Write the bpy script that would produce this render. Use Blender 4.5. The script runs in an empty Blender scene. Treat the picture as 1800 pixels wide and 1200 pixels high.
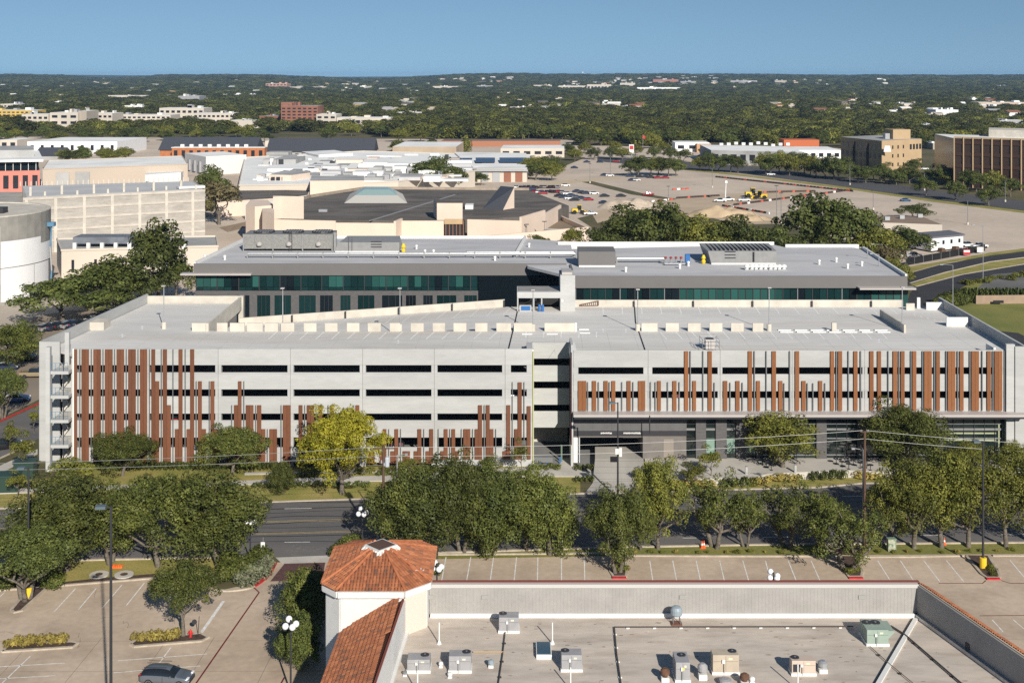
import bpy, math, random
import numpy as np
from mathutils import Matrix, Vector

scene = bpy.context.scene
COL = scene.collection
R = math.radians
rnd = random.Random(7)

# ---------------------------------------------------------------- camera (level drone camera with the view shifted down)
F, H, YH = 2150.0, 54.0, 135.0          # focal length in photo pixels, eye height, eye level row
cam_data = bpy.data.cameras.new('camera')
cam = bpy.data.objects.new('camera', cam_data); COL.objects.link(cam)
cam.location = (0, 0, H); cam.rotation_euler = (R(90), 0, 0)
cam_data.sensor_width = 36.0; cam_data.lens = F / 1800 * 36
cam_data.shift_y = -(600 - YH) / 1800
cam_data.clip_start = 1.0; cam_data.clip_end = 40000
scene.camera = cam

# ---------------------------------------------------------------- sky and sun
SUN_EL, SUN_AZ = 27.0, 19.4             # sun behind the camera, 19 degrees to its right
world = bpy.data.worlds.new('World'); scene.world = world; world.use_nodes = True
wn = world.node_tree.nodes; wl = world.node_tree.links
bg = wn['Background']
sky = wn.new('ShaderNodeTexSky'); sky.sky_type = 'NISHITA'; sky.sun_disc = False
sky.sun_elevation = R(SUN_EL); sky.sun_rotation = R(180 - SUN_AZ)
sky.altitude = 200; sky.air_density = 1.0; sky.dust_density = 0.2; sky.ozone_density = 1.6
wtc = wn.new('ShaderNodeTexCoord')
wmx = wn.new('ShaderNodeVectorMath'); wmx.operation = 'MULTIPLY_ADD'
wmx.inputs[1].default_value = (1, 1, 1.0); wmx.inputs[2].default_value = (0, 0, 0.16)   # air clearer than the model's: its horizon band sits lower
wl.new(wtc.outputs['Generated'], wmx.inputs[0]); wl.new(wmx.outputs[0], sky.inputs['Vector'])
wti = wn.new('ShaderNodeMix'); wti.data_type = 'RGBA'; wti.blend_type = 'MULTIPLY'; wti.inputs[0].default_value = 1.0; wti.inputs[7].default_value = (0.86, 0.98, 1.0, 1)
wl.new(sky.outputs['Color'], wti.inputs[6]); wl.new(wti.outputs[2], bg.inputs['Color']); bg.inputs['Strength'].default_value = 0.066
sun_d = bpy.data.lights.new('sun', 'SUN'); sun_d.energy = 4.7; sun_d.angle = R(0.53); sun_d.color = (1.0, 0.93, 0.82)
sun = bpy.data.objects.new('sun', sun_d); COL.objects.link(sun)
sd = Vector((-math.sin(R(SUN_AZ)) * math.cos(R(SUN_EL)), math.cos(R(SUN_AZ)) * math.cos(R(SUN_EL)), -math.sin(R(SUN_EL))))
sun.rotation_euler = sd.to_track_quat('-Z', 'Y').to_euler(); sun.location = (40, -60, 120)
scene.view_settings.view_transform = 'Standard'; scene.view_settings.look = 'None'
scene.view_settings.exposure = 0.4; scene.view_settings.gamma = 1.0
scene.render.engine = 'CYCLES'
scene.cycles.max_bounces = 6; scene.cycles.diffuse_bounces = 3; scene.cycles.glossy_bounces = 3
scene.cycles.transmission_bounces = 4; scene.cycles.volume_bounces = 0; scene.cycles.transparent_max_bounces = 8
scene.cycles.use_denoising = False
scene.cycles.caustics_reflective = False; scene.cycles.caustics_refractive = False

# ---------------------------------------------------------------- photo pixel -> place
def G(px, py, z=0.0):
    D = F * (H - z) / (py - YH)
    return ((px - 900) * D / F, D, z)
def XA(px, D): return (px - 900) * D / F
def ZA(py, D): return H - (py - YH) * D / F
def YD(py, z=0.0): return F * (H - z) / (py - YH)

# ---------------------------------------------------------------- mesh helpers
class MB:
    def __init__(s): s.v = []; s.f = []; s.m = []
    def add(s, vs, fs, mi=0):
        o = len(s.v); s.v += [tuple(p) for p in vs]
        s.f += [tuple(i + o for i in f) for f in fs]; s.m += [mi] * len(fs); return s
    def box(s, x0, x1, y0, y1, z0, z1, mi=0):
        return s.add([(x0,y0,z0),(x1,y0,z0),(x1,y1,z0),(x0,y1,z0),(x0,y0,z1),(x1,y0,z1),(x1,y1,z1),(x0,y1,z1)],
              [(0,3,2,1),(4,5,6,7),(0,1,5,4),(1,2,6,5),(2,3,7,6),(3,0,4,7)], mi)
    def obox(s, c, sz, rz=0.0, mi=0, top=1.0):
        hx, hy, hz = sz[0]/2, sz[1]/2, sz[2]; ca, sa = math.cos(rz), math.sin(rz); vs = []
        for z, k in ((0, 1.0), (hz, top)):
            for x, y in ((-hx,-hy),(hx,-hy),(hx,hy),(-hx,hy)):
                vs.append((c[0]+(x*ca-y*sa)*k, c[1]+(x*sa+y*ca)*k, c[2]+z))
        return s.add(vs, [(0,3,2,1),(4,5,6,7),(0,1,5,4),(1,2,6,5),(2,3,7,6),(3,0,4,7)], mi)
    def prism(s, poly, z0, z1, mi=0, mtop=None):
        n = len(poly); a = sum(poly[i][0]*poly[(i+1)%n][1]-poly[(i+1)%n][0]*poly[i][1] for i in range(n))
        if a < 0: poly = poly[::-1]
        zz0 = (lambda i: z0[i]) if isinstance(z0, (list, tuple)) else (lambda i: z0)
        zz1 = (lambda i: z1[i]) if isinstance(z1, (list, tuple)) else (lambda i: z1)
        vs = [(p[0],p[1],zz0(i)) for i,p in enumerate(poly)] + [(p[0],p[1],zz1(i)) for i,p in enumerate(poly)]
        s.add(vs, [tuple(range(n))[::-1]] + [(i,(i+1)%n,n+(i+1)%n,n+i) for i in range(n)], mi)
        o = len(s.v) - 2*n; s.f.append(tuple(o+n+i for i in range(n))); s.m.append(mi if mtop is None else mtop); return s
    def sheet(s, poly, z, mi=0):
        n = len(poly); a = sum(poly[i][0]*poly[(i+1)%n][1]-poly[(i+1)%n][0]*poly[i][1] for i in range(n))
        if a < 0: poly = poly[::-1]
        return s.add([(p[0],p[1],z) for p in poly], [tuple(range(n))], mi)
    def quad(s, a, b, c, d, mi=0): return s.add([a,b,c,d], [(0,1,2,3)], mi)
    def tube(s, p0, p1, r0, r1=None, n=8, mi=0, cap=True):
        r1 = r0 if r1 is None else r1
        p0 = Vector(p0); p1 = Vector(p1); d = (p1-p0).normalized()
        u = d.orthogonal().normalized(); w = d.cross(u)
        vs = []
        for p, r in ((p0,r0),(p1,r1)):
            for i in range(n):
                t = 2*math.pi*i/n; vs.append(p + (u*math.cos(t)+w*math.sin(t))*r)
        fs = [(i,(i+1)%n,n+(i+1)%n,n+i) for i in range(n)]
        if cap: fs += [tuple(range(n))[::-1], tuple(range(n,2*n))]
        return s.add(vs, fs, mi)
    def lathe(s, c, prof, n=16, mi=0, sx=1.0, sy=1.0):
        vs = []; k = len(prof)
        for r, z in prof:
            for i in range(n):
                t = 2*math.pi*i/n; vs.append((c[0]+r*sx*math.cos(t), c[1]+r*sy*math.sin(t), c[2]+z))
        fs = [(j*n+i, j*n+(i+1)%n, (j+1)*n+(i+1)%n, (j+1)*n+i) for j in range(k-1) for i in range(n)]
        fs += [tuple(range(n))[::-1], tuple((k-1)*n+i for i in range(n))]
        return s.add(vs, fs, mi)
    def ball(s, c, r, n=12, k=8, mi=0, sz=1.0):
        return s.lathe(c, [(max(1e-3, r*math.sin(math.pi*j/k)), -r*sz*math.cos(math.pi*j/k)) for j in range(k+1)], n, mi)
    def wall(s, p0, p1, th, z0, z1, mi=0):          # upright slab from p0 to p1, thickness to both sides
        d = Vector((p1[0]-p0[0], p1[1]-p0[1])).normalized(); nx, ny = -d.y*th/2, d.x*th/2
        return s.prism([(p0[0]+nx,p0[1]+ny),(p0[0]-nx,p0[1]-ny),(p1[0]-nx,p1[1]-ny),(p1[0]+nx,p1[1]+ny)], z0, z1, mi)
    def mesh(s, name, mats, smooth=False):
        me = bpy.data.meshes.new(name); me.from_pydata(s.v, [], s.f)
        for m in (mats if isinstance(mats, (list, tuple)) else [mats]): me.materials.append(m)
        if any(s.m): me.polygons.foreach_set('material_index', s.m)
        if smooth: me.polygons.foreach_set('use_smooth', [True]*len(s.f))
        me.update(); return me
    def build(s, name, mats, parent=None, world=True, smooth=False, bevel=0):
        o = bpy.data.objects.new(name, s.mesh(name, mats, smooth)); COL.objects.link(o)
        if bevel:
            b = o.modifiers.new('b', 'BEVEL'); b.width = bevel; b.segments = 2; b.limit_method = 'ANGLE'
        if parent: under(o, parent, world)
        return o

def under(o, p, world=True):                 # parts hold world coordinates; things only carry a location
    o.parent = p
    if world and p.parent is None: o.matrix_parent_inverse = Matrix.Translation(-p.location)
    return o
def part(mb, name, mats, parent, **k): return mb.build(name, mats, parent, **k)
def tag(o, label, cat, group=None):
    o['label'] = label; o['category'] = cat
    if group: o['group'] = group
    return o
def thing(name, label, cat, loc=(0,0,0), group=None, rz=0.0, scale=None):
    o = bpy.data.objects.new(name, None); COL.objects.link(o); o.location = loc; o.rotation_euler.z = rz
    o.empty_display_size = 0.5
    if scale: o.scale = scale
    return tag(o, label, cat, group)
def struct(o, kind='structure'): o['kind'] = kind; return o
def obj(name, me, parent=None):
    o = bpy.data.objects.new(name, me); COL.objects.link(o)
    if parent: o.parent = parent
    return o

# ---------------------------------------------------------------- materials
MATS = {}
def mat(name, col, rough=0.8, col2=None, scale=1.0, detail=4.0, metal=0.0, bump=0.0, bscale=None, spec=0.3,
        island=0.0, objrand=0.0, stretch=None, fine=0.0, fscale=8.0, stain=0.0, sscale=0.15, stcol=None, obj_coords=False):
    if name in MATS: return MATS[name]
    m = bpy.data.materials.new(name); m.use_nodes = True; MATS[name] = m
    nt = m.node_tree; N = nt.nodes; L = nt.links; b = N['Principled BSDF']
    b.inputs['Roughness'].default_value = rough; b.inputs['Metallic'].default_value = metal
    b.inputs['Specular IOR Level'].default_value = spec
    if obj_coords:
        tc = N.new('ShaderNodeTexCoord'); pos = tc.outputs['Object']
    else:
        g = N.new('ShaderNodeNewGeometry'); pos = g.outputs['Position']
    if stretch:
        mp = N.new('ShaderNodeVectorMath'); mp.operation = 'MULTIPLY'; mp.inputs[1].default_value = stretch
        L.new(pos, mp.inputs[0]); pos = mp.outputs[0]
    def noise(sc, det=4.0):
        n = N.new('ShaderNodeTexNoise'); n.inputs['Scale'].default_value = sc; n.inputs['Detail'].default_value = det
        L.new(pos, n.inputs['Vector']); return n.outputs['Fac']
    def ramp(fac, a, bb):
        r = N.new('ShaderNodeMapRange'); r.inputs[1].default_value = a; r.inputs[2].default_value = bb
        L.new(fac, r.inputs[0]); return r.outputs[0]
    def mix(fac, c1, c2, mode='MIX'):
        x = N.new('ShaderNodeMix'); x.data_type = 'RGBA'; x.blend_type = mode
        for s, c in ((6, c1), (7, c2)):
            if isinstance(c, (tuple, list)): x.inputs[s].default_value = (*c, 1)
            else: L.new(c, x.inputs[s])
        if isinstance(fac, float): x.inputs[0].default_value = fac
        else: L.new(fac, x.inputs[0])
        return x.outputs[2]
    c = None
    if col2: c = mix(ramp(noise(scale, detail), 0.35, 0.65), col, col2)
    else:
        rgb = N.new('ShaderNodeRGB'); rgb.outputs[0].default_value = (*col, 1); c = rgb.outputs[0]
    if stain:
        sc = stcol or tuple(x*0.45 for x in col)
        k = N.new('ShaderNodeMath'); k.operation = 'MULTIPLY'; k.inputs[1].default_value = stain
        L.new(ramp(noise(sscale, 6.0), 0.5, 0.75), k.inputs[0]); c = mix(k.outputs[0], c, sc)
    def value(src, amt, c):
        v = N.new('ShaderNodeMapRange'); v.inputs[3].default_value = 1-amt; v.inputs[4].default_value = 1+amt
        L.new(src, v.inputs[0])
        cm = N.new('ShaderNodeVectorMath'); cm.operation = 'SCALE'; L.new(c, cm.inputs[0]); L.new(v.outputs[0], cm.inputs['Scale']); return cm.outputs[0]
    if fine: c = value(ramp(noise(fscale, 3.0), 0.3, 0.7), fine, c)
    if island:
        g2 = N.new('ShaderNodeNewGeometry'); c = value(g2.outputs['Random Per Island'], island, c)
    if objrand:
        oi = N.new('ShaderNodeObjectInfo'); c = value(oi.outputs['Random'], objrand, c)
    L.new(c, b.inputs['Base Color'])
    if bump:
        bp = N.new('ShaderNodeBump'); bp.inputs['Strength'].default_value = bump; bp.inputs['Distance'].default_value = 0.05
        L.new(noise(bscale or fscale, 5.0), bp.inputs['Height']); L.new(bp.outputs[0], b.inputs['Normal'])
    return m

def emit(name, col, s):
    m = bpy.data.materials.new(name); m.use_nodes = True
    b = m.node_tree.nodes['Principled BSDF']; b.inputs['Base Color'].default_value = (*col, 1)
    b.inputs['Emission Color'].default_value = (*col, 1); b.inputs['Emission Strength'].default_value = s; return m

M_panel = mat('precast_panel', (0.425,0.428,0.422), 0.85, (0.385,0.388,0.383), 0.35, fine=0.04, fscale=1.6, stain=0.15, sscale=0.12, stretch=(0.5,0.5,2.2), bump=0.15, bscale=6, objrand=0.05)
M_concw = mat('light_concrete', (0.56,0.525,0.46), 0.88, (0.47,0.44,0.385), 0.5, fine=0.06, fscale=2.0, stain=0.3, sscale=0.3)
M_deck = mat('deck_concrete', (0.635,0.62,0.595), 0.85, (0.555,0.545,0.525), 0.07, fine=0.06, fscale=0.6, stain=0.6, sscale=0.06, stcol=(0.45,0.41,0.355), stretch=(0.35,1.6,1))
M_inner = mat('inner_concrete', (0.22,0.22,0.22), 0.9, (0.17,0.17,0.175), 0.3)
M_wood = mat('wood_cladding', (0.168,0.067,0.034), 0.6, (0.122,0.047,0.024), 6.0, stretch=(9,1,0.35), objrand=0.13, fine=0.10, fscale=5)
M_woodr = mat('wood_cladding_light', (0.240,0.096,0.036), 0.55, (0.180,0.069,0.027), 6.0, stretch=(9,1,0.35), objrand=0.12, fine=0.10, fscale=5)
M_white = mat('white_paint', (0.68,0.68,0.665), 0.6, fine=0.03, fscale=0.8)
M_batten = mat('grey_batten', (0.16,0.165,0.17), 0.5, metal=0.2)
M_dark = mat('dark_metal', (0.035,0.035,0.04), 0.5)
M_steel = mat('galvanised_steel', (0.46,0.47,0.48), 0.4, (0.38,0.39,0.41), 3.0, metal=0.5)
M_fascia = mat('grey_metal_fascia', (0.145,0.138,0.135), 0.5, fine=0.03, fscale=0.4)
M_brickg = mat('grey_brick', (0.118,0.113,0.114), 0.9, (0.088,0.085,0.087), 4.0, stretch=(0.6,0.6,3), fine=0.08, fscale=9)
M_canopy = mat('canopy_metal', (0.42,0.39,0.375), 0.45, fine=0.03, fscale=0.5)
M_line = mat('line_paint', (0.78,0.78,0.76), 0.7, (0.6,0.59,0.56), 1.8, fine=0.15, fscale=4)
M_liney = mat('yellow_line_paint', (0.52,0.40,0.16), 0.7, (0.36,0.29,0.16), 1.8)
M_red = mat('red_kerb_paint', (0.50,0.035,0.045), 0.6, (0.38,0.03,0.035), 2.0)
M_redl = mat('red_lane_line', (0.165,0.022,0.022), 0.7, (0.115,0.02,0.02), 2.0)
M_black = mat('black_plastic', (0.012,0.012,0.014), 0.5)
M_chain = mat('steel_grey', (0.28,0.29,0.30), 0.45, metal=0.6)
M_blue = mat('blue_paint', (0.03,0.13,0.36), 0.5)
M_bluesteel = mat('rail_blue', (0.10,0.22,0.34), 0.5)
M_orange = mat('orange_plastic', (0.75,0.12,0.03), 0.5)
M_yellow = mat('yellow_paint', (0.70,0.48,0.03), 0.55)
M_tyre = mat('tyre_rubber', (0.02,0.02,0.021), 0.85)
M_globe = mat('globe_glass', (0.82,0.83,0.86), 0.25, spec=0.6)
M_bark = mat('bark', (0.10,0.085,0.068), 0.95, (0.16,0.14,0.115), 4.0, fine=0.2, fscale=12)
M_pole = mat('wood_pole', (0.115,0.07,0.045), 0.9, (0.085,0.05,0.035), 3.0, stretch=(6,6,0.4))
M_mulch = mat('mulch', (0.10,0.065,0.05), 0.95, (0.055,0.038,0.03), 3.0, fine=0.25, fscale=12, bump=0.5)
M_soil = mat('bare_soil', (0.34,0.25,0.17), 0.95, (0.24,0.18,0.125), 0.6, fine=0.15, fscale=4, bump=0.4)

def glass(name, col, rough=0.06, spec=0.9, objrand=0.35, metal=0.0):
    m = mat(name, col, rough, spec=spec, objrand=objrand, metal=metal); return m
M_teal = glass('teal_glass', (0.008,0.027,0.028))
M_teal2 = glass('teal_glass_blinds', (0.022,0.078,0.070), 0.12, 0.6)
M_dglass = glass('dark_glass', (0.008,0.013,0.017))
M_bglass = glass('shop_glass', (0.010,0.017,0.016), 0.05)
# ================================================================ ground, roads, paving
M_ground = mat('dry_ground', (0.13,0.105,0.055), 0.95, (0.075,0.075,0.03), 0.02, fine=0.15, fscale=0.3)
M_lawn = mat('lawn', (0.20,0.20,0.045), 0.95, (0.32,0.27,0.085), 0.22, fine=0.22, fscale=5, stain=0.5, sscale=0.35, stcol=(0.36,0.28,0.13), bump=0.5, bscale=14)
M_lawng = mat('green_lawn', (0.15,0.165,0.04), 0.95, (0.21,0.20,0.055), 0.1, fine=0.2, fscale=3, bump=0.5, bscale=14)
M_asph = mat('asphalt', (0.145,0.138,0.135), 0.9, (0.108,0.104,0.105), 0.12, fine=0.08, fscale=3.0, stain=0.6, sscale=0.1, stcol=(0.21,0.19,0.172), stretch=(0.18,1.2,1))
M_asphd = mat('dark_asphalt', (0.034,0.034,0.038), 0.9, (0.042,0.042,0.046), 0.1, fine=0.05)
M_seal = mat('crack_sealant', (0.018,0.018,0.02), 0.6)
M_lot = mat('lot_concrete', (0.435,0.345,0.26), 0.9, (0.52,0.42,0.325), 0.11, fine=0.08, fscale=1.4, stain=0.65, sscale=0.17, stcol=(0.285,0.222,0.165), bump=0.1)
M_lot2 = mat('far_lot', (0.50,0.415,0.335), 0.9, (0.57,0.48,0.39), 0.025, fine=0.06, fscale=0.4, stain=0.5, sscale=0.04, stcol=(0.31,0.27,0.225))
M_walk = mat('sidewalk_concrete', (0.50,0.47,0.425), 0.88, (0.43,0.41,0.375), 0.3, fine=0.05, fscale=2.5, stain=0.3)
M_kerb = mat('kerb_concrete', (0.47,0.41,0.33), 0.9, (0.36,0.31,0.25), 0.9, fine=0.1, fscale=5)
M_paver = mat('red_pavers', (0.115,0.058,0.055), 0.85, (0.085,0.045,0.045), 2.0, fine=0.2, fscale=6)

def pp(pts, z=0.0): return [G(x, y, z)[:2] for x, y in pts]
def flat(name, pts, z, m, kind='structure', label=None, cat=None, parent=None):
    o = MB().sheet(pp(pts, z), z).build(name, m, parent)
    if parent is None and kind: struct(o, kind)
    if label: o['label'] = label
    return o
def strip(mb, a, b, w, z, h=None, mi=0):       # ground strip between two ground points, width w metres, optional height
    d = Vector((b[0]-a[0], b[1]-a[1])); L = d.length; d.normalize(); nx, ny = -d.y*w/2, d.x*w/2
    q = [(a[0]+nx,a[1]+ny),(a[0]-nx,a[1]-ny),(b[0]-nx,b[1]-ny),(b[0]+nx,b[1]+ny)]
    return mb.sheet(q, z, mi) if h is None else mb.prism(q, z, z+h, mi)
def smooth_line(pts, n=6):
    out = []
    for i in range(len(pts)-1):
        p0 = pts[max(i-1,0)]; p1 = pts[i]; p2 = pts[i+1]; p3 = pts[min(i+2,len(pts)-1)]
        for k in range(n):
            t = k/n
            out.append(tuple(0.5*((2*p1[j])+(-p0[j]+p2[j])*t+(2*p0[j]-5*p1[j]+4*p2[j]-p3[j])*t*t+(-p0[j]+3*p1[j]-3*p2[j]+p3[j])*t**3) for j in range(2)))
    out.append(tuple(pts[-1])); return out
def ribbon(mb, pts, w, z, h=None, mi=0):       # mitred strip along a polyline (ground points)
    n = len(pts); L = []; Rr = []
    for i in range(n):
        a = Vector(pts[max(i-1,0)]); b = Vector(pts[min(i+1,n-1)]); d = (b-a).normalized()
        nx, ny = -d.y*w/2, d.x*w/2; L.append((pts[i][0]+nx, pts[i][1]+ny)); Rr.append((pts[i][0]-nx, pts[i][1]-ny))
    for i in range(n-1):
        q = [Rr[i], Rr[i+1], L[i+1], L[i]]
        if h is None: mb.add([(x,y,z) for x,y in q], [(0,1,2,3)], mi)
        else:
            v = [(x,y,z) for x,y in q]+[(x,y,z+h) for x,y in q]
            mb.add(v, [(4,5,6,7),(0,1,5,4),(2,3,7,6)] + ([(3,0,4,7)] if i==0 else []) + ([(1,2,6,5)] if i==n-2 else []), mi)
    return mb
def kerb(pts_px, name='kerb', m=None, w=0.3, h=0.15, sm=0):
    p = pp(pts_px)
    if sm: p = smooth_line(p, sm)
    return struct(ribbon(MB(), p, w, 0.0, h).build(name, m or M_kerb))

# one ground sheet reaching past the hills
struct(MB().sheet(pp([(-400,625),(-400,238),(1010,246),(930,330),(1040,400),(1060,470),(1580,490),(1600,600),(60,640)], .006), .006).build('campus_paving', M_lot2))
g = MB(); g.sheet([(-9000,20),(9000,20),(9000,14000),(-9000,14000)], 0.0)
struct(g.build('ground', M_ground))

# street in front of the garage
FARK = [(-120,899),(0,894),(230,889),(450,883.5),(690,875.5),(900,871),(1440,857),(1515,850),(1900,842)]
NEARK = [(-120,992),(90,986),(480,978),(770,972),(1100,962),(1320,958),(1800,954),(1920,953)]
road = flat('road', FARK + NEARK[::-1], 0.02, M_asph)
lm = MB(); ly = MB(); sl = MB()
def gl(mb, pts, w, z=0.027): ribbon(mb, pp(pts), w, z)
for i in range(14):                                             # broken white lane lines
    x = -60 + i*140; gl(lm, [(x, 905-x*0.022), (x+48, 904-x*0.022)], 0.12)
    gl(lm, [(x, 958-x*0.0105), (x+45, 957.5-x*0.0105)], 0.12)
gl(ly, [(-120,932),(300,921),(650,911),(1100,901),(1900,884)], 0.11); gl(ly, [(-120,934.5),(300,923),(650,913),(1100,903),(1900,886)], 0.11)
gl(ly, [(-120,946),(300,941),(650,932),(1100,921),(1900,906)], 0.11); gl(ly, [(-120,948),(300,943),(650,934),(1100,923),(1900,908)], 0.11)
part(lm, 'lane_marking', M_line, road); part(ly, 'centre_marking', M_liney, road)
for k in range(9):
    pts = []; y0 = 893 + k*8.5; x = -80
    while x < 1900:
        pts.append((x, y0 - x*0.018 + rnd.uniform(-2.2, 2.2))); x += rnd.uniform(60, 130)
    pts = pts[rnd.randrange(0, 3): len(pts)-rnd.randrange(0, 6)]
    ribbon(sl, smooth_line(pp(pts), 4), rnd.uniform(0.10, 0.24), 0.0235)
struct(part(sl, 'crack_seal', M_seal, road), 'stuff')
scr = MB()
for k in range(46):                                             # scuffed white scrape marks at the entrance
    x = rnd.uniform(505, 590); y = rnd.uniform(958, 974); a = rnd.choice((-1, 1))*rnd.uniform(0.5, 1.0)
    p = G(x, y); d = Vector((math.cos(a), math.sin(a)))*rnd.uniform(0.4, 1.3)
    strip(scr, p, (p[0]+d.x, p[1]+d.y), rnd.uniform(0.03, 0.10), 0.029 + k*0.0002)
struct(part(scr, 'scrape_mark', mat('scrape', (0.21,0.205,0.20), 0.9, (0.13,0.13,0.13), 3), road), 'stuff')
kerb(FARK[:7] , 'kerb'); kerb(FARK[6:], 'kerb'); kerb(NEARK[:3], 'kerb'); kerb([(770,972)]+NEARK[4:], 'kerb')

# lawns between street and garage
struct(flat('lawn', [(-120,899),(0,894),(230,889),(450,883.5),(690,875.5),(900,871),(1020,868),(1020,818),(905,818),(720,819.5),(135,820),(130,838),(-120,850)], 0.012, M_lawn))
struct(flat('lawn', [(1150,866),(1440,857),(1515,850),(1900,842),(1900,800),(1150,805)], 0.012, M_lawn))
# strip between street and front lot
struct(flat('lawn', [(770,972),(1100,962),(1320,958),(1800,954),(1920,953),(1920,972),(1330,976),(1100,976),(770,982)], 0.012, M_lawng))
struct(flat('lawn', [(-120,992),(90,986),(480,978),(470,1000),(290,1013),(90,1030),(-120,1045)], 0.012, M_lawn))
sw = MB()
def slab(name, pts, m=None, h=0.10):
    return struct(MB().prism(pp(pts), 0.0, h).build(name, m or M_walk))
slab('sidewalk', [(-120,873),(0,868),(240,859),(437,852),(648,851.5),(650,846),(690,846),(690,836),(560,840),(437,845),(240,852),(0,861),(-120,866)])
slab('sidewalk', [(430,834.5),(760,829),(760,826),(430,831)], h=0.09)
slab('sidewalk', [(692,846),(910,838),(1044,838),(1044,822),(1006,821),(1006,806),(984,806),(984,822),(905,823),(692,836)], h=0.095)
PLZ = 1.0
struct(MB().prism(pp([(1133,804),(1900,801),(1900,826),(1570,829),(1485,826),(1350,832),(1328,839),(1200,841),(1137,845)], PLZ), 0.0, PLZ).build('plaza', M_walk))
_a = G(1026,869,.03); _b = G(1160,866,.03); _c = G(1046,806,1.0); _d = G(1131,806,1.0); _e = G(1046,783,1.0); _f = G(1131,783,1.0); _m = G(1042,848,.2); _n = G(1138,848,.2)
dw = struct(MB().add([_a,_b,_n,_m,_d,_c,_f,_e], [(0,1,2,3),(3,2,4,5),(5,4,6,7)]).build('driveway', mat('driveway_concrete', (0.43,0.41,0.375), 0.88, (0.36,0.34,0.31), 0.2, fine=0.05, stain=0.4, sscale=0.15, stretch=(1.5,0.2,1))))
jm = MB()
for k in (.15,.4,.65,.9):
    p = Vector(_m).lerp(Vector(_c),k); q = Vector(_n).lerp(Vector(_d),k); jm.add([p+Vector((0,-.03,.012)),q+Vector((0,-.03,.012)),q+Vector((0,.03,.012)),p+Vector((0,.03,.012))],[(0,1,2,3)])
part(jm, 'joint', mat('joint_dark', (0.17,0.16,0.15), 0.9), dw)

struct(flat('parking_lot', [(1000,256),(1480,260),(1480,292),(1300,291),(1150,280),(1010,276)], 0.012, M_lot2))
# side street left of the garage and back-left car park
flat('road', [(-160,800),(-20,752),(70,711),(140,680),(175,680),(90,760),(-20,812),(-160,872)], 0.02, M_asph)
kerb([(-160,795),(-20,750),(70,708.5),(140,677)], 'kerb', M_red, h=0.16)
kerb([(-160,876),(-20,815),(60,778)], 'kerb')
slab('sidewalk', [(-160,892),(-20,828),(66,790),(66,798),(-20,842),(-160,905)])
flat('parking_lot', [(-160,790),(-20,745),(66,703),(160,640),(330,560),(330,545),(120,545),(-160,600)], 0.016, mat('left_lot', (0.30,0.245,0.185), 0.9, (0.23,0.19,0.15), 0.08, stain=0.4))
# right side street and lawn
flat('road', [(1740,580),(1800,640),(1960,800),(2100,800),(1900,640),(1790,585)], 0.02, M_asphd)
flat('sidewalk', [(1790,690),(1830,730),(1900,800),(1860,805),(1790,735)], 0.03, M_walk)
flat('lawn', [(1660,530),(1830,528),(1960,640),(1790,612),(1740,578)], 0.014, M_lawng)
flat('lawn', [(1785,738),(1850,800),(1780,800)], 0.014, M_lawn)

# ---------------------------------------------------------------- front car park
lot = flat('parking_lot', [(-140,1045),(90,1030),(290,1014),(392,1036),(450,1023),(485,988),(590,984),(770,982),(1100,976),(1330,976),(1920,972),(2100,1300),(-300,1300)], 0.02, M_lot)
flat('paver_apron', [(500,990),(572,988),(566,1019),(475,1021)], 0.026, M_paver)
flat('driveway_ramp', [(484,979),(592,975),(584,987),(496,990)], 0.027, M_walk)
jl = MB()                                                        # sawn joints of the concrete
for x in range(-60, 60, 6):
    for (y0, y1) in ((86, 118),):
        if -60 <= x <= 60: strip(jl, (x+0.4*(x%5), y0), (x+0.4*(x%5)+1.3, y1), 0.035, 0.026)
for y in (92, 98.5, 105, 111, 117): strip(jl, (-60, y), (60, y+0.6), 0.035, 0.0262)
part(jl, 'joint', mat('lot_joint', (0.15,0.12,0.10), 0.9), lot)
pl = MB()
def stall(a, b, w=0.11, z=0.028): strip(pl, G(*a), G(*b), w, z)
for t, b in ((784,776),(827.5,820),(867.5,861.5),(908,903.5),(945.5,944.6),(987,987),(1027,1028)): stall((t,979),(b,1022))
for t, b in ((1142,1148),(1182.5,1190),(1223.6,1232),(1265,1274),(1305.5,1317),(1345.5,1355),(1385.4,1401),(1425.6,1443)): stall((t,985),(b,1024))
for t, b in ((1542.6,1566),(1582.5,1607),(1623.6,1652),(1663.5,1694)): stall((t,985),(b,1022))
stall((1775,984),(1800,1014))
stall((1744,1089),(1763,1110)); stall((1781,1089),(1800,1105))
for a, b in (((133,1034),(95,1075)),((169,1034),(138,1071)),((214,1028),(180,1068)),((254,1024),(222,1064)),((8,1041),(-6,1054))): stall(a, b)
stall((393,1056),(353,1113), 0.32)
for a, b in (((53,1153),(4,1200)),((300,1138),(278,1168)),((-10,1172),(114,1165)),((-10,1193),(98,1187)),((207,1161),(364,1149)),((200,1182),(352,1170)),((215,1205),(280,1200))): stall(a, b)
part(pl, 'stall_line', M_line, lot)
oq = random.Random(5)
cr_ = MB()
for k in range(16):
    x, y = oq.uniform(-52,-22), oq.uniform(100,128); pts_ = [(x,y)]
    for i in range(7): x += oq.uniform(.4,1.4)*(1 if k%2 else -.2); y += oq.uniform(-.6,.9); pts_.append((x,y))
    ribbon(cr_, pts_, .03, .0255)
struct(part(cr_, 'crack_lines', mat('crack_dark', (0.12,0.095,0.075), 0.9), lot), 'stuff')
rl = MB()
ribbon(rl, pp([(345,1200),(455.5,1041),(446,1032)]), 0.16, 0.029)
ribbon(rl, pp([(300,1265),(345,1200)]), 0.16, 0.029)
ribbon(rl, pp([(500,1190),(486,1215)]), 0.16, 0.029)
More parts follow.
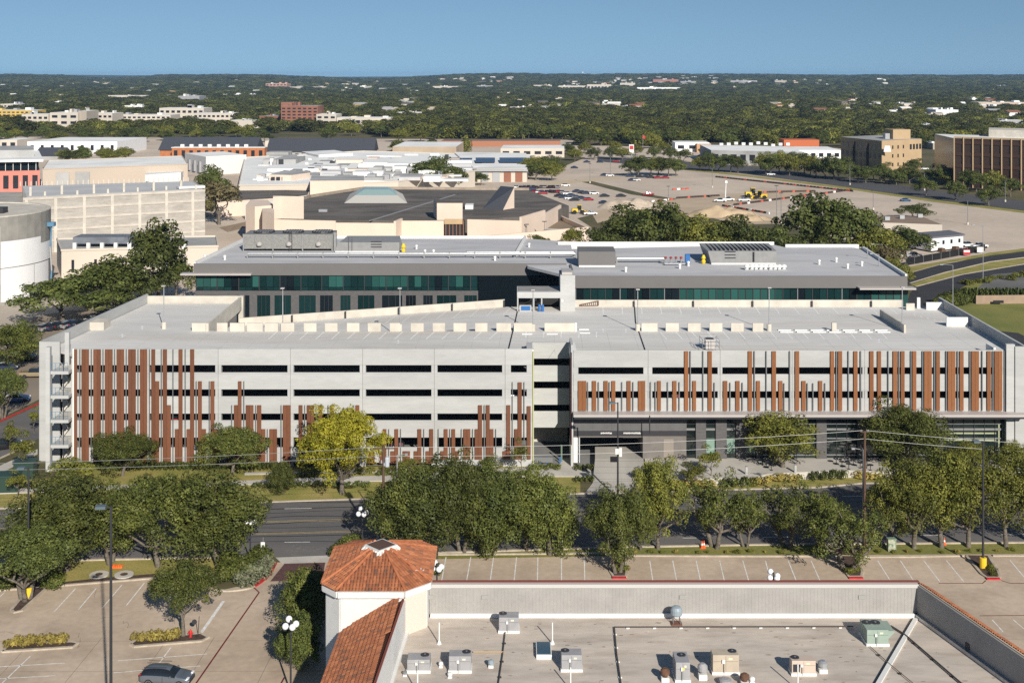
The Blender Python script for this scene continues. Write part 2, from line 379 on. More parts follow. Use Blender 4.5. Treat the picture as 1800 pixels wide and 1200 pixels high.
ribbon(rl, pp([(1650,1025),(1727,1025),(1733,1020)]), 0.13, 0.029); ribbon(rl, pp([(1760,1020),(1776,1025),(1850,1025)]), 0.13, 0.029)
ribbon(rl, pp([(1722,1082),(1850,1081)]), 0.13, 0.029)
part(rl, 'fire_lane_line', M_redl, lot)
# kerbs of the front lot
kerb([(-140,1048),(0,1038),(80,1032),(90,1031),(290,1015)], 'kerb')
kerb([(770,975),(1074,973)], 'kerb'); kerb([(1100,977),(1330,978),(1474,978)], 'kerb'); kerb([(1504,979),(1600,979),(1698,977)], 'kerb'); kerb([(1745,977),(1850,977)], 'kerb')
kerb([(376,1037),(400,1039),(430,1036),(447,1031)], 'kerb', sm=4); kerb([(447,1031),(460,1022),(474,1008),(484,990)], 'kerb', M_red, w=0.42, sm=4)
def island(pts, redpts, m=None):
    p = pp(pts); struct(MB().prism(p, 0.0, 0.13).build('planting_bed', m or M_mulch))
    kerb(pts + [pts[0]] if redpts is None else pts, 'kerb')
    if redpts: kerb(redpts, 'kerb', M_red, w=0.4, h=0.155)
island([(1074,973),(1073,1005),(1078,1014),(1100,1014),(1102,1005),(1100,976)], [(1076,1016),(1101,1016)])
island([(1474,978),(1485,1004),(1492,1014),(1514,1014),(1516,1006),(1504,979)], [(1492,1016.5),(1517,1016.5)])
island([(1698,977),(1726,1010),(1735,1016),(1757,1016),(1756,1008),(1738,978)], [(1734,1018),(1758,1018)])
island([(20,1073),(25,1077),(38,1074),(78,1038),(80,1032),(52,1034)], None)
island([(4,1146),(128,1138),(137,1131),(125,1129),(20,1132)], None)
island([(229,1133),(236,1137),(355,1127),(366,1121),(352,1114),(240,1126)], None)
# ================================================================ the parking garage
DF = 169.5
GAR = thing('parking_garage', 'long white concrete parking garage with brown wooden fins on its facade', 'parking garage', (0, DF, 0))
def gx(px): return XA(px, DF)
def gz(py): return ZA(py, DF)
DECK = 15.2
XL0, XL1, XR = -66.4, -62.6, 71.5
# decks
dk = MB()
dk.prism([(-62.4,DF+2.6),(-60.6,DF+0.26),(XA(938,DF),DF+0.26),(XA(938,DF),174.5),(XA(1006,DF),174.5),(XA(1006,DF),DF+0.26),(70.6,DF+0.26),(70.9,172.8),(72.0,206.4),(-1.0,206.4),(-1.0,186.9),(-46.4,186.9),(-46.4,209.4),(-62.3,209.4),(-65.8,174.5)], DECK-0.35, DECK)
dk.v = [(x,y,z) for x,y,z in dk.v]
deck = part(dk, 'roof_deck', M_deck, GAR)
def rampz(x): return 12.0 + (x + 46.4) / 45.4 * (DECK - 12.0)
rp = MB(); rp.add([(-58,187.2,rampz(-58)),(-1.0,187.2,DECK),(-1.0,206.3,DECK),(-58,206.3,rampz(-58)),(-58,187.2,rampz(-58)-0.4),(-1.0,187.2,DECK-0.4),(-1.0,206.3,DECK-0.4),(-58,206.3,rampz(-58)-0.4)],
    [(0,1,2,3),(7,6,5,4),(0,4,5,1),(3,2,6,7)])
ramp = part(rp, 'ramp', M_deck, GAR)
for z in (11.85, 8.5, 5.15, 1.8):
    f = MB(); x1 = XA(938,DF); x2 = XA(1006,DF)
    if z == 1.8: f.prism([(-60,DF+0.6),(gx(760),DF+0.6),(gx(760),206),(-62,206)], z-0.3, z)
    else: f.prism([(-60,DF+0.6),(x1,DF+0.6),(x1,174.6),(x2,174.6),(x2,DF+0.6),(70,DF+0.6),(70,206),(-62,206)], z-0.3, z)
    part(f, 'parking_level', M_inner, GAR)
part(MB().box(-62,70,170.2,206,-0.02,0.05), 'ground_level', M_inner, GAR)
# solid end walls; unseen rear wall added to stop light coming through
part(MB().wall((XL0,172.2),(XL1,210.0),0.35,-0.5,16.75), 'end_wall', M_panel, GAR)
part(MB().wall((71.0,DF-0.2),(72.2,206.7),0.35,0,16.75), 'end_wall', M_panel, GAR)
part(MB().box(69.5,71.25,DF-0.6,DF-0.2,0,16.75), 'end_return', M_panel, GAR)
part(MB().box(-1.0,72.2,206.55,206.8,0,14.8), 'rear_light_stop', M_concw, GAR)
part(MB().box(-62.4,-1.0,206.55,206.8,0,11.0), 'rear_light_stop', M_concw, GAR)
part(MB().box(-66.3,-63.6,172.0,172.35,-0.5,16.75), 'end_return', M_panel, GAR)
# back-left raised end bay
part(MB().box(-62.8,-46.2,209.6,209.9,14.2,16.45), 'parapet', M_concw, GAR)
part(MB().box(-46.5,-46.2,188.2,209.9,14.2,16.4), 'parapet', M_concw, GAR)
part(MB().box(-46.75,-45.95,209.0,210.0,0,16.5), 'column', M_concw, GAR)
# sloping rear wall of the ramp, in panels
xs = [-46.0,-37.0,-28.0,-19.0,-10.0,-1.2]
for a, b in zip(xs[:-1], xs[1:]):
    w = MB(); w.add([(a+.03,206.4,10),(b-.03,206.4,10),(b-.03,206.7,10),(a+.03,206.7,10),(a+.03,206.4,rampz(a)+1.25),(b-.03,206.4,rampz(b)+1.25),(b-.03,206.7,rampz(b)+1.25),(a+.03,206.7,rampz(a)+1.25)],
        [(0,3,2,1),(4,5,6,7),(0,1,5,4),(1,2,6,5),(2,3,7,6),(3,0,4,7)]); part(w, 'parapet', M_concw, GAR)
    part(MB().box(b-0.22,b+0.0,206.1,206.38,rampz(b)-0.2,rampz(b)+1.15), 'scupper', M_dark, GAR)
# level rear parapet, in panels
xs = [10.6, 20.6, 30.6, 40.6, 50.6, 60.6, 66.0]
for a, b in zip(xs[:-1], xs[1:]):
    part(MB().box(a+.03,b-.03,206.38,206.68,14.6,16.35), 'parapet', M_concw, GAR)
    if b < 66: part(MB().box(b-0.18,b+0.1,206.1,206.36,15.25,16.2), 'scupper', M_dark, GAR)
part(MB().box(65.6,67.0,203.5,203.8,DECK,16.3), 'parapet', M_concw, GAR)
part(MB().box(67.9,68.4,204.9,205.3,DECK,17.0), 'post', M_white, GAR)
part(MB().box(69.1,72.0,203.9,204.2,DECK,16.4), 'parapet', M_white, GAR)
part(MB().box(67.6,70.9,190.2,190.5,DECK,16.6), 'parapet', M_white, GAR)
part(MB().box(66.9,67.2,DF+0.4,DF+3.2,DECK,16.4), 'parapet', M_white, GAR)
# front spandrel panels and piers, left block
LB = [130, 256.5, 383.5, 510.5, 637.5, 763.5, 888, 936]
LEV = [(613,641.5),(654.5,684),(696.5,726.5),(738.5,768.5),(786,812.5)]
for i in range(len(LB)-1):
    for k, (t, b) in enumerate(LEV):
        if k == 4 and i >= 5: b = 832
        part(MB().box(gx(LB[i])+.025, gx(LB[i+1])-.025, DF, DF+0.22, gz(b) if b < 830 else 0, gz(t)), 'spandrel_panel', M_panel, GAR)
for x in LB[1:-1]:
    part(MB().box(gx(x-5.2), gx(x+5.2), DF+0.05, DF+0.75, 0, gz(614)), 'pier', M_panel, GAR)
part(MB().box(gx(888)+0.4, gx(898), DF+0.05, DF+0.5, 0, gz(614)), 'pier', M_panel, GAR)
part(MB().box(gx(926), gx(936), DF+0.05, DF+4.6, 0, gz(614)), 'pier', M_panel, GAR)
part(MB().box(gx(128.6), gx(131), DF-0.25, DF+0.6, gz(817), gz(612)), 'edge_trim', M_white, GAR)
part(MB().box(gx(936)+.03, gx(938.4), DF-0.12, DF+4.5, 0.2, gz(618)), 'edge_trim', mat('pale_green_trim', (0.42,0.43,0.22), 0.6), GAR)
# right upper block
RB = [1008, 1139.3, 1266, 1392.5, 1520, 1645, 1764]
RLEV = [(615.3,645.3),(657.5,687.3),(699.5,723.5)]
for i in range(len(RB)-1):
    for t, b in RLEV:
        part(MB().box(gx(RB[i])+.025, gx(RB[i+1])-.025, DF, DF+0.22, gz(b), gz(t)), 'spandrel_panel', M_panel, GAR)
for x, a, b in ((1012,1008,1016.5),(1139,1131.2,1146.6),(1266,1261.8,1269.8),(1393,1389,1397.5),(1520.5,1516.3,1525),(1645,1641,1649),(1760,1757,1764)):
    part(MB().box(gx(a), gx(b), DF+0.05, DF+0.75, 6.9, gz(617)), 'pier', M_panel, GAR)
part(MB().box(gx(1767), gx(1782), DF-0.4, DF+0.2, 0, gz(604)), 'end_pier', M_panel, GAR)
part(MB().box(gx(1764)+.05, gx(1767)-.02, DF-0.1, DF+0.3, gz(723.5), gz(616)), 'edge_trim', M_batten, GAR)
part(MB().box(gx(1008)-0.35, gx(1008)-0.02, DF-0.05, DF+4.6, 0, gz(606)), 'edge_trim', M_panel, GAR)
part(MB().box(gx(1003.5), gx(1005)+0.02, DF-0.08, DF+4.5, 3.0, gz(619)), 'edge_trim', mat('maroon_trim', (0.07,0.03,0.035), 0.6), GAR)
# recess between the blocks
DRc = 174.2
for t, b in ((602,630),(642.3,670.3),(682.5,711),(722.5,751)):
    part(MB().box(gx(938.6)-.3, gx(1005)+.3, DRc, DRc+0.25, ZA(b,DRc), ZA(t,DRc)), 'spandrel_panel', M_panel, GAR)
part(MB().box(gx(1005)-0.2, gx(1012)+0.1, DF+0.25, DRc+0.4, DECK-0.3, ZA(602,DRc)), 'parapet', M_white, GAR)
part(MB().box(gx(931), gx(938), DF+0.25, DRc+0.4, DECK-0.3, ZA(602,DRc)), 'parapet', M_white, GAR)
part(MB().box(gx(939), gx(1004), 181, 181.3, 0, 4.7), 'inner_wall', M_concw, GAR)
for i, x in enumerate((949, 961, 984)):
    part(MB().box(gx(x), gx(x+2.4), DF+1.2, DF+1.3, 0, 1.0), 'gate_panel', M_blue, GAR)
part(MB().box(gx(938), gx(972), DF+1.05, DF+1.15, 0.25, 0.95), 'gate_panel', M_chain, GAR)
part(MB().tube((gx(988),DF+2,0),(gx(988),DF+2,2.4),0.13,n=10), 'post', mat('green_post',(0.13,0.19,0.14),0.6), GAR)

M_joint = mat('panel_joint', (0.20,0.20,0.20), 0.9)
for x in LB[1:-1]: part(MB().box(gx(x)-.03, gx(x)+.03, DF-0.004, DF+0.3, gz(786), gz(613.5)), 'panel_joint', M_joint, GAR)
for x in RB[1:-1]: part(MB().box(gx(x)-.03, gx(x)+.03, DF-0.004, DF+0.3, gz(723), gz(616)), 'panel_joint', M_joint, GAR)
for k, (t, b) in enumerate(LEV[:4]): part(MB().box(gx(LB[1]), gx(935), DF-0.003, DF+0.1, gz(LEV[k+1][0]+2.0)-.012, gz(LEV[k+1][0]+2.0)+.012), 'panel_joint', M_joint, GAR)
# wooden fins (photo columns x0, x1, top row, bottom row)
T0, T1, T2, T3, T4, B0, B1, B2 = 613.4, 669.4, 711.3, 753.3, 792, 813.2, 806, 720.6
WOOD = [(130.4,136.2,T0,B0),(144,157,T0,B0),(164.8,178,T0,B0),(185,198.6,T0,B0),(205.6,218.8,T0,B0),(226,239.3,T0,B0),(246.7,259.3,T0,B0),
 (266.7,273.4,T0,B0),(273.4,280.5,T1,B0),(286.8,294.1,T0,B0),(294.1,301,T2,B0),(308,314.5,T3,B0),(314.5,321.4,T0,B0),(328.6,334.8,T3,B0),(334.8,341.9,T0,B0),
 (348.6,355.3,T1,B0),(355.3,362.6,T3,B0),(370.6,377.4,T1,B0),(377.4,384.3,T3,B0),(398,404.8,T3,B0),(411.9,418.8,T2,B0),(418.8,425,T1,B0),(432.6,446,T2,B0),
 (452.3,459.8,T2,B0),(459.8,467,T3,B0),(474,487.4,T3,B0),(497.8,511.5,T2,B0),(525.5,532.2,T2,B0),(539.7,552.7,T2,B0),(560.2,566.8,T2,B0),(566.8,573.5,T3,B0),(580.5,587.3,T2,B0),(587.3,594,T4,B0),
 (601,614,T3,B0),(625.3,632,T2,B0),(646,659,T4,B0),(666.7,673.2,T4,B0),(673.2,679.6,T3,B0),(686.6,693.7,T4,B0),(693.7,700.4,T3,B0),(708,721,T4,B0),(727.5,734,T4,B0),(734,741,T3,B0),(748.4,754.7,T4,B0),(754.7,761.8,T3,B0),
 (774.2,780.4,T4,B1),(780.4,787.2,T3,B1),(793.8,800.4,T3,B1),(800.4,807,T4,B1),(814.6,827,T3,B1),(834.7,840.5,T3,B1),(840.5,847.6,T2,B1),(854.2,861,T2,B1),(861,867.6,T3,B1),
 (883.6,890.3,T4,B1),(890.3,897.2,T2,B1),(904,910.2,T3,B1),(910.2,917.3,671.3,B1),(926.2,933,713,B1)]
U0, U1 = 616.6, 668.8
WOODR = [(1016,1030.6,U1),(1040.6,1048,U1),(1061,1068.4,U1),(1074.6,1081.6,U1),(1101.6,1108.6,U1),(1121.6,1134,U1),(1155,1161.6,U1),(1182,1189,U1),(1202.6,1209.6,U0),(1217,1223.3,U1),(1244,1251,U0),
 (1270.8,1278.2,U1),(1292.5,1299.8,U1),(1314.5,1321.6,U0),(1329,1335.6,U1),(1356.3,1363.6,U0),(1368,1375,U1),(1397,1404.3,U0),(1408.6,1415.8,U1),(1438,1445,U1),(1459,1465.8,U0),(1472.3,1479.8,U0),(1499.8,1506.8,U0),
 (1527.8,1535,U0),(1541.5,1548.2,U0),(1569,1576.4,U0),(1582.6,1589.4,U0),(1603,1610,U0),(1623.6,1637,U0),(1644.6,1651.4,U0),(1665,1678.6,U0),(1686,1693,U0),(1706.6,1720,U0),(1734,1741,U0),(1747,1761,U0)]
def fin(x0, x1, t, b, m, name='wooden_fin', d=0.13, off=0.10):
    part(MB().box(gx(x0)+.012, gx(x1)-.012, DF-off-d, DF-off, gz(b), gz(t)), name, m, GAR)
for x0, x1, t, b in WOOD:
    if x1-x0 > 9: mid = (x0+x1)/2; fin(x0, mid, t, b, M_wood); fin(mid, x1, t, b, M_wood)
    else: fin(x0, x1, t, b, M_wood)
for x0, x1, t in WOODR:
    if x1-x0 > 9: mid = (x0+x1)/2; fin(x0, mid, t, B2, M_woodr); fin(mid, x1, t, B2, M_woodr)
    else: fin(x0, x1, t, B2, M_woodr)
BAT = [(140.8,T0,B0),(161,T0,B0),(181.5,T0,B0),(201.9,T0,B0),(222.4,T0,B0),(243,T0,B0),(263.2,T0,B0),(284,T0,B0),(304.5,T0,B0),(326,T0,B0),(345.3,T1,B0),(368.3,T1,B0),(407.6,T2,B0),(429,T1,B0),(449.8,T2,B0),(470.3,T3,B0),(494.5,T2,B0),
 (536,T2,B0),(556.3,T2,B0),(577,T2,B0),(622.3,T2,B0),(683.6,T3,B0),(704.4,T3,B0),(745.2,T3,B0),(770.7,T3,B1),(790.8,T3,B1),(811.2,T3,B1),(831,T3,B1),(851.5,T2,B1),(871.6,T3,B1),(900.8,671,B1),(921.4,671,B1)]
for x, t, b in BAT: fin(x-0.75, x+0.75, t, b, M_batten, 'metal_fin', 0.22, 0.02)
BATR = [(1033,671),(1052,671),(1071,671),(1093,671),(1112.6,671),(1143.4,671),(1151.8,671),(1173.4,671),(1193.8,671),(1213.2,U0),(1235.4,U0),(1255.4,672),(1283,672),(1304.6,672),(1325.7,U0),(1346.5,U0),(1377.7,673),(1387.7,U0),
 (1418.7,673),(1428.5,673),(1449.5,673),(1469.7,U0),(1490.7,U0),(1512.3,U0),(1560.6,U0),(1579.4,U0),(1600.6,U0),(1621,U0),(1642,U0),(1662.4,U0),(1682.6,U0),(1704,U0),(1725.6,U0),(1744.4,U0)]
for x, t in BATR: fin(x-1.0, x+1.0, t, B2, M_batten, 'metal_fin', 0.22, 0.02)

# canopy and shops under the right block
part(MB().box(gx(1007), 70.6, DF-1.9, DF+0.0, 7.38, 7.70), 'canopy', M_canopy, GAR)
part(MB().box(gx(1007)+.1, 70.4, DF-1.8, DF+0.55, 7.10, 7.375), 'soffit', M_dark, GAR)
DS = 169.95
def sx(px): return XA(px, DS)
def sz(py): return ZA(py, DS)
def shop(x0, x1, t, b, m, name, d=0.0, th=0.3, up=None): return part(MB().box(sx(x0)+.004, sx(x1)-.004, DS+d, DS+d+th, max(0.9, sz(b)), sz(t)), name, m, up or GAR)
M_gpanel = mat('grey_wall_panel', (0.125,0.123,0.125), 0.8, (0.105,0.104,0.107), 0.8, fine=0.05)
M_tpanel = mat('taupe_wall', (0.17,0.155,0.144), 0.8, (0.15,0.138,0.128), 0.8, fine=0.05)
for a in range(6): shop(1009+33*a, 1042+33*a, 734, 757, M_gpanel, 'wall_panel', 0.02*(a%2))
shop(1009, 1207, 757.2, 765.8, M_dark, 'sign_band', -0.05)
shop(1009, 1130, 766, 768, M_tpanel, 'lintel', -0.1)
part(MB().box(sx(1008), sx(1019), DS-0.3, DS+9, 0.5, sz(768)), 'entry_wall', M_white, GAR)
shop(1130, 1206.5, 766, 806, M_tpanel, 'shop_wall', 0, 9)
shop(1166, 1184, 771, 806, mat('shop_door_paint', (0.24,0.21,0.185), 0.6), 'door', -0.06, 0.08)
for a, b in ((1206.5,1223),(1241,1258),(1277.4,1294),(1312,1329),(1340,1435),(1453,1507),(1524,1641),(1658,1768)):
    sw_ = shop(a, b, 733, 806, M_bglass, 'shop_window', 0.25, 0.1)
    n = max(1, round((b-a)/19))
    for i in range(n+1): 
        if n > 1: shop(a+(b-a)*i/n-0.5, a+(b-a)*i/n+0.5, 733, 806, M_dark, 'mullion', 0.12, 0.12, sw_)
    for y in ((745, 771, 800) if n > 1 else (745,771)): shop(a, b, y-0.7, y+0.7, M_chain if n > 1 else M_dark, 'transom', 0.14, 0.1, sw_)
for a, b in ((1223,1241),(1258,1277.4),(1294,1312),(1329,1340),(1435,1453),(1507,1524),(1641,1658)):
    shop(a, b, 733, 806, M_brickg, 'brick_pier', -0.1, 0.6)
for a, b, y in ((1242,1257,770),(1278,1293,770),(1313,1328,770)):
    shop(a, b, y, 797, mat('window_film', (0.19,0.29,0.24), 0.3), 'window_film', 0.235, 0.01)
for y in (762, 774): shop(1660, 1752, y-1.3, y+1.3, mat('pale_green_batten', (0.33,0.36,0.22), 0.5), 'interior_rail', 0.22, 0.03)  # bars in a plain pale yellow-green
for x in (1757, 1764): shop(x-1.2, x+1.2, 743, 803, mat('pale_green_batten', (0.33,0.36,0.22), 0.5), 'interior_rail', 0.2, 0.04)
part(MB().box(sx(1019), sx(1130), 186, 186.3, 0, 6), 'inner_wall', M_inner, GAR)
part(MB().box(sx(1020), sx(1085), DS+0.6, DS+0.9, 4.2, 5.0), 'height_bar', M_dark, GAR)
part(MB().tube((gx(1139.3),DF-1.95,7.65),(gx(1139.3),DF-1.95,5.2),0.07), 'downpipe', M_dark, GAR)

# open stair at the left corner
SX0, SX1 = XA(80.6,167.5), gx(129)
part(MB().box(SX0, SX0+0.58, 167.4, 168.1, -0.3, 17.0), 'stair_column', M_panel, GAR)
part(MB().box(SX1-1.9, SX1-1.3, 171.4, 172.0, 12.0, 18.2), 'stair_column', M_panel, GAR)
part(MB().box(SX1-0.35, SX1-0.02, 169.6, 172.0, 0, 15.0), 'stair_wall', M_panel, GAR)
for k, zt in enumerate((13.64, 10.30, 6.98, 3.54, 0.25)):
    part(MB().box(SX0+0.55, SX1-0.03, 167.7, 169.0, zt-0.42, zt), 'landing', M_panel, GAR)
    part(MB().box(SX0+0.55, SX1-0.36, 169.0, 172.0, zt-0.3, zt-0.05), 'landing', M_concw, GAR)
    if k: part(MB().box(SX0+0.6, SX1-0.4, 172.02, 172.3, zt, zt+1.75), 'stair_wall', M_panel, GAR)
    r = MB(); x0, x1 = SX0+0.62, SX1-0.15
    for q in range(5): xx = x0+(x1-x0)*q/4; r.tube((xx,167.8,zt),(xx,167.8,zt+1.1),0.03,n=5)
    for h in (0.25,0.5,0.75,1.08): r.tube((x0,167.8,zt+h),(x1,167.8,zt+h),0.014 if h<1 else 0.03,n=5)
    part(r, 'railing', M_bluesteel, GAR)
    if k:
        s1 = MB(); xm = (x0+x1)/2
        for (xa, za, xb, zb, yy) in ((x0+.3, zt, x1-.8, zt+1.65, 171.2), (x1-.8, zt+1.65, x0+.3, zt+3.2, 170.0)):
            for h, th in ((0,0.3),(1.0,0.07)):
                s1.add([(xa,yy,za+h),(xb,yy,zb+h),(xb,yy+0.9 if h==0 else yy+.06,zb+h),(xa,yy+0.9 if h==0 else yy+.06,za+h),(xa,yy,za+h+th),(xb,yy,zb+h+th),(xb,yy+0.9 if h==0 else yy+.06,zb+h+th),(xa,yy+0.9 if h==0 else yy+.06,za+h+th)],
                  [(0,3,2,1),(4,5,6,7),(0,1,5,4),(1,2,6,5),(2,3,7,6),(3,0,4,7)])
        part(s1, 'stair_flight', M_concw, GAR)
part(MB().tube((SX1-0.75,167.75,0),(SX1-0.75,167.75,16.0),0.05), 'downpipe', M_dark, GAR)

# deck furniture: barrier panels, wheel slabs, stall lines, joints
DB = 186.5
for a, b in ((337,367),(381,400),(404,430),(434,462),(465,489),(493.5,517.5),(534,556.5),(571,593.5),(609.6,632),(646.5,669.6),(685,703.5),(722,745),(760.5,782.5),(797,820),(835,857),(872.5,898.5),(903,936),
             (957,1010),(1127.5,1156),(1170,1193.5),(1209,1232),(1247,1270),(1285,1307.5),(1323,1342)):
    part(MB().box(XA(a,DB)+.02, XA(b,DB)-.02, DB, DB+0.28, DECK-0.3, DECK+1.27), 'barrier_panel', M_concw, GAR)
part(MB().box(XA(1010,DB), XA(1014,DB), DB-0.1, DB+0.3, DECK, DECK+1.32), 'barrier_post', M_white, GAR)
part(MB().box(XA(148,187.5), XA(183,187.5), 187.4, 190.5, DECK, DECK+1.2), 'barrier_panel', M_concw, GAR)
part(MB().box(-46.6,-46.2,186.2,188.2,DECK-0.3,DECK+1.3), 'barrier_panel', M_concw, GAR)
for a, b in ((1369.5,1392),(1398.6,1420.5),(1426.5,1449),(1455,1476),(1483,1504),(1512,1531),(1539.6,1562)):
    part(MB().box(XA(a,DB), XA(b,DB), DB-0.9, DB-0.4, DECK, DECK+0.14), 'wheel_slab', M_white, GAR)
    part(MB().box(XA(a,DB), XA(b,DB), DB+0.5, DB+1.0, DECK, DECK+0.14), 'wheel_slab', M_white, GAR)
for a, b, y in ((917,935,184.2),(960,979,184.2),(1018,1036,185.0),(1018,1036,187.5)):
    part(MB().box(XA(a,DB), XA(b,DB), y, y+0.4, DECK, DECK+0.14), 'wheel_slab', M_white, GAR)
part(MB().box(XA(1462,DB), XA(1470,DB), DB-0.2, DB+0.2, DECK, DECK+1.35), 'barrier_post', M_concw, GAR)
part(MB().box(XA(1588,DB)-.3, XA(1588,DB), DB-1.2, DB+11, DECK, DECK+1.25), 'barrier_panel', M_concw, GAR)
sl_ = MB()
def dline(a, b, w=0.15):
    p = G(*a, DECK); q = G(*b, DECK); strip(sl_, p, q, w, DECK+0.006)
for k in range(15): x = 478+27.7*k; dline((x+8,583.5),(x-6,596))
for k in range(5): x = 925+31*k; dline((x,583),(x-1,594))
for k in range(15): x = 1160+27.7*k; dline((x,583),(x+12,596))
for k in range(16): x = 1060+33.5*k; dline((x,540),(x+ (k-1)*1.0+1,552))
for k in range(6): x = 1605+12*k; dline((x,552+3*k),(x+4,555+3*k))
for x,y in ((1060,581),(1100,581),(215,590),(250,576),(700,601),(1545,599)): dline((x-6,y),(x+6,y)); dline((x,y-3),(x,y+2.5), 0.25)
for i in range(15):
    xx = -40 + i*2.75; ya = 199.5; sl_.add([(xx,ya,rampz(xx)+.012),(xx+.12,ya,rampz(xx+.12)+.012),(xx+1.4+.12,206.2,rampz(xx+1.52)+.012),(xx+1.4,206.2,rampz(xx+1.4)+.012)], [(0,1,2,3)])
struct(part(sl_, 'stall_lines', mat('deck_line', (0.82,0.82,0.81), 0.8, (0.72,0.72,0.71), 1.5), GAR), 'stuff')
jn = MB()
for pts in (((912,535),(905,567),(891.5,622)),((1115,535),(1117,566),(1136,622))):
    ribbon(jn, [G(x,y,DECK)[:2] for x,y in pts], 0.22, DECK+0.008)
part(jn, 'expansion_joint', M_black, GAR)
jn = MB()
for y in (176, 181.5, 192, 198): strip(jn, (-60,y), (70,y+0.3), 0.03, DECK+0.004)
for x in range(-58, 70, 4): strip(jn, (x, 170.2), (x+0.4, 185.9), 0.03, DECK+0.0045)
struct(part(jn, 'deck_joints', mat('deck_joint', (0.42,0.41,0.40), 0.9), GAR), 'stuff')

# lift lobby and shaft on the roof
LOB = thing('lift_lobby', 'white rooftop lift lobby with tall square shaft on the garage deck', 'lift lobby', (5, 203, DECK))
DL = 202.5
def lx(px): return XA(px, DL)
def lz(py): return ZA(py, DL)
part(MB().box(lx(985), lx(1011), DL, DL+5.5, DECK-0.2, lz(484)), 'shaft', M_panel, LOB)
part(MB().box(lx(988), lx(1006), DL+0.6, DL+4.8, lz(484)+.003, lz(484)+0.45), 'shaft_cap', M_canopy, LOB)
part(MB().box(lx(909), lx(985)-.01, DL-0.2, DL+5.6, lz(523.5), lz(513)), 'lobby_roof', M_panel, LOB)
part(MB().box(lx(910)+.1, lx(985)-.05, DL+0.3, DL+5.3, lz(513)+.003, lz(513)+0.06), 'roof_membrane', mat('grey_membrane', (0.30,0.29,0.285), 0.9, (0.24,0.235,0.235), 0.6), LOB)
for x in (909, 937, 951): part(MB().box(lx(x), lx(x)+0.22, DL-0.1, DL+0.2, DECK, lz(523.5)), 'lobby_post', M_panel, LOB)
part(MB().box(lx(912), lx(985)-.05, DL+4.8, DL+4.9, DECK, lz(523.5)), 'lobby_glass', M_dglass, LOB)
part(MB().box(lx(913), lx(934), DL-0.5, DL-0.35, DECK, DECK+1.1), 'notice_panel', M_panel, LOB)
part(MB().box(lx(916), lx(932), DL-0.55, DL-0.505, DECK+0.25, DECK+0.95), 'notice_board', M_blue, LOB)
for x in (948, 954): part(MB().lathe((lx(x),DL-0.2,DECK), [(0.2,0),(0.22,0.1),(0.22,1.0),(0.12,1.15)], 10), 'blue_bollard', M_blue, LOB)
part(MB().box(lx(987), lx(990), DL-0.04, DL-0.005, lz(531), lz(526)), 'level_sign', M_white, LOB)
# timber pallet leaning against the rear parapet
pal = thing('leaning_pallet', 'brown steel frame panel lying against rear roof parapet beside the shaft', 'panel', (12,206,DECK))
for (a, b) in (((1019,537.5),(1052,537)),((1019,536),(1052,529)),((1052,529),(1052,537.5)),((1019,536),(1019,537.5))):
    part(MB().tube((XA(a[0],206),206.2,ZA(a[1],206)),(XA(b[0],206),206.2,ZA(b[1],206)),0.07,n=5), 'bar', mat('rust_brown',(0.16,0.08,0.06),0.8), pal)
for k in range(9):
    x = 1023+3.4*k; part(MB().box(XA(x,206),XA(x,206)+.06,206.15,206.22,ZA(537.5,206),ZA(536-7*(k+1)/10,206)), 'slat', mat('rust_brown',(0.16,0.08,0.06),0.8), pal)
# condenser in a cage by the front parapet
cg = thing('caged_condenser', 'grey condenser unit in wire cage on the garage deck front edge', 'condenser', (27,174,DECK))
x0, x1 = XA(1233,174), XA(1262,174)
part(MB().box(x0+.55,x1-.5,173.6,175.0,DECK+0.15,DECK+1.5), 'unit', M_canopy, cg, bevel=0.03)
part(MB().box(x0+.7,x1-.6,173.8,174.8,DECK+1.5,DECK+1.56), 'fan_grille', M_dark, cg)
c = MB()
for xx in (x0, (x0+x1)/2, x1):
    for yy in (172.9, 175.6): c.tube((xx,yy,DECK),(xx,yy,DECK+1.6),0.04,n=5)
for zz in (0.5,1.05,1.6):
    c.tube((x0,172.9,DECK+zz),(x1,172.9,DECK+zz),0.025,n=5); c.tube((x0,175.6,DECK+zz),(x1,175.6,DECK+zz),0.025,n=5)
    c.tube((x0,172.9,DECK+zz),(x0,175.6,DECK+zz),0.025,n=5); c.tube((x1,172.9,DECK+zz),(x1,175.6,DECK+zz),0.025,n=5)
part(c, 'cage', M_chain, cg)
# deck lamp posts
def deck_lamp(px, ytop, D, label):
    z0 = DECK; t = thing('deck_lamp_post', label, 'lamp post', (XA(px,D), D, z0), 'lamp posts on the garage deck')
    x = XA(px, D); zt = ZA(ytop, D)
    part(MB().lathe((x,D,z0), [(0.36,0),(0.36,1.0),(0.3,1.05)], 12), 'footing', M_concw, t, smooth=False)
    part(MB().tube((x,D,z0+1.0),(x,D,zt),0.085,0.06,8), 'pole', M_steel, t)
    part(MB().box(x-0.28,x+0.28,D-0.45,D+0.2,zt,zt+0.14), 'lamp_head', M_canopy, t)
for px, yt, D, l in ((288,503,188.4,'grey deck lamp post beside the raised end bay'),(497,507,186.95,'grey lamp post at the low end of the roof ramp'),(703,507,186.95,'grey lamp post midway along the roof ramp barriers'),
      (937,510,186.9,'grey lamp post in front of the rooftop lift lobby'),(1121,509,186.9,'grey lamp post at expansion joint right of lift lobby'),(1352,506,186.9,'grey lamp post at the end of the barrier panel row'),(1586,505,187.0,'grey lamp post beside the long dark dividing wall on deck')):
    deck_lamp(px, yt, D, l)
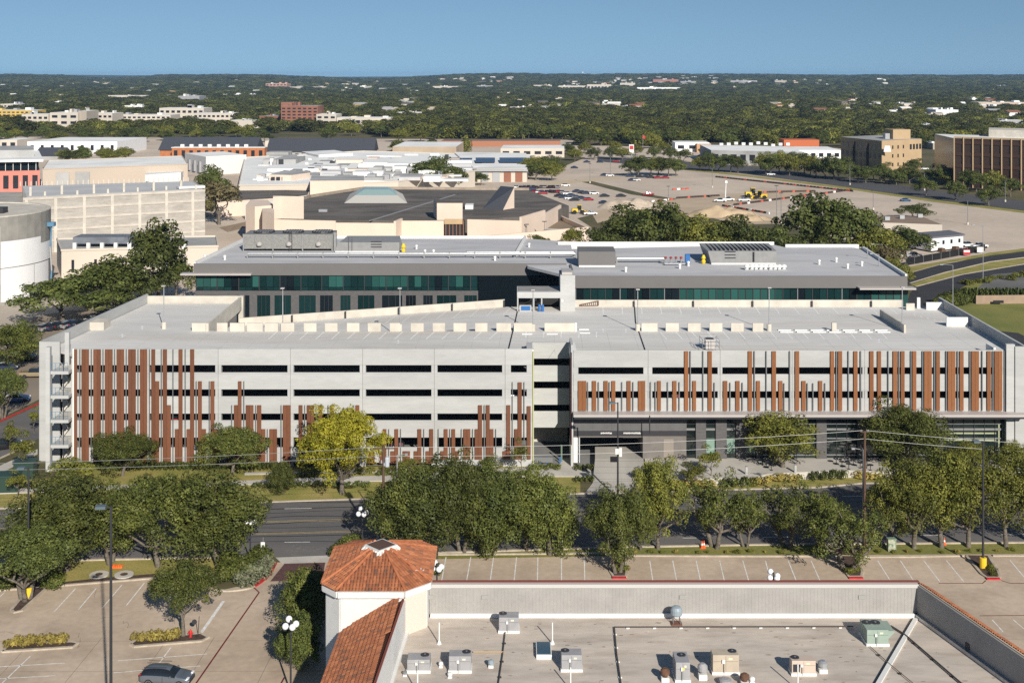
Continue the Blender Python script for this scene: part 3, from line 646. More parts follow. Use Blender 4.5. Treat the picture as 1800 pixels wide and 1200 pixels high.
# ================================================================ office building behind the garage
OFF = thing('office_building', 'low office block with grey metal fascia and green glass band behind garage', 'office building', (0, 230, 0))
RZ = 17.5
M_roofg = mat('grey_roof_membrane', (0.52,0.52,0.53), 0.85, (0.44,0.44,0.455), 0.09, fine=0.05, fscale=0.8, stain=0.4, sscale=0.12, stretch=(0.4,1.3,1))
D1, D2 = 237.8, 223.0
# left wing
xl0, xl1 = XA(344,D1), 12.0
part(MB().prism([(xl0,D1),(xl1,D1),(xl1+1,270.5),(3.0,276),(-59.5,276)], RZ-0.5, RZ), 'roof', M_roofg, OFF)
part(MB().box(xl0-0.3, 10.6, D1-0.35, D1, RZ-2.05, RZ+0.22), 'fascia', M_fascia, OFF)
part(MB().wall((xl0-0.2,D1),(-59.6,276.2),0.4,RZ-2.05,RZ+0.5), 'parapet', M_white, OFF)
part(MB().wall((-59.6,276.2),(3.0,276.2),0.4,RZ-0.4,RZ+0.6), 'parapet', M_white, OFF)
part(MB().wall((3.0,276.2),(0.5,247.0),0.4,RZ-0.4,RZ+0.6), 'parapet', M_white, OFF)
part(MB().box(xl0+.2, 10.4, D1+0.35, D1+30, 0, RZ-0.5), 'core_wall', M_dark, OFF)
zt, zb = ZA(481,D1), ZA(511,D1)
px = 345.0; k = 0
while px < 985:
    w = rnd.choice((11.5, 12.2, 12.2, 13.0)); r = rnd.random()
    clus = math.sin(px*0.021)+math.sin(px*0.055+1)
    m = M_teal2 if clus + rnd.uniform(-0.8,0.8) > 0.35 else (M_dglass if r > 0.82 else M_teal)
    part(MB().box(XA(px,D1)+.03, XA(px+w,D1)-.03, D1+0.02, D1+0.1, zb+0.75, zt), 'window_pane', m, OFF)
    part(MB().box(XA(px,D1)+.03, XA(px+w,D1)-.03, D1+0.02, D1+0.1, zb+0.05, zb+0.68), 'window_pane', M_teal if m is not M_dglass else M_dglass, OFF)
    if k % 3 == 0: part(MB().box(XA(px,D1)-.09, XA(px,D1)+.09, D1-0.14, D1+0.02, zb, zt), 'mullion', M_dark, OFF)
    px += w; k += 1
part(MB().box(xl0, 10.5, D1-0.06, D1+0.35, ZA(516,D1), zb), 'band', M_brickg, OFF)
part(MB().box(xl0-2.6, XA(444,D1), D1-1.5, D1+0.4, ZA(482,D1), ZA(479,D1)), 'sunshade', M_canopy, OFF)
wins = [(345,350),(360,386),(416,438.5),(452,475),(482.5,511.5),(525.5,555),(562.5,585),(598.5,616),(629,658),(671.5,707),(713.5,731),(744,760.5),(768,802),(816,838),(845,874),(897,925)]
prev = 343.5
for a, b in wins:
    part(MB().box(XA(prev,D1), XA(a,D1), D1-0.05, D1+0.3, 0, ZA(516,D1)), 'brick_pier', M_brickg, OFF)
    wp_ = part(MB().box(XA(a,D1), XA(b,D1), D1+0.12, D1+0.2, 3.0, ZA(519,D1)), 'window_pane', M_teal if rnd.random()<0.6 else M_dglass, OFF)
    part(MB().box(XA(a,D1), XA(b,D1), D1-0.045, D1+0.3, ZA(519,D1), ZA(516,D1)-.002), 'lintel', M_brickg, OFF)
    for q in (1,2): part(MB().box(XA(a+(b-a)*q/3,D1)-.04, XA(a+(b-a)*q/3,D1)+.04, D1+0.05, D1+0.12, 3.0, ZA(519,D1)), 'mullion', M_dark, wp_)
    prev = b
part(MB().box(XA(prev,D1), XA(985,D1), D1-0.05, D1+0.3, 0, ZA(516,D1)), 'brick_pier', M_brickg, OFF)
# right wing
xr0, xr1 = XA(1008,D2), XA(1592,D2)
part(MB().prism([(xr0,D2),(xr1,D2),(74.2,258.5),(73.0,262.0),(58.5,262.0),(57.0,266.0),(2.2,258.0),(3.0,236.0)], RZ-0.53, RZ-0.03), 'roof', M_roofg, OFF)
part(MB().box(xr0-.2, xr1+0.2, D2-0.4, D2, RZ-1.95, RZ+0.2), 'fascia', M_fascia, OFF)
part(MB().box(xr0-.1, xr0+.3, D2, D2+14, RZ-1.95, RZ+0.2), 'fascia', M_fascia, OFF)
part(MB().wall((xr1+.1,D2),(74.4,259),0.4,RZ-1.9,RZ+0.55), 'parapet', M_white, OFF)
part(MB().wall((74.3,262.2),(58.6,262.2),0.4,RZ-1.9,RZ+0.6), 'parapet', M_white, OFF)
part(MB().wall((57.0,266.2),(10.0,266.2),0.4,RZ-1.9,RZ+0.6), 'parapet', M_white, OFF)
part(MB().box(xr0+.2, xr1-.2, D2+0.3, D2+30, 0, RZ-0.6), 'core_wall', M_dark, OFF)
zt2, zb2 = ZA(505,D2), ZA(527,D2)
px = 1012.0; k = 0
while px < 1590:
    w = 13.0; pale_run = (1187 < px < 1372) or (1530 < px < 1585)  # two runs of paler teal panes
    m = M_teal2 if pale_run else (M_dglass if rnd.random() > 0.6 else M_teal)
    part(MB().box(XA(px,D2)+.04, XA(px+w,D2)-.04, D2+0.05, D2+0.13, zb2-3, zt2), 'window_pane', m, OFF)
    if k % 2 == 0 or pale_run: part(MB().box(XA(px,D2)-.07, XA(px,D2)+.07, D2-0.08, D2+0.05, zb2-3, zt2), 'mullion', M_dark if not (k % 6 == 0 and not pale_run) else M_chain, OFF)
    px += w; k += 1
part(MB().box(XA(1505,D2), XA(1603,D2), D2-2.4, D2-0.42, ZA(505,D2)-0.05, ZA(502.5,D2)), 'sunshade', M_canopy, OFF)
part(MB().box(-6.5, xr0-0.25, D1-0.3, D1+0.3, 9, RZ-2.1), 'link_glass', M_dglass, OFF)
# ---- roof plant of the office (things standing on the roof)
def plant(name, label, x0, x1, D, dep, z0, h, m, mtop=None, slope=0.0, cat='plant unit'):
    t = thing(name, label, cat, ((x0+x1)/2, D, z0))
    b = MB(); b.add([(x0,D,z0+0.35),(x1,D,z0+0.35),(x1,D+dep,z0+0.35),(x0,D+dep,z0+0.35),(x0+slope,D,z0+h),(x1-slope*0.0,D,z0+h),(x1-slope*0.6,D+dep,z0+h+0.3),(x0+slope*1.6,D+dep,z0+h+0.3)],
       [(0,3,2,1),(4,5,6,7),(0,1,5,4),(1,2,6,5),(2,3,7,6),(3,0,4,7)]); part(b, 'casing', m, t)
    part(MB().box(x0+0.1,x1-0.1,D+0.1,D+dep-0.1,z0,z0+0.35), 'kerb_base', M_white, t)
    return t
M_mesh = mat('screen_mesh', (0.27,0.265,0.25), 0.55, (0.22,0.22,0.21), 2.2, metal=0.3, fine=0.25, fscale=5)
M_unit = mat('plant_casing', (0.255,0.255,0.25), 0.5, (0.22,0.22,0.222), 1.0)
DC = 256.0
t = thing('cooling_tower', 'three bay mesh screened cooling tower on office roof left end', 'cooling tower', (XA(505,DC), DC, RZ))
x0, x1 = XA(428,DC), XA(584,DC); zc = ZA(412,DC)
part(MB().box(x0,x1,DC,DC+7,RZ+0.5,zc), 'casing', M_mesh, t)
for i in range(4): xx = x0+(x1-x0)*i/3; part(MB().box(xx-.12,xx+.12,DC-.15,DC-.003,RZ,zc+.1), 'frame_post', M_unit, t)
for i in range(3):
    xa = x0+(x1-x0)*(i+.3)/3; part(MB().lathe((xa+1.8,DC+3.5,zc+.004), [(2.3,0),(2.2,0.35),(2.0,0.36)], 20), 'fan_ring', M_dark, t)
    for q in range(7): part(MB().box(xa+0.1+q*0.55,xa+0.38+q*0.55,DC+1.6,DC+5.4,zc+0.37,zc+0.42), 'grille_bar', M_unit, t)
    part(MB().lathe((xa+1.5,DC-0.35,RZ+1.0), [(0.1,0),(0.55,0.25),(0.6,0.7),(0.2,1.0)], 10), 'pump', M_canopy, t)
for xx in (x0+9.6, x0+10.2): part(MB().tube((xx,DC-.25,RZ),(xx,DC-.25,zc+0.9),0.04,n=5), 'ladder_rail', M_dark, t)
for q in range(12): part(MB().tube((x0+9.6,DC-.25,RZ+.3+q*.3),(x0+10.2,DC-.25,RZ+.3+q*.3),0.025,n=5), 'ladder_rung', M_dark, t)
part(MB().box(x1+0.3,x1+0.9,DC-0.1,DC+0.5,RZ,zc+0.4), 'frame_post', M_unit, t)
D_ = 254.0
t = plant('air_handler', 'long grey air handling unit with ladder beside the cooling tower', XA(588,D_), XA(702,D_), D_, 8.0, RZ, ZA(426,D_)-RZ, M_unit, slope=1.0)
for i in range(3): part(MB().box(XA(652,D_),XA(671,D_),D_-0.12,D_-0.004,RZ+1.1+i*0.55,RZ+1.25+i*0.55), 'louvre', M_dark, t)
for xx in (XA(613,D_),XA(619,D_)): part(MB().tube((xx,D_-.2,RZ+.4),(xx,D_-.2,RZ+3.2),0.04,n=5), 'ladder_rail', M_dark, t)
part(MB().lathe((XA(709,D_),D_,RZ), [(0.35,0),(0.45,0.5),(0.25,0.8),(0.5,1.2),(0.2,1.9)], 10), 'yellow_pump', M_yellow, t)
t = plant('stair_bulkhead', 'plain grey box bulkhead on office roof at the wing joint', XA(1017,235), XA(1082,235), 235.0, 5.0, RZ-.03, ZA(442,235)-RZ, M_fascia, cat='bulkhead')
D_ = 238.0
t = plant('air_handler', 'grey air handler with ribbed sloping top near office right roof', XA(1250,D_), XA(1365,D_), D_, 9.0, RZ-.03, ZA(441,D_)-RZ, M_unit, slope=-0.6)
for i in range(15):
    xx = XA(1252,D_)+i*0.83; part(MB().box(xx,xx+0.12,D_+.2,D_+8.6,ZA(441,D_)+.06,ZA(441,D_)+.34), 'roof_rib', M_fascia, t)
for i in range(3): part(MB().box(XA(1274,D_),XA(1293,D_),D_-0.12,D_-0.004,RZ+1.2+i*0.6,RZ+1.35+i*0.6), 'louvre', M_dark, t)
part(MB().box(XA(1323,D_),XA(1326,D_),D_-0.1,D_-0.004,RZ+.5,ZA(441,D_)-.2), 'door_gap', M_black, t)
part(MB().lathe((XA(1238,D_),D_+1,RZ), [(0.3,0),(0.45,0.5),(0.25,0.8),(0.45,1.1),(0.2,1.7)], 10), 'yellow_pump', M_yellow, t)
# pipes on the roofs
def pipe_run(label, pts, r, sup=0.0, n=8, m=None):
    t = thing('roof_pipe', label, 'pipe', pts[0])
    for a, b in zip(pts[:-1], pts[1:]): part(MB().tube(a, b, r, n=n), 'pipe', m or M_steel, t)
    if sup:
        a, b = Vector(pts[0]), Vector(pts[-1]); k = int((b-a).length/sup)
        for i in range(k+1):
            p = a.lerp(b, i/max(k,1)); part(MB().box(p.x-.12,p.x+.12,p.y-.3,p.y+.3,p.z-0.9,p.z+r+.04), 'pipe_support', M_unit, t)
    return t
pipe_run('long silver duct across the left office roof front', [(XA(435,246),246,RZ+0.9),(XA(1012,246),246,RZ+0.9)], 0.32, 5.0)
pipe_run('silver duct across right office roof between bulkhead and valves', [(XA(1084,240),240,RZ+0.8),(XA(1168,240),240,RZ+0.8)], 0.3, 5.0)
pipe_run('thin silver pipe behind the long left roof duct', [(XA(820,249),249,RZ+0.8),(XA(1010,249),249,RZ+0.8)], 0.2, 8.0)
t = thing('valve_manifold', 'red and silver valve manifold on the right office roof', 'valves', (XA(1185,238),238,RZ))
for i in range(4):
    xx = XA(1170+9*i,238); part(MB().tube((xx,238,RZ),(xx,238,RZ+1.5),0.16), 'riser', M_steel, t)
    part(MB().tube((xx,237.8,RZ+1.2),(xx,237.8,RZ+1.5),0.28,n=10), 'valve_wheel', mat('valve_red',(0.32,0.03,0.03),0.5), t)
part(MB().box(XA(1205,238),XA(1213,238),238,239,RZ,RZ+1.9), 'control_box', M_blue, t)
part(MB().box(XA(1168,237),XA(1210,237),236.6,237.0,RZ+.2,RZ+.5), 'header', M_steel, t)
for i in range(9):
    px = 1313+8.2*i + rnd.uniform(-1,1); D_ = 231.5
    o = thing('exhaust_fan', 'small white rooftop exhaust fan in row before the ribbed air handler', 'exhaust fan', (XA(px,D_),D_,RZ), 'exhaust fans on the right office roof')
    part(MB().lathe((XA(px,D_),D_,RZ-.04), [(0.35,0),(0.35,0.5),(0.55,0.55),(0.5,0.9),(0.2,1.05)], 10), 'hood', M_white, o)
    part(MB().box(XA(px,D_)-.45,XA(px,D_)+.45,D_-.45,D_+.45,RZ-.05,RZ+.12), 'base_kerb', M_steel, o)
for i, (px, D_) in enumerate(((747,252),(762,252),(732,259),(1210,236),(1195,233),(360,245),(395,244),(1440,238),(1470,241),(1515,236),(1490,233),(1100,229),(870,243),(930,262))):
    tag(MB().lathe((XA(px,D_),D_,RZ-.04), [(0.22,0),(0.2,0.6),(0.3,0.65),(0.28,0.9),(0.08,1.0)], 10).build('vent_pipe', M_white), 'short white vent pipe standing on the office roof', 'vent', 'vents on the office roof')
def goose_lamp(px, yt, D, z0, label, arm=-1.6, group=None):
    x = XA(px, D); zt = ZA(yt, D); t = thing('lamp_post', label, 'lamp post', (x, D, z0), group)
    part(MB().tube((x,D,z0),(x,D,zt),0.11,0.07,8), 'pole', M_steel, t)
    part(MB().tube((x,D,zt),(x+arm,D,zt+0.15),0.05,0.04,6), 'arm', M_steel, t)
    part(MB().box(min(x+arm,x+arm*1.35),max(x+arm,x+arm*1.35),D-.18,D+.18,zt+.05,zt+.22), 'lamp_head', M_steel, t)
goose_lamp(1525, 436, 246, RZ, 'goose neck lamp on office roof right end, farther one', -1.3)
goose_lamp(1545, 447, 236, RZ, 'goose neck lamp on office roof right end, nearer one', -1.3)
# ================================================================ front shop building with tiled tower
M_stucco = mat('white_stucco', (0.66,0.655,0.64), 0.85, (0.60,0.60,0.59), 0.7, fine=0.03, fscale=4, bump=0.2, bscale=20)
M_peach = mat('peach_stucco', (0.60,0.515,0.45), 0.85, fine=0.03, bump=0.2, bscale=20)
M_rib = mat('ribbed_grey_cladding', (0.325,0.312,0.297), 0.7, (0.295,0.283,0.27), 0.5, fine=0.04, fscale=3, stain=0.25, sscale=0.3)
M_froof = mat('bitumen_roof', (0.55,0.482,0.415), 0.92, (0.46,0.41,0.36), 0.25, fine=0.08, fscale=1.5, stain=0.55, sscale=0.5, stcol=(0.34,0.275,0.22), stretch=(0.5,1.5,1), bump=0.15)
def tile_mat():
    m = bpy.data.materials.new('terracotta_tile'); m.use_nodes = True; nt = m.node_tree; N = nt.nodes; L = nt.links; b = N['Principled BSDF']
    b.inputs['Roughness'].default_value = 0.85; g = N.new('ShaderNodeNewGeometry')
    cr = N.new('ShaderNodeValToRGB'); e = cr.color_ramp.elements
    e[0].position = 0.0; e[0].color = (0.17,0.085,0.055,1); e[1].position = 1.0; e[1].color = (0.43,0.165,0.075,1)
    for p, c in ((0.10,(0.20,0.088,0.052,1)),(0.2,(0.28,0.100,0.046,1)),(0.7,(0.34,0.122,0.053,1))):
        q = e.new(p); q.color = c
    n = N.new('ShaderNodeTexNoise'); n.inputs['Scale'].default_value = 1.1; n.inputs['Detail'].default_value = 3; L.new(g.outputs['Position'], n.inputs['Vector'])
    a = N.new('ShaderNodeMath'); a.operation = 'MULTIPLY_ADD'; a.inputs[1].default_value = 1.2; a.inputs[2].default_value = -0.55; L.new(n.outputs['Fac'], a.inputs[0])
    s = N.new('ShaderNodeMath'); s.operation = 'ADD'; L.new(a.outputs[0], s.inputs[0]); L.new(g.outputs['Random Per Island'], s.inputs[1])
    L.new(s.outputs[0], cr.inputs['Fac']); L.new(cr.outputs['Color'], b.inputs['Base Color']); return m
M_tile = tile_mat(); M_under = mat('tile_underlay', (0.10,0.045,0.03), 0.9)

def tiles(a, b, c, d, w=0.27, l=0.40, name='tile_field', parent=None):
    """barrel tiles over the planar quad a-b (eave) to d-c (top)"""
    a, b, c, d = map(Vector, (a, b, c, d)); u = (b-a).normalized(); n = u.cross(d-a)
    if n.z < 0: n = -n
    n.normalize(); v = n.cross(u)
    if v.dot(d-a) < 0: v = -v
    hgt0 = (d-a).dot(v); hgt1 = (c-b).dot(v); hgt = max(hgt0, hgt1); du0 = (d-a).dot(u); du1 = (c-b).dot(u); W = (b-a).length
    mb = MB(); rows = max(1, int(hgt/l)); l = hgt/rows
    for j in range(rows):
        t = (j+0.5)/rows; x0 = du0*t; x1 = W + du1*t; i0 = math.ceil(x0/w-0.35); i1 = int(x1/w+0.35)
        for i in range(i0, i1):
            cx = (i+0.5)*w; y0 = j*l - 0.04; y1 = (j+1)*l; vs = []
            if (j+.6)*l > hgt0+(hgt1-hgt0)*min(1,max(0,cx/W)): continue
            jit = rnd.uniform(-0.012, 0.012)
            for yy, lift, rr in ((y0, 0.055, w*0.54), (y1, 0.02, w*0.44)):
                for k in range(5):
                    th = math.pi*k/4; vs.append(a + u*(cx+jit+rr*math.cos(th)) + v*yy + n*(lift+rr*0.75*math.sin(th)))
            mb.add(vs, [(k,k+1,6+k,5+k) for k in range(4)] + [(0,4,3,2,1)])
    o = part(mb, name, M_tile, parent); struct(o, 'stuff')
    part(MB().quad(a+n*.01, b+n*.01, c+n*.01, d+n*.01), 'underlay', M_under, parent)
    return o

SHOP = thing('shop_building', 'front shop building with flat roof, ribbed parapet and terracotta tiled edges', 'shop building', (12, 98, 0))
FZ = 7.0; PT = 9.95
part(MB().prism([(-9.3,104.9),(-7.0,106.6),(35.3,106.6),(38.7,94.9),(43.5,78),(-12.4,78)], 0, FZ), 'flat_roof', M_froof, SHOP)
part(MB().box(-7.2,35.45,106.6,106.85,0,PT-0.35), 'parapet_wall', M_rib, SHOP)
rb = MB()
for i in range(140): x = -7.0+0.303*i; rb.box(x,x+0.035,106.588,106.6,FZ+0.3,PT-0.45)
struct(part(rb, 'cladding_ribs', M_rib, SHOP), 'stuff')
part(MB().box(-7.2,35.4,106.45,106.86,PT-0.42,PT-0.1), 'coping', mat('coping_grey', (0.47,0.455,0.435), 0.6), SHOP)
part(MB().box(-7.2,35.6,106.87,107.2,PT-0.5,PT-0.02), 'tile_edge', mat('maroon_coping',(0.20,0.06,0.045),0.7), SHOP)
part(MB().box(-7.1,35.35,106.3,106.57,FZ+.002,FZ+0.33), 'base_flashing', M_white, SHOP)
for x in (756,852,1200,1515): part(MB().box(XA(x,106.5)-.28,XA(x,106.5)+.28,106.52,106.57,ZA(1053,106.5),ZA(1046,106.5)), 'vent_grille', mat('grille_grey',(0.30,0.295,0.28),0.6), SHOP)
# right parapet (inner face in shade)
pr0, pr1 = (35.4,106.6), (41.6,84.0)
part(MB().wall(pr0, pr1, 0.25, 0, PT-0.2), 'parapet_wall', M_rib, SHOP)
dv = Vector((pr1[0]-pr0[0], pr1[1]-pr0[1])).normalized(); nv = Vector((-dv.y, dv.x)); nv = nv if nv.x > 0 else -nv
def off(p, k): return (p[0]+nv.x*k, p[1]+nv.y*k)
tiles((*off(pr1,1.25),PT-0.75), (*off(pr0,1.25),PT-0.75), (*off(pr0,0.05),PT-0.05), (*off(pr1,0.05),PT-0.05), parent=SHOP)
part(MB().wall(off(pr0,-0.28), off(pr1,-0.28), 0.3, FZ+.002, FZ+0.33), 'base_flashing', M_steel, SHOP)
part(MB().wall(off(pr0,0.7), off(pr1,0.7), 0.2, 0, PT-0.8), 'outer_wall', M_stucco, SHOP)
part(MB().wall((off(pr0,-.16)[0]+1.8,off(pr0,-.16)[1]-6.6),(off(pr0,-.16)[0]+1.95,off(pr0,-.16)[1]-7.1), 0.06, ZA(1142,99.5), ZA(1132,99.5)), 'vent_grille', M_dark, SHOP)
# left side: tiled mansard
A0, A1 = (-14.35,102.3), (-15.0,78.0); B0_, B1_ = (-9.13,104.4), (-10.62,78.0)
tiles((*A1,7.5), (*A0,7.5), (*B0_,10.05), (*B1_,10.05), parent=SHOP)
part(MB().wall((-8.98,104.9),(-10.48,78), 0.24, FZ-0.5, 10.0), 'parapet_wall', M_stucco, SHOP)
part(MB().wall((-9.05,104.6),(-10.55,78), 0.16, 10.0, 10.14), 'coping', mat('maroon_coping',(0.20,0.06,0.045),0.7), SHOP)
part(MB().wall((-8.75,104.7),(-10.2,78), 0.25, FZ+.002, FZ+0.25), 'base_flashing', M_white, SHOP)
part(MB().wall((-14.2,102.2),(-14.85,78), 0.2, 6.6, 7.5), 'eave_fascia', M_stucco, SHOP)
part(MB().wall((-12.6,102.2),(-13.3,78), 0.3, 0, 7.4), 'outer_wall', M_stucco, SHOP)
# roof ridge seam and stains
part(MB().wall((35.0,106.0),(27.6,93.4), 0.35, FZ+.002, FZ+0.14), 'ridge_seam', M_white, SHOP)
part(MB().wall((34.7,106.0),(27.3,93.4), 0.12, FZ+.002, FZ+0.10), 'ridge_seam', M_black, SHOP)
sm_ = MB()
for k in range(260):
    x = rnd.uniform(-6, 38); y = rnd.uniform(88, 105.8); w = rnd.uniform(0.06, 0.28); h = rnd.uniform(0.03, 0.10); m = 7
    sm_.sheet([(x+w*math.cos(2*math.pi*i/m)*rnd.uniform(.6,1.1), y+h*math.sin(2*math.pi*i/m)*rnd.uniform(.6,1.1)) for i in range(m)], FZ+0.004+k*0.00003)
struct(part(sm_, 'debris_spots', mat('roof_dirt',(0.22,0.17,0.125),0.95,(0.3,0.24,0.19),2.0), SHOP), 'stuff')
# tower
TW = thing('tower', 'white octagonal corner tower with terracotta tiled hip roof and white cupola', 'tower', (-11.55, 107.8, 0))
cx0, cx1, cy0, cy1 = -16.2, -6.9, 102.4, 113.2; ch = 1.45
OCT = [(cx0+ch,cy0),(cx1-ch-0.6,cy0),(cx1,cy0+ch+0.4),(cx1,cy1-ch),(cx1-ch,cy1),(cx0+ch,cy1),(cx0,cy1-ch),(cx0,cy0+ch)]
cc = Vector((-11.55,107.8))
def inset(p, k): d = (cc-Vector(p)).normalized()*k; return (p[0]+d.x, p[1]+d.y)
wallp = [inset(p, 0.62) for p in OCT]
for i in range(8):
    a, b = wallp[i], wallp[(i+1)%8]
    part(MB().wall(a, b, 0.3, 0, 10.6), 'wall', M_peach if i == 1 else M_stucco, TW)
    a, b = inset(OCT[i],0.3), inset(OCT[(i+1)%8],0.3)
    part(MB().wall(a, b, 0.45, 10.35, 10.85), 'cornice', M_stucco, TW)
part(MB().prism([inset(p,0.15) for p in OCT], 10.86, 10.96), 'soffit', M_stucco, TW)
apex = 13.0; topf = 0.80
for i in range(8):
    a, b = OCT[i], OCT[(i+1)%8]
    top = lambda p: (p[0]+(cc.x-p[0])*topf, p[1]+(cc.y-p[1])*topf, 10.95+(apex-10.95)*topf)
    tiles((*a,10.95), (*b,10.95), top(b), top(a), parent=TW)
    part(MB().tube((a[0],a[1],11.06), Vector(top(a))+Vector((0,0,0.12)), 0.13, n=8), 'hip_tile', mat('hip_terracotta',(0.46,0.17,0.075),0.8,(0.33,0.11,0.05),2.0), TW)
cs = 1.45
cup = [(cc.x-cs,cc.y),(cc.x,cc.y-cs),(cc.x+cs,cc.y),(cc.x,cc.y+cs)]
part(MB().prism(cup, 12.1, 12.8), 'cupola', M_stucco, TW)
sc = MB()
for i in range(4):
    a, b = Vector((*cup[i],12.55)), Vector((*cup[(i+1)%4],12.55))
    for k in range(7):
        p = a.lerp(b,(k+.5)/7); o_ = (p-Vector((cc.x,cc.y,12.55))).normalized()*0.14; sc.tube(p+o_*0.2+Vector((0,0,.1)), p+o_*2.2-Vector((0,0,.16)), 0.115, n=7)
part(sc, 'cupola_tile_skirt', mat('white_tiles',(0.62,0.61,0.58),0.7), TW)
part(MB().prism([(cc.x+(p[0]-cc.x)*.86,cc.y+(p[1]-cc.y)*.86) for p in cup], 12.802, 12.83), 'cupola_cap', mat('brown_cap',(0.10,0.06,0.045),0.8), TW)
part(MB().wall((-7.4,104.6),(-8.6,107.6),0.1,11.9,11.98), 'white_streak', M_stucco, TW) if False else None
wt = MB()
for k in range(14):
    t = rnd.uniform(0.1,0.85); p = Vector((*OCT[2],10.95)).lerp(Vector((cc.x,cc.y,13.0)), t); wt.obox((p.x+rnd.uniform(-.5,.2),p.y+rnd.uniform(-.2,.6),p.z+0.14), (rnd.uniform(.1,.3),rnd.uniform(.06,.12),0.03), rnd.uniform(0,3))
struct(part(wt, 'mortar_patches', M_white, TW), 'stuff')

# ---- rooftop units
M_u1 = mat('unit_grey', (0.33,0.325,0.335), 0.5, (0.285,0.285,0.295), 1.5); M_u2 = mat('unit_tan', (0.47,0.40,0.31), 0.55, (0.42,0.355,0.28), 1.5)
M_u3 = mat('unit_green', (0.30,0.37,0.315), 0.5, (0.26,0.33,0.28), 1.5)
def rtu(label, x0, x1, ytop, yfront, ybase, m, fan=(0.25,), name='rooftop_unit', kerb_h=0.22, hood=None, fanr=0.30, panel=True):
    D = YD(ybase, FZ); s = D/F; w = (x1-x0)*s; z0 = FZ+kerb_h; h = (ybase-yfront)*s - kerb_h
    X0 = XA(x0, D); dep = max(0.9, F*(H-FZ-kerb_h-h)/(ytop-YH) - D)
    t = thing(name, label, 'rooftop unit', (X0+w/2, D, FZ), 'air conditioning units on the front roof')
    part(MB().box(X0,X0+w,D,D+dep,z0,z0+h), 'casing', m, t, bevel=0.03)
    part(MB().box(X0-.06,X0+w+.06,D-.08,D+dep+.05,FZ+.003,z0-.003), 'kerb_base', M_white, t)
    for f in fan:
        fr_ = part(MB().lathe((X0+w*f,D+dep*0.68,z0+h+.002), [(fanr*1.15,0),(fanr*1.1,0.05),(fanr,0.06)], 18), 'fan_ring', M_dark, t)
        part(MB().lathe((X0+w*f,D+dep*0.68,z0+h+.064), [(fanr*.3,0),(fanr*.3,0.03)], 10), 'fan_hub', M_chain, fr_)
    part(MB().box(X0+w*.5-.008,X0+w*.5+.008,D-.008,D-.001,z0+.05,z0+h-.05), 'panel_seam', M_dark, t)
    part(MB().box(X0+.05,X0+w-.05,D-.006,D-.001,z0+h*.62,z0+h*.62+.016), 'panel_seam', M_dark, t)
    part(MB().box(X0+w*.35,X0+w*.46,D-.14,D-.003,z0+h*.55,z0+h*.75), 'junction_box', M_white, t)
    part(MB().box(X0+w*.6,X0+w*.75,D-.012,D-.003,z0+h*.72,z0+h*.84), 'label_plate', mat('label_cream',(0.6,0.62,0.45),0.5), t)
    part(MB().tube((X0+w*.42,D-.08,z0+h*.5),(X0+w*.42,D-.08,FZ+.05),0.03,n=6), 'gas_pipe', M_chain, t)
    if hood: part(MB().add([(X0+w,D+.1,z0+h*.3),(X0+w,D+dep-.1,z0+h*.3),(X0+w,D+dep-.1,z0+h*.9),(X0+w,D+.1,z0+h*.9),(X0+w+hood,D+.1,z0+h*.75),(X0+w+hood,D+dep-.1,z0+h*.75),(X0+w+hood,D+dep-.1,z0+h*.9),(X0+w+hood,D+.1,z0+h*.9)],
        [(0,4,7,3),(4,5,6,7),(3,7,6,2),(0,1,5,4),(1,2,6,5)]), 'intake_hood', m, t)
    return t
rtu('grey rooftop unit standing closest to the ribbed parapet, left half', 877, 912, 1074, 1085, 1112, M_u1, (0.2,))
rtu('grey rooftop unit nearest the tower and tiled wing', 715.6, 755.6, 1146, 1159, 1182, M_u1, (0.75,))
rtu('grey rooftop unit with tan pipe running from its side', 789, 828, 1141, 1153, 1182, M_u1, (0.78,))
rtu('grey rooftop unit beside the low skylight curb', 987, 1023, 1138.6, 1151, 1180, M_u1, (0.2,))
rtu('narrow grey rooftop unit with yellow round sticker', 1188, 1213, 1144, 1164, 1199, M_u1, (0.55,))
rtu('tall tan rooftop unit with one fan', 1253, 1299, 1140, 1151, 1185, M_u2, (0.8,))
t7 = rtu('low pinkish tan rooftop unit with dark louvred end', 1392, 1434, 1153, 1161, 1187, mat('unit_pink', (0.52,0.42,0.35), 0.55), (0.2,), fanr=0.3)
rtu('large pale green rooftop unit with two fans and side hood', 1524, 1562, 1087, 1107, 1135, M_u3, (0.22,0.62), hood=0.5, fanr=0.36)
D_ = YD(1187, FZ); part(MB().box(XA(1394,D_),XA(1406,D_),D_-.012,D_-.002,FZ+.3,FZ+.9), 'louvre', M_dark, t7)
D_ = YD(1199, FZ); tag(MB().tube((XA(1201,D_),D_-.02,FZ+1.05),(XA(1201,D_),D_-.004,FZ+1.05),0.11,n=14).build('sticker', mat('sticker_yellow',(0.7,0.55,0.05),0.5)), 'round yellow warning sticker on narrow grey rooftop unit', 'sticker')
def rp_(px, py): return Vector(G(px, py, FZ))
def roof_pipe2(label, pts, r, m, name='roof_pipe', blocks=0, lift=0.14):
    t = thing(name, label, 'pipe', rp_(*pts[0])); P_ = [rp_(*p)+Vector((0,0,lift)) for p in pts]
    for a, b in zip(P_[:-1], P_[1:]):
        part(MB().tube(a, b, r, n=6), 'pipe', m, t)
        k = int((b-a).length/2.2)
        for i in range(k if blocks else 0):
            p = a.lerp(b,(i+.5)/k); part(MB().obox((p.x,p.y,FZ+.003),(0.28,0.16,max(0.05,lift-r)),0.2), 'support_block', M_white if blocks == 1 else M_dark, t)
M_rpipe = mat('black_iron_pipe',(0.06,0.052,0.048),0.7)
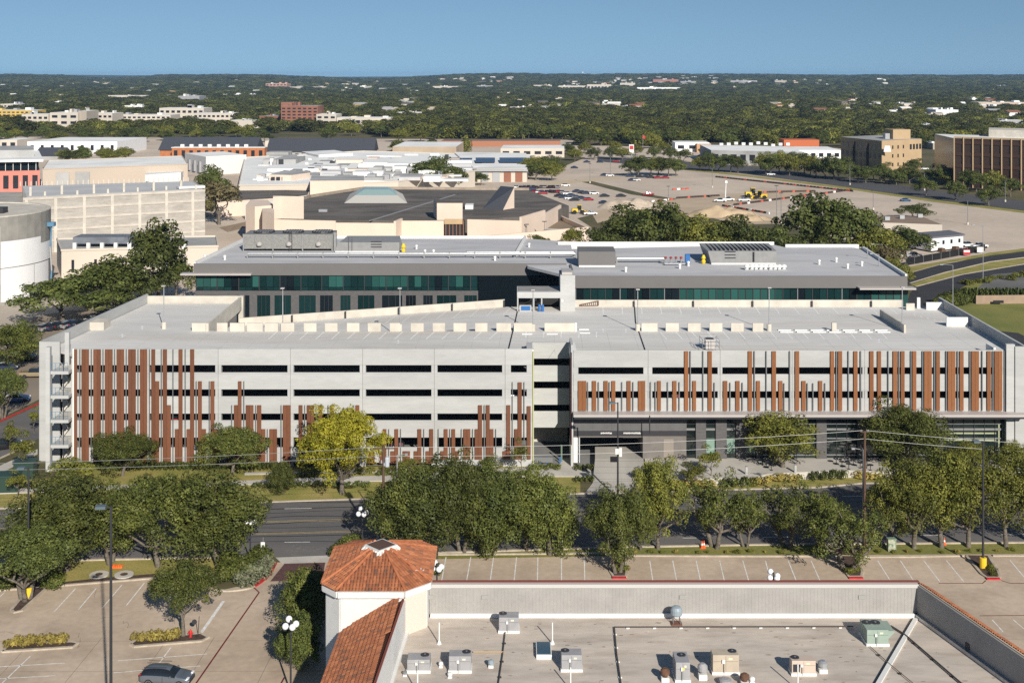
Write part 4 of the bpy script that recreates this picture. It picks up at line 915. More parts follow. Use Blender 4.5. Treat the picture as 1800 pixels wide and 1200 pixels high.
roof_pipe2('black gas pipe along the ribbed parapet on white blocks', [(1500,1103),(1080,1104),(1084,1150),(1092,1205)], 0.055, M_rpipe, blocks=1)
roof_pipe2('black gas pipe running away from the camera by left rooftop units', [(888,1113),(884,1150),(876,1205)], 0.045, M_rpipe, blocks=2)
roof_pipe2('tan pipe between grey unit and black gas pipe', [(832,1148),(886,1148)], 0.05, mat('tan_pipe',(0.45,0.32,0.17),0.6))
roof_pipe2('black pipe crossing the white roof seam toward the corner', [(1566,1102),(1590,1117),(1692,1205)], 0.07, M_rpipe, blocks=2)
roof_pipe2('thin brown pipe from the green rooftop unit', [(1529,1138),(1560,1166),(1605,1203)], 0.035, mat('tan_pipe2',(0.2,0.14,0.10),0.7), blocks=2)
for px, yt, yb, l in ((971,1093,1131,'tall white vent pipe behind the low skylight curb'),(772,1093,1131,'tall white vent pipe behind the grey units near tower'),(1402.5,1166,1212,'tall white vent pipe in front of pinkish tan unit'),(1003,1172,1212,'tall white vent pipe in front of grey unit beside skylight'),(734,1180,1218,'tall white vent pipe in front of unit nearest the tower')):
    D = YD(yb, FZ); t = thing('vent_pipe', l, 'vent pipe', (XA(px,D),D,FZ))
    part(MB().tube((XA(px,D),D,FZ),(XA(px,D),D,ZA(yt,D)),0.055,n=8), 'pipe', M_white, t); part(MB().lathe((XA(px,D),D,FZ), [(0.2,0),(0.07,0.3)], 10), 'flashing', M_white, t)
D = YD(1158,FZ); t = thing('skylight', 'low white skylight curb with bluish glass on front roof', 'skylight', (XA(956,D),D,FZ))
part(MB().box(XA(943,D),XA(970,D),D,D+2.3,FZ,FZ+0.36), 'kerb_base', M_white, t); part(MB().box(XA(943,D)+.08,XA(970,D)-.08,D+.08,D+2.2,FZ+.36,FZ+.41), 'glass', mat('skylight_glass',(0.05,0.09,0.12),0.15,spec=0.6), t)
D = YD(1096,FZ); t = thing('exhaust_blower', 'round blue grey exhaust blower on legs by the ribbed parapet', 'blower', (XA(1189,D),D,FZ)); X_ = XA(1189,D)
part(MB().lathe((X_,D,FZ+0.75), [(0.42,0),(0.5,0.12),(0.5,0.5),(0.38,0.72),(0.1,0.8)], 16), 'drum', mat('blower_blue',(0.25,0.30,0.34),0.45), t)
for sx_ in (-.32,.32):
    for sy_ in (-.3,.3): part(MB().tube((X_+sx_,D+sy_,FZ),(X_+sx_*.8,D+sy_*.8,FZ+.78),0.035,n=6), 'leg', M_chain, t)
part(MB().box(X_-.45,X_+.45,D-.4,D+.4,FZ+.003,FZ+.12), 'base', mat('rust_brown',(0.16,0.08,0.06),0.8), t)
def mush(px, py, r, h, m, label):
    p = rp_(px, py); t = thing('exhaust_fan', label, 'exhaust fan', p)
    part(MB().box(p.x-r,p.x+r,p.y-r,p.y+r,FZ+.003,FZ+h*.35), 'kerb_base', M_white, t)
    part(MB().lathe((p.x,p.y,FZ+h*.35), [(r*.7,0),(r*.7,h*.2),(r*1.25,h*.22),(r*1.2,h*.5),(r*.6,h*.65)], 14), 'hood', m, t)
M_rust = mat('rust_cap',(0.15,0.075,0.045),0.85,(0.09,0.05,0.035),4)
mush(1169,1196,0.3,1.0,M_rust,'rusty round exhaust fan left of narrow grey unit'); mush(1235,1192,0.32,1.2,M_u1,'grey conical exhaust fan between narrow and tan units')
mush(863,1172,0.2,0.6,mat('blower_blue',(0.25,0.30,0.34),0.45),'small blue capped vent right of pipe-fed unit'); mush(775,1172,0.15,0.45,M_white,'small white vent between two grey units'); mush(791,1190,0.16,0.4,M_white,'small white vent in front of pipe-fed unit'); mush(712,1187,0.14,0.4,M_chain,'small grey vent beside the tiled wing')
mush(1309,1203,0.3,0.9,M_rust,'rusty round exhaust fan right of tan unit'); mush(1322,1200,0.18,0.5,M_white,'small white vent right of rusty fan'); mush(1446,1180,0.32,0.9,M_steel,'round silver exhaust fan beside pinkish tan unit')
mush(1275,1203,0.4,0.5,M_u1,'low grey exhaust hood in front of tan unit')

# ================================================================ lamps, poles and wires
def globe_lamp(px, ytop, D, label, z0=0.0):
    x = XA(px, D); zt = ZA(ytop, D); t = thing('globe_lamp', label, 'street lamp', (x, D, z0), 'white four globe lamps')
    part(MB().lathe((x,D,z0), [(0.22,0),(0.2,0.4),(0.09,0.7),(0.07,zt-0.3-z0)], 10), 'pole', M_dark, t)
    for i in range(4):
        a = i*math.pi/2+0.5; gx_, gy_ = x+0.48*math.cos(a), D+0.48*math.sin(a); zg = zt-0.75 if i != 1 else zt-0.4
        ar_ = part(MB().tube((x,D,zt-1.1),(gx_,gy_,zg-0.2),0.035,n=6), 'arm', M_dark, t)
        part(MB().ball((gx_,gy_,zg),0.29,16,10), 'globe', M_globe, ar_, smooth=True)
        part(MB().lathe((gx_,gy_,zg-0.38), [(0.1,0),(0.13,0.12)], 8), 'collar', M_dark, ar_)
globe_lamp(440, 905, 136.5, 'four globe lamp above the shrubs left of entrance drive')
globe_lamp(637, 890, 139.5, 'four globe lamp by the street behind the tower')
globe_lamp(511, 1083, 107.2, 'four globe lamp beside hedge in front of white tower')
globe_lamp(1360, 1000, 121.0, 'four globe lamp whose globes peek over ribbed parapet')
globe_lamp(768, 984, 121.0, 'four globe lamp peeking past right edge of tower')
def lot_pole(px, ytop, ybase, label, base=None, side=-1, D=None, ztop=None):
    D = D or YD(ybase); x = XA(px, D); zt = ztop or ZA(ytop, D); t = thing('lot_light_pole', label, 'light pole', (x, D, 0))
    part(MB().tube((x,D,0.0),(x,D,zt),0.13,0.09,10), 'pole', M_dark, t)
    part(MB().tube((x,D,zt-.15),(x+side*.5,D,zt-.05),0.05,n=6), 'arm', M_dark, t)
    part(MB().obox((x+side*.75,D,zt-.15),(0.75,0.55,0.22),0.1), 'lamp_head', mat('lamp_head_grey',(0.10,0.13,0.15),0.35), t)
    if base: part(MB().lathe((x,D,0), [(0.38,0),(0.38,base),(0.33,base+.04)], 14), 'footing', M_yellow, t)
    return t
lot_pole(50, 822, 1052, 'dark light pole with yellow footing by multi trunk tree', base=1.15)
lot_pole(1728, 775, 999, 'dark light pole with yellow footing on right planted island', base=1.2, side=-1)
lot_pole(195, 890, 0, 'tall dark light pole standing in the front car park', D=92.0, ztop=21.7, side=-1)
t = lot_pole(1086, 707, 0, 'dark street light pole with white boxes before garage entrance', D=157.2, side=-1)
x = XA(1086,157.2); part(MB().box(x-.35,x+.1,156.9,157.1,5.6,6.3), 'control_box', M_white, t); part(MB().box(x+.15,x+.5,156.9,157.2,5.3,6.4), 'control_box', M_white, t); part(MB().box(x-1.0,x-.1,156.6,157.0,4.7,5.3), 'speaker_box', M_black, t)
def upole(px, ytop, D, label, arms):
    x = XA(px, D); zt = ZA(ytop, D); t = thing('utility_pole', label, 'utility pole', (x, D, 0))
    part(MB().tube((x,D,0),(x,D,zt),0.19,0.13,10), 'pole', M_pole, t)
    for dz, w in arms:
        ca_ = part(MB().box(x-w,x+w,D-.06,D+.06,zt-dz-.06,zt-dz+.06), 'crossarm', M_pole, t)
        for q in (-w+.08, 0.25, w-.08): part(MB().lathe((x+q,D,zt-dz+.06), [(0.05,0),(0.07,0.08),(0.03,0.2)], 8), 'insulator', M_steel, ca_)
    return t, x, zt
tp2, xp2, zp2 = upole(674, 784, 138.8, 'wooden utility pole with grey transformer left of street trees', ((0.25,1.2),))
part(MB().lathe((xp2+.42,138.8,zp2-2.3), [(0.24,0),(0.26,0.1),(0.26,0.95),(0.15,1.1)], 14), 'transformer', mat('transformer_grey',(0.42,0.45,0.50),0.45), tp2)
for k in range(3): part(MB().lathe((xp2-0.5+.3*k,138.6,zp2-1.6-.3*k), [(0.08,0),(0.1,0.1),(0.06,0.4)], 8), 'cutout', M_steel, tp2)
tp1, xp1, zp1 = upole(1520, 757, 141.0, 'plain wooden utility pole in front of garage shops', ((0.12,0.5),))
def wire(label, p0, p1, sag, r=0.022):
    mb = MB(); a, b = Vector(p0), Vector(p1); n = 20; pts = [a.lerp(b,i/n)-Vector((0,0,sag*4*(i/n)*(1-i/n))) for i in range(n+1)]
    for i in range(n): mb.tube(pts[i], pts[i+1], r, n=5, cap=False)
    tag(mb.build('overhead_wire', mat('wire_alu',(0.33,0.33,0.32),0.5,metal=0.3)), label, 'wire')
DW = 139.5
wire('upper overhead wire between the two utility poles', (xp2+.5,138.8,zp2-.1), (xp1-.2,141,zp1+.05), 0.55)
wire('lower overhead wire between the two utility poles', (xp2+.3,138.8,zp2-1.1), (xp1,141,zp1-0.9), 0.6)
wire('upper overhead wire leaving utility pole to the right', (xp1+.2,141,zp1+.05), (78,143.5,ZA(785,143.5)), 0.5)
wire('lower overhead wire leaving utility pole to the right', (xp1,141,zp1-0.9), (78,143.5,ZA(800,143.5)), 0.5)
wire('upper overhead wire from transformer pole toward the left edge', (xp2-.5,138.8,zp2-.1), (-75,136.5,ZA(818,136.5)), 0.45)
wire('lower overhead wire from transformer pole toward the left edge', (xp2-.3,138.8,zp2-1.1), (-75,136.5,ZA(828,136.5)), 0.45)
goose_lamp(1517, 790, 141.6, 0, 'steel street lamp with curved arm beside wooden utility pole', -1.0)
goose_lamp(698, 800, 140.0, 0, 'steel street lamp behind transformer pole among street trees', 0.9)
for px, yt, yb, l in ((52,798,828,'short dark lamp post'),):
    pass
# ================================================================ small things in the front car park
def hydrant(px, py):
    p = G(px, py); t = thing('fire_hydrant', 'red fire hydrant on planted island under small tree', 'fire hydrant', p)
    part(MB().lathe(p, [(0.17,0),(0.17,0.12),(0.12,0.14),(0.12,0.55),(0.16,0.57),(0.15,0.66),(0.07,0.78),(0.04,0.86)], 14), 'barrel', mat('hydrant_red',(0.5,0.03,0.03),0.45), t)
    for s in (-1,1): part(MB().tube((p[0]+s*.1,p[1],.5),(p[0]+s*.24,p[1],.5),0.07,n=10), 'nozzle', mat('hydrant_red',(0.5,0.03,0.03),0.45), t)
p = G(335,1121); hydrant(335,1121)
p = G(348,1117); t = thing('sign_post', 'leaning dark round sign on post beside fire hydrant', 'sign', p)
part(MB().tube((p[0],p[1],.1),(p[0]+.12,p[1],1.9),0.035,n=6), 'post', M_dark, t); part(MB().tube((p[0]-.35,p[1]-.02,1.35),(p[0]-.35,p[1]+.02,1.35),0.25,n=14), 'sign_disc', M_dark, t)
p = G(462.5,985); t = thing('sign_post', 'small white sign on post by entrance drive shrubs', 'sign', p)
part(MB().tube((p[0],p[1],0),(p[0],p[1],2.6),0.03,n=6), 'post', M_steel, t); part(MB().box(p[0]-.25,p[0]+.2,p[1]-.06,p[1]-.03,1.4,2.1), 'sign_plate', M_white, t)
def cone(px, py, label):
    p = G(px, py); t = thing('traffic_cone', label, 'traffic cone', p, 'cones on the street verge')
    part(MB().obox(p,(0.42,0.42,0.05)), 'base', M_orange, t)
    part(MB().lathe((p[0],p[1],.05), [(0.17,0),(0.12,0.3)], 12), 'lower_cone', M_orange, t); part(MB().lathe((p[0],p[1],.352), [(0.118,0),(0.085,0.22)], 12), 'white_band', M_white, t); part(MB().lathe((p[0],p[1],.574), [(0.083,0),(0.03,0.28)], 12), 'cone_tip', M_orange, t)
cone(1234,963,'orange cone on verge between two street trees near parapet'); cone(1660,957,'orange cone on verge near right light pole'); cone(1237.5,962.5,'second orange cone touching the verge cone') 
p = G(1567,968); t = thing('utility_cabinet', 'green and cream patterned utility cabinet on the verge', 'utility cabinet', p)
part(MB().obox(p,(0.95,0.6,1.4),0.05), 'cabinet', mat('camo_paint',(0.12,0.2,0.13),0.6,(0.45,0.43,0.34),3.0,detail=1), t, bevel=0.04); part(MB().obox((p[0],p[1],1.4),(1.0,0.66,0.07),0.05), 'cabinet_lid', mat('cabinet_green',(0.18,0.25,0.19),0.6), t)
for px, py, l in ((174,1011,'left concrete access ring on the mulch bed'),(218,1011,'right concrete access ring on the mulch bed')):
    p = G(px,py); t = thing('access_ring', l, 'concrete ring', p)
    mb = MB(); n = 24
    for r0, r1, z in ((0.42,1.02,0.0),): 
        vs = [(p[0]+r*math.cos(2*math.pi*i/n),p[1]+r*math.sin(2*math.pi*i/n),zz) for r, zz in ((r0,.16),(r1,.16),(r1,.02)) for i in range(n)]
        mb.add(vs, [(i,(i+1)%n,n+(i+1)%n,n+i)[::-1] for i in range(n)]+[(n+i,n+(i+1)%n,2*n+(i+1)%n,2*n+i)[::-1] for i in range(n)])
    part(mb, 'ring', M_walk, t); part(MB().lathe((p[0],p[1],.02), [(0.4,0),(0.38,0.1)], 16), 'cover', M_mulch, t)
mb = MB(); p = G(206,997)
for i in range(10):
    for j in range(4):
        pass
nx_, ny_ = 12, 5; vs = [(p[0]-.6+1.2*i/nx_, p[1]-.3+.6*j/ny_, .03+0.28*abs(math.sin(i*1.7+j))*(0 < j < ny_)) for j in range(ny_+1) for i in range(nx_+1)]
mb.add(vs, [(j*(nx_+1)+i,j*(nx_+1)+i+1,(j+1)*(nx_+1)+i+1,(j+1)*(nx_+1)+i) for j in range(ny_) for i in range(nx_)])
tag(mb.build('orange_netting', mat('netting_orange',(0.75,0.11,0.015),0.6)), 'crumpled orange safety netting on grass under oak trees', 'netting')
struct(MB().prism(pp([(85,1026),(175,1016),(290,1007),(292,1012),(90,1029)]), 0.0, 0.05).build('planting_bed', M_mulch))
struct(MB().prism(pp([(-100,1030),(80,1020),(80,1028),(-100,1042)]), 0.0, 0.05).build('planting_bed', M_mulch))
# sign strips and letters over the garage entry
lt = MB()
for x0, x1 in ((1056,1075.5),(1096,1126)):
    x = x0
    while x < x1: w = rnd.uniform(0.9,1.6); lt.box(sx(x),sx(min(x+w,x1)),DS-0.09,DS-0.055,sz(762.2)+rnd.uniform(0,.05),sz(759)-rnd.uniform(0,.05)); x += w+0.5
part(lt, 'sign_lettering', M_white, GAR)
lt = MB(); x = 1097
while x < 1124: w = rnd.uniform(1.0,2.2); lt.box(sx(x),sx(x+w),DS+1.0,DS+1.05,sz(773.5),sz(771.2)); x += w+0.6
part(lt, 'sign_lettering', M_canopy, GAR)
# ================================================================ vehicles
def car_mesh(name, kind='sedan'):
    """body lofted from cross sections; slots 0 paint 1 glass 2 tyre 3 trim 4 headlight 5 tail light"""
    L = 4.6
    if kind == 'suv':   prof = [(-2.28,.45,.80,.80),(-2.2,.30,.98,1.12),(-1.95,.26,1.02,1.52),(-1.2,.24,1.03,1.66),(-.2,.24,1.02,1.68),(.45,.24,1.0,1.58),(1.05,.24,.99,1.08),(1.5,.26,.97,1.0),(2.1,.28,.86,.88),(2.3,.42,.66,.66)]; cab = (1, 6)
    elif kind == 'pickup': prof = [(-2.7,.5,.95,.97),(-2.65,.4,1.05,1.07),(-1.0,.4,1.06,1.08),(-.85,.38,1.08,1.72),(-.3,.38,1.08,1.82),(.5,.38,1.08,1.78),(1.15,.38,1.08,1.14),(1.7,.38,1.06,1.1),(2.5,.4,1.0,1.02),(2.65,.5,.75,.75)]; cab = (2, 6)
    else:               prof = [(-2.3,.4,.72,.72),(-2.2,.28,.90,.94),(-1.6,.24,.93,1.0),(-.95,.22,.92,1.36),(-.2,.22,.91,1.44),(.45,.22,.90,1.38),(1.1,.22,.88,.96),(1.6,.24,.84,.88),(2.15,.28,.72,.74),(2.3,.4,.58,.58)]; cab = (2, 6)
    mb = MB(); n = len(prof); ring = 8
    for i, (x, zs, zb, zr) in enumerate(prof):
        e = 0.80 if i in (0, n-1) else (0.95 if i in (1, n-2) else 1.0); w = 0.92*e; wr = 0.70 if zr-zb > 0.2 else 0.84*e
        mb.v += [(x,-w*.94,zs),(x,-w,(zs+zb)/2),(x,-w*.97,zb),(x,-wr,zr),(x,wr,zr),(x,w*.97,zb),(x,w,(zs+zb)/2),(x,w*.94,zs)]
    for i in range(n-1):
        for k in range(ring):
            k2 = (k+1)%ring; mi = 0
            if k in (2,4) and cab[0] <= i < cab[1]: mi = 1
            if k == 3 and (i == cab[0] or i == cab[1]-1): mi = 1
            if k == 7: mi = 3
            mb.f.append((i*ring+k,(i+1)*ring+k,(i+1)*ring+k2,i*ring+k2)[::-1]); mb.m.append(mi)
    mb.f.append(tuple(range(ring))[::-1][::-1]); mb.m.append(0); mb.f.append(tuple((n-1)*ring+k for k in range(ring))[::-1]); mb.m.append(3)
    return mb, L
def wheels(mb, kind):
    xs = (-1.65,1.75) if kind == 'pickup' else (-1.38,1.42); r = 0.38 if kind != 'sedan' else 0.33
    for x in xs:
        for s in (-1,1):
            mb.tube((x,s*.70,r),(x,s*.935,r),r,n=14,mi=2); mb.tube((x,s*.93,r),(x,s*.95,r),r*.6,n=10,mi=3)
def lights(mb, kind):
    xf = 2.52 if kind == 'pickup' else 2.16; xr = -2.7 if kind == 'pickup' else -2.3; z = .82 if kind != 'sedan' else .64
    for s in (-1,1):
        mb.box(xf-.12,xf+.10,s*.62-.16,s*.62+.16,z,z+.14,4); mb.box(xr-.02,xr+.12,s*.68-.12,s*.68+.12,z+.08,z+.26,5)
PAINT = {}
def paint(n, c, metal=0.0):
    if n not in PAINT:
        m = mat('car_paint_'+n, c, 0.28, metal=metal, spec=0.6); m.node_tree.nodes['Principled BSDF'].inputs['Coat Weight'].default_value = 0.5; PAINT[n] = m
    return PAINT[n]
M_cglass = mat('car_glass', (0.012,0.015,0.018), 0.06, spec=0.8); M_trim = mat('car_trim', (0.03,0.03,0.032), 0.6); M_head = mat('headlight', (0.75,0.77,0.8), 0.15); M_tail = mat('tail_light', (0.35,0.01,0.01), 0.25)
CARM = {}
def far_car(px, py, colour, label, group, kind='sedan', rz=0.0, z=0.03, D=None):
    if kind not in CARM:
        mb, _ = car_mesh('car', kind); wheels(mb, kind); lights(mb, kind); CARM[kind] = mb.mesh('car_'+kind, [paint('white',(0.72,0.73,0.74)), M_cglass, M_tyre, M_trim, M_head, M_tail])
        CARM[kind].polygons.foreach_set('use_smooth', [True]*0 or [False]*len(CARM[kind].polygons))
    o = bpy.data.objects.new('parked_car' if kind != 'pickup' else 'pickup_truck', CARM[kind]); COL.objects.link(o)
    p = G(px, py, z) if D is None else (XA(px,D), D, z)
    o.location = p; o.rotation_euler.z = rz; o.material_slots[0].link = 'OBJECT'
    o.material_slots[0].material = {'white':paint('white',(0.72,0.73,0.74)),'black':paint('black',(0.012,0.012,0.014)),'navy':paint('navy',(0.015,0.025,0.06)),'silver':paint('silver',(0.42,0.43,0.45),0.5),'red':paint('red',(0.30,0.015,0.02)),'grey':paint('grey',(0.11,0.12,0.13),0.3),'blue':paint('blue',(0.03,0.09,0.22)),'gold':paint('gold',(0.33,0.26,0.16),0.3)}[colour]
    tag(o, label, 'car' if kind != 'pickup' else 'truck', group); return o
# the silver crossover in the front car park, with its parts
pc = (-30.7, 108.9, 0.02)
SUV = thing('parked_car', 'silver crossover with dark windows parked at bottom edge of front car park', 'car', pc, rz=R(-6))
mb, _ = car_mesh('suv', 'suv')
body = mb.build('body', [paint('pewter',(0.17,0.195,0.23),0.5), M_cglass, M_tyre, M_trim], SUV, world=False)
ss = body.modifiers.new('s','SUBSURF'); ss.levels = 1; ss.render_levels = 2
body.data.polygons.foreach_set('use_smooth', [True]*len(body.data.polygons))
for x in (-1.38,1.42):
    for s in (-1,1):
        w = MB().lathe((0,0,0), [(0.25,-.12),(0.36,-.12),(0.38,-.08),(0.38,.08),(0.36,.12),(0.25,.12)], 22).build('wheel', M_tyre, SUV, world=False)
        w.location = (x, s*.80, .38); w.rotation_euler.x = R(90)
        rm = MB().lathe((0,0,0), [(0.24,-.10),(0.25,.125),(0.1,.10),(0.06,.13)], 12).build('rim', M_steel, w, world=False)
        if s > 0: rm.rotation_euler.x = R(180)
for s in (-1,1):
    MB().box(2.02,2.22,s*.60-.2,s*.60+.2,.80,.92).build('headlight', M_head, SUV, world=False, bevel=0.03)
    MB().box(-2.26,-2.08,s*.66-.14,s*.66+.14,.92,1.12).build('tail_light', M_tail, SUV, world=False, bevel=0.03)
    MB().box(.55,.72,s*1.0-.1,s*1.0+.1,1.02,1.16).build('mirror', paint('pewter',(0.17,0.195,0.23),0.5), SUV, world=False, bevel=0.03)
    MB().tube((-1.9,s*.62,1.66),(.2,s*.62,1.72),0.025,n=6).build('roof_rail', M_trim, SUV, world=False)
MB().box(2.18,2.26,-.45,.45,.55,.75).build('grille', M_black, SUV, world=False)
for s in (-1,1): MB().box(-.12,-.10,s*.925-.006,s*.925+.006,.35,1.0).build('door_seam', M_black, SUV, world=False)
# ================================================================ trees and shrubs
def leaf_mat(name, c1, c2, trans=0.16, objr=0.2):
    m = bpy.data.materials.new(name); m.use_nodes = True; nt = m.node_tree; N = nt.nodes; L = nt.links
    b = N['Principled BSDF']; b.inputs['Roughness'].default_value = 0.55; b.inputs['Specular IOR Level'].default_value = 0.25
    g = N.new('ShaderNodeNewGeometry'); oi = N.new('ShaderNodeObjectInfo')
    mx = N.new('ShaderNodeMix'); mx.data_type = 'RGBA'; mx.inputs[6].default_value = (*c1,1); mx.inputs[7].default_value = (*c2,1)
    tc = N.new('ShaderNodeTexCoord'); n = N.new('ShaderNodeTexNoise'); n.inputs['Scale'].default_value = 0.55; n.inputs['Detail'].default_value = 2; L.new(tc.outputs['Object'], n.inputs['Vector'])
    ad = N.new('ShaderNodeMath'); ad.operation = 'MULTIPLY_ADD'; ad.inputs[1].default_value = 0.55; L.new(g.outputs['Random Per Island'], ad.inputs[0])
    sb = N.new('ShaderNodeMath'); sb.operation = 'MULTIPLY_ADD'; sb.inputs[1].default_value = 1.8; sb.inputs[2].default_value = -0.72; L.new(n.outputs['Fac'], sb.inputs[0]); L.new(sb.outputs[0], ad.inputs[2])
    ad.use_clamp = True; L.new(ad.outputs[0], mx.inputs[0])
    v = N.new('ShaderNodeMapRange'); v.inputs[3].default_value = 1-objr; v.inputs[4].default_value = 1+objr; L.new(oi.outputs['Random'], v.inputs[0])
    sc = N.new('ShaderNodeVectorMath'); sc.operation = 'SCALE'; L.new(mx.outputs[2], sc.inputs[0]); L.new(v.outputs[0], sc.inputs['Scale'])
    L.new(sc.outputs[0], b.inputs['Base Color'])
    t = N.new('ShaderNodeBsdfTranslucent'); L.new(sc.outputs[0], t.inputs['Color'])
    ms = N.new('ShaderNodeMixShader'); ms.inputs[0].default_value = trans; L.new(b.outputs[0], ms.inputs[1]); L.new(t.outputs[0], ms.inputs[2])
    L.new(ms.outputs[0], N['Material Output'].inputs['Surface']); return m
M_oak = leaf_mat('oak_leaves', (0.048,0.062,0.014), (0.165,0.180,0.038), objr=.3)
M_dkoak = leaf_mat('dark_oak_leaves', (0.040,0.057,0.015), (0.138,0.156,0.036), objr=.3)
M_ylw = leaf_mat('yellowing_leaves', (0.175,0.175,0.016), (0.40,0.355,0.03), objr=0.0)
M_elm = leaf_mat('elm_leaves', (0.075,0.088,0.016), (0.225,0.22,0.04), objr=.3)
M_far = leaf_mat('far_leaves', (0.035,0.046,0.013), (0.125,0.122,0.028), objr=0.5)
M_sage = leaf_mat('sage_leaves', (0.13,0.15,0.085), (0.30,0.30,0.19))
M_gold = leaf_mat('golden_grass', (0.22,0.18,0.04), (0.42,0.33,0.09))
M_brown = leaf_mat('dry_leaves', (0.10,0.085,0.04), (0.20,0.165,0.08))

def leaf_mesh(name, P, Nn, size, m, rs):
    """one diamond leaf per point: P positions, Nn normals"""
    n = len(P); a = rs.normal(size=(n,3)); u = np.cross(Nn, a); u /= np.linalg.norm(u,axis=1,keepdims=True)+1e-9; v = np.cross(Nn, u)
    s = size*rs.uniform(0.5,1.5,(n,1))
    V = np.stack([P-u*s, P-v*s*0.62+Nn*s*.15, P+u*s, P+v*s*0.62+Nn*s*.15], 1).reshape(-1,3)
    me = bpy.data.meshes.new(name); me.vertices.add(4*n); me.vertices.foreach_set('co', V.astype(np.float32).ravel())
    me.loops.add(4*n); me.loops.foreach_set('vertex_index', np.arange(4*n,dtype=np.int32))
    me.polygons.add(n); me.polygons.foreach_set('loop_start', np.arange(0,4*n,4,dtype=np.int32)); me.polygons.foreach_set('loop_total', np.full(n,4,dtype=np.int32))
    me.materials.append(m); me.update(calc_edges=True); return me
def clump_points(rs, C, Rc, per, flat=0.75, fill=0.25):
    P = []; Nn = []
    for c, r in zip(C, Rc):
        k = max(8, int(per*r*r)); d = rs.normal(size=(k,3)); d[:,2] = d[:,2]*0.9+0.28; d /= np.linalg.norm(d,axis=1,keepdims=True)
        rad = r*np.where(rs.random((k,1)) < fill, rs.uniform(0.3,0.9,(k,1)), rs.uniform(0.82,1.12,(k,1)))
        p = c + d*rad*np.array([1,1,flat]); nn = d + rs.normal(size=(k,3))*0.38 + np.array([0,0,0.15]); nn /= np.linalg.norm(nn,axis=1,keepdims=True)
        P.append(p); Nn.append(nn)
    return np.concatenate(P), np.concatenate(Nn)
def crown_clumps(rs, n, rx, z0, z1, rmin, rmax, lean=0.0, spread=1.0, low=0.75):
    C = []; Rc = []; zc = z0+(z1-z0)*0.45; hz = (z1-z0)/2
    lob = rs.normal(size=(7,3)); lob /= np.linalg.norm(lob,axis=1,keepdims=True); lw = rs.uniform(.1,.42,7)
    for _ in range(n):
        while True:
            d = rs.normal(size=3); d /= np.linalg.norm(d); d[2] = abs(d[2])*1.0-0.25 if rs.random()<low else d[2]
            k = (rs.uniform(0.55,0.98) if rs.random() < .8 else rs.uniform(.2,.55))*spread*(.74+float(np.max(lw*np.clip(lob@d,0,1)**2))); p = np.array([d[0]*rx*k, d[1]*rx*k, zc + d[2]*hz*k*1.05])
            if p[2] > z0+0.2: break
        C.append(p); Rc.append(rs.uniform(rmin,rmax))
    return np.array(C), np.array(Rc)
def limb(mb, rs, p, q, r0, r1, seg=4, wob=0.12):
    p = Vector(p); q = Vector(q); pr = p
    for i in range(1, seg+1):
        t = i/seg; pt = p.lerp(q, t) + (Vector((rs.normal(),rs.normal(),rs.normal()*0.4))*wob*(q-p).length*0.25 if i < seg else Vector())
        mb.tube(pr, pt, r0+(r1-r0)*(i-1)/seg, r0+(r1-r0)*t, 7, cap=False); pr = pt
PROTO = {}
def proto(key, seed, rx=4.0, z0=2.2, z1=8.0, n=90, rmin=0.45, rmax=0.88, per=430, leaf=0.095, m=None, trunk=0.22, limbs=6, fork=1.6, multi=1, fill=0.12, spread=1.0, sub=True, low=0.75, flat=0.75):
    rs = np.random.RandomState(seed); C, Rc = crown_clumps(rs, n, rx-rmin*.6, z0, z1, rmin, rmax, spread=spread, low=low)
    if sub:   # smaller tufts at the edge make the outline uneven
        k = n; i = rs.randint(0,n,k); d = rs.normal(size=(k,3)); d[:,2] = np.abs(d[:,2])*.8-.15; d /= np.linalg.norm(d,axis=1,keepdims=True)
        C2 = C[i]+d*Rc[i][:,None]*rs.uniform(.8,1.25,(k,1)); C = np.concatenate([C,C2]); Rc = np.concatenate([Rc, rs.uniform(.28,.55,k)*rmin*1.1])
    P, Nn = clump_points(rs, C, Rc, per, flat=flat, fill=fill)
    kz = (z1-z0)/(np.percentile(P[:,2],99.6)-z0); P[:,2] = z0+(P[:,2]-z0)*kz; kr = rx/np.percentile(np.hypot(P[:,0],P[:,1]),97); P[:,:2] *= kr; C = C*np.array([kr,kr,1])
    cr = leaf_mesh('crown_'+key, P, Nn, leaf, m or M_oak, rs)
    tb = MB()
    for q in range(multi):
        a = 2*math.pi*q/multi+rs.uniform(0,1); o = (0,0,0) if multi == 1 else (.35*math.cos(a),.35*math.sin(a),0)
        f = (o[0]*2.5+rs.normal()*.12, o[1]*2.5+rs.normal()*.12, fork)
        limb(tb, rs, o, f, trunk*1.15, trunk*.85, 3, .06)
        for c in C[rs.choice(n, limbs, replace=False)]: limb(tb, rs, f, c, trunk*.55, trunk*.12, 5, .22)
    tr = tb.mesh('trunk_'+key, M_bark, smooth=True); PROTO[key] = (cr, tr, rx, z1); return PROTO[key]
proto('oak_a', 1, 4.4, 1.9, 7.6, 120, m=M_oak); proto('oak_b', 2, 4.0, 1.3, 8.2, 110, m=M_oak, multi=2, low=.4, flat=.95); proto('oak_c', 3, 4.6, 1.9, 7.2, 120, m=M_dkoak, multi=3)
proto('oak_d', 4, 3.4, 1.0, 9.0, 105, m=M_oak, low=.3, flat=1.2); proto('tall_a', 5, 3.3, 0.8, 9.5, 110, m=M_dkoak, low=.3, flat=1.25); proto('elm_a', 6, 3.3, 1.4, 8.2, 80, .4, .8, m=M_elm, spread=1.05, low=.4, flat=1.15); proto('elm_b', 7, 2.8, 1.3, 8.6, 70, .4, .75, m=M_elm, low=.4, flat=1.2)
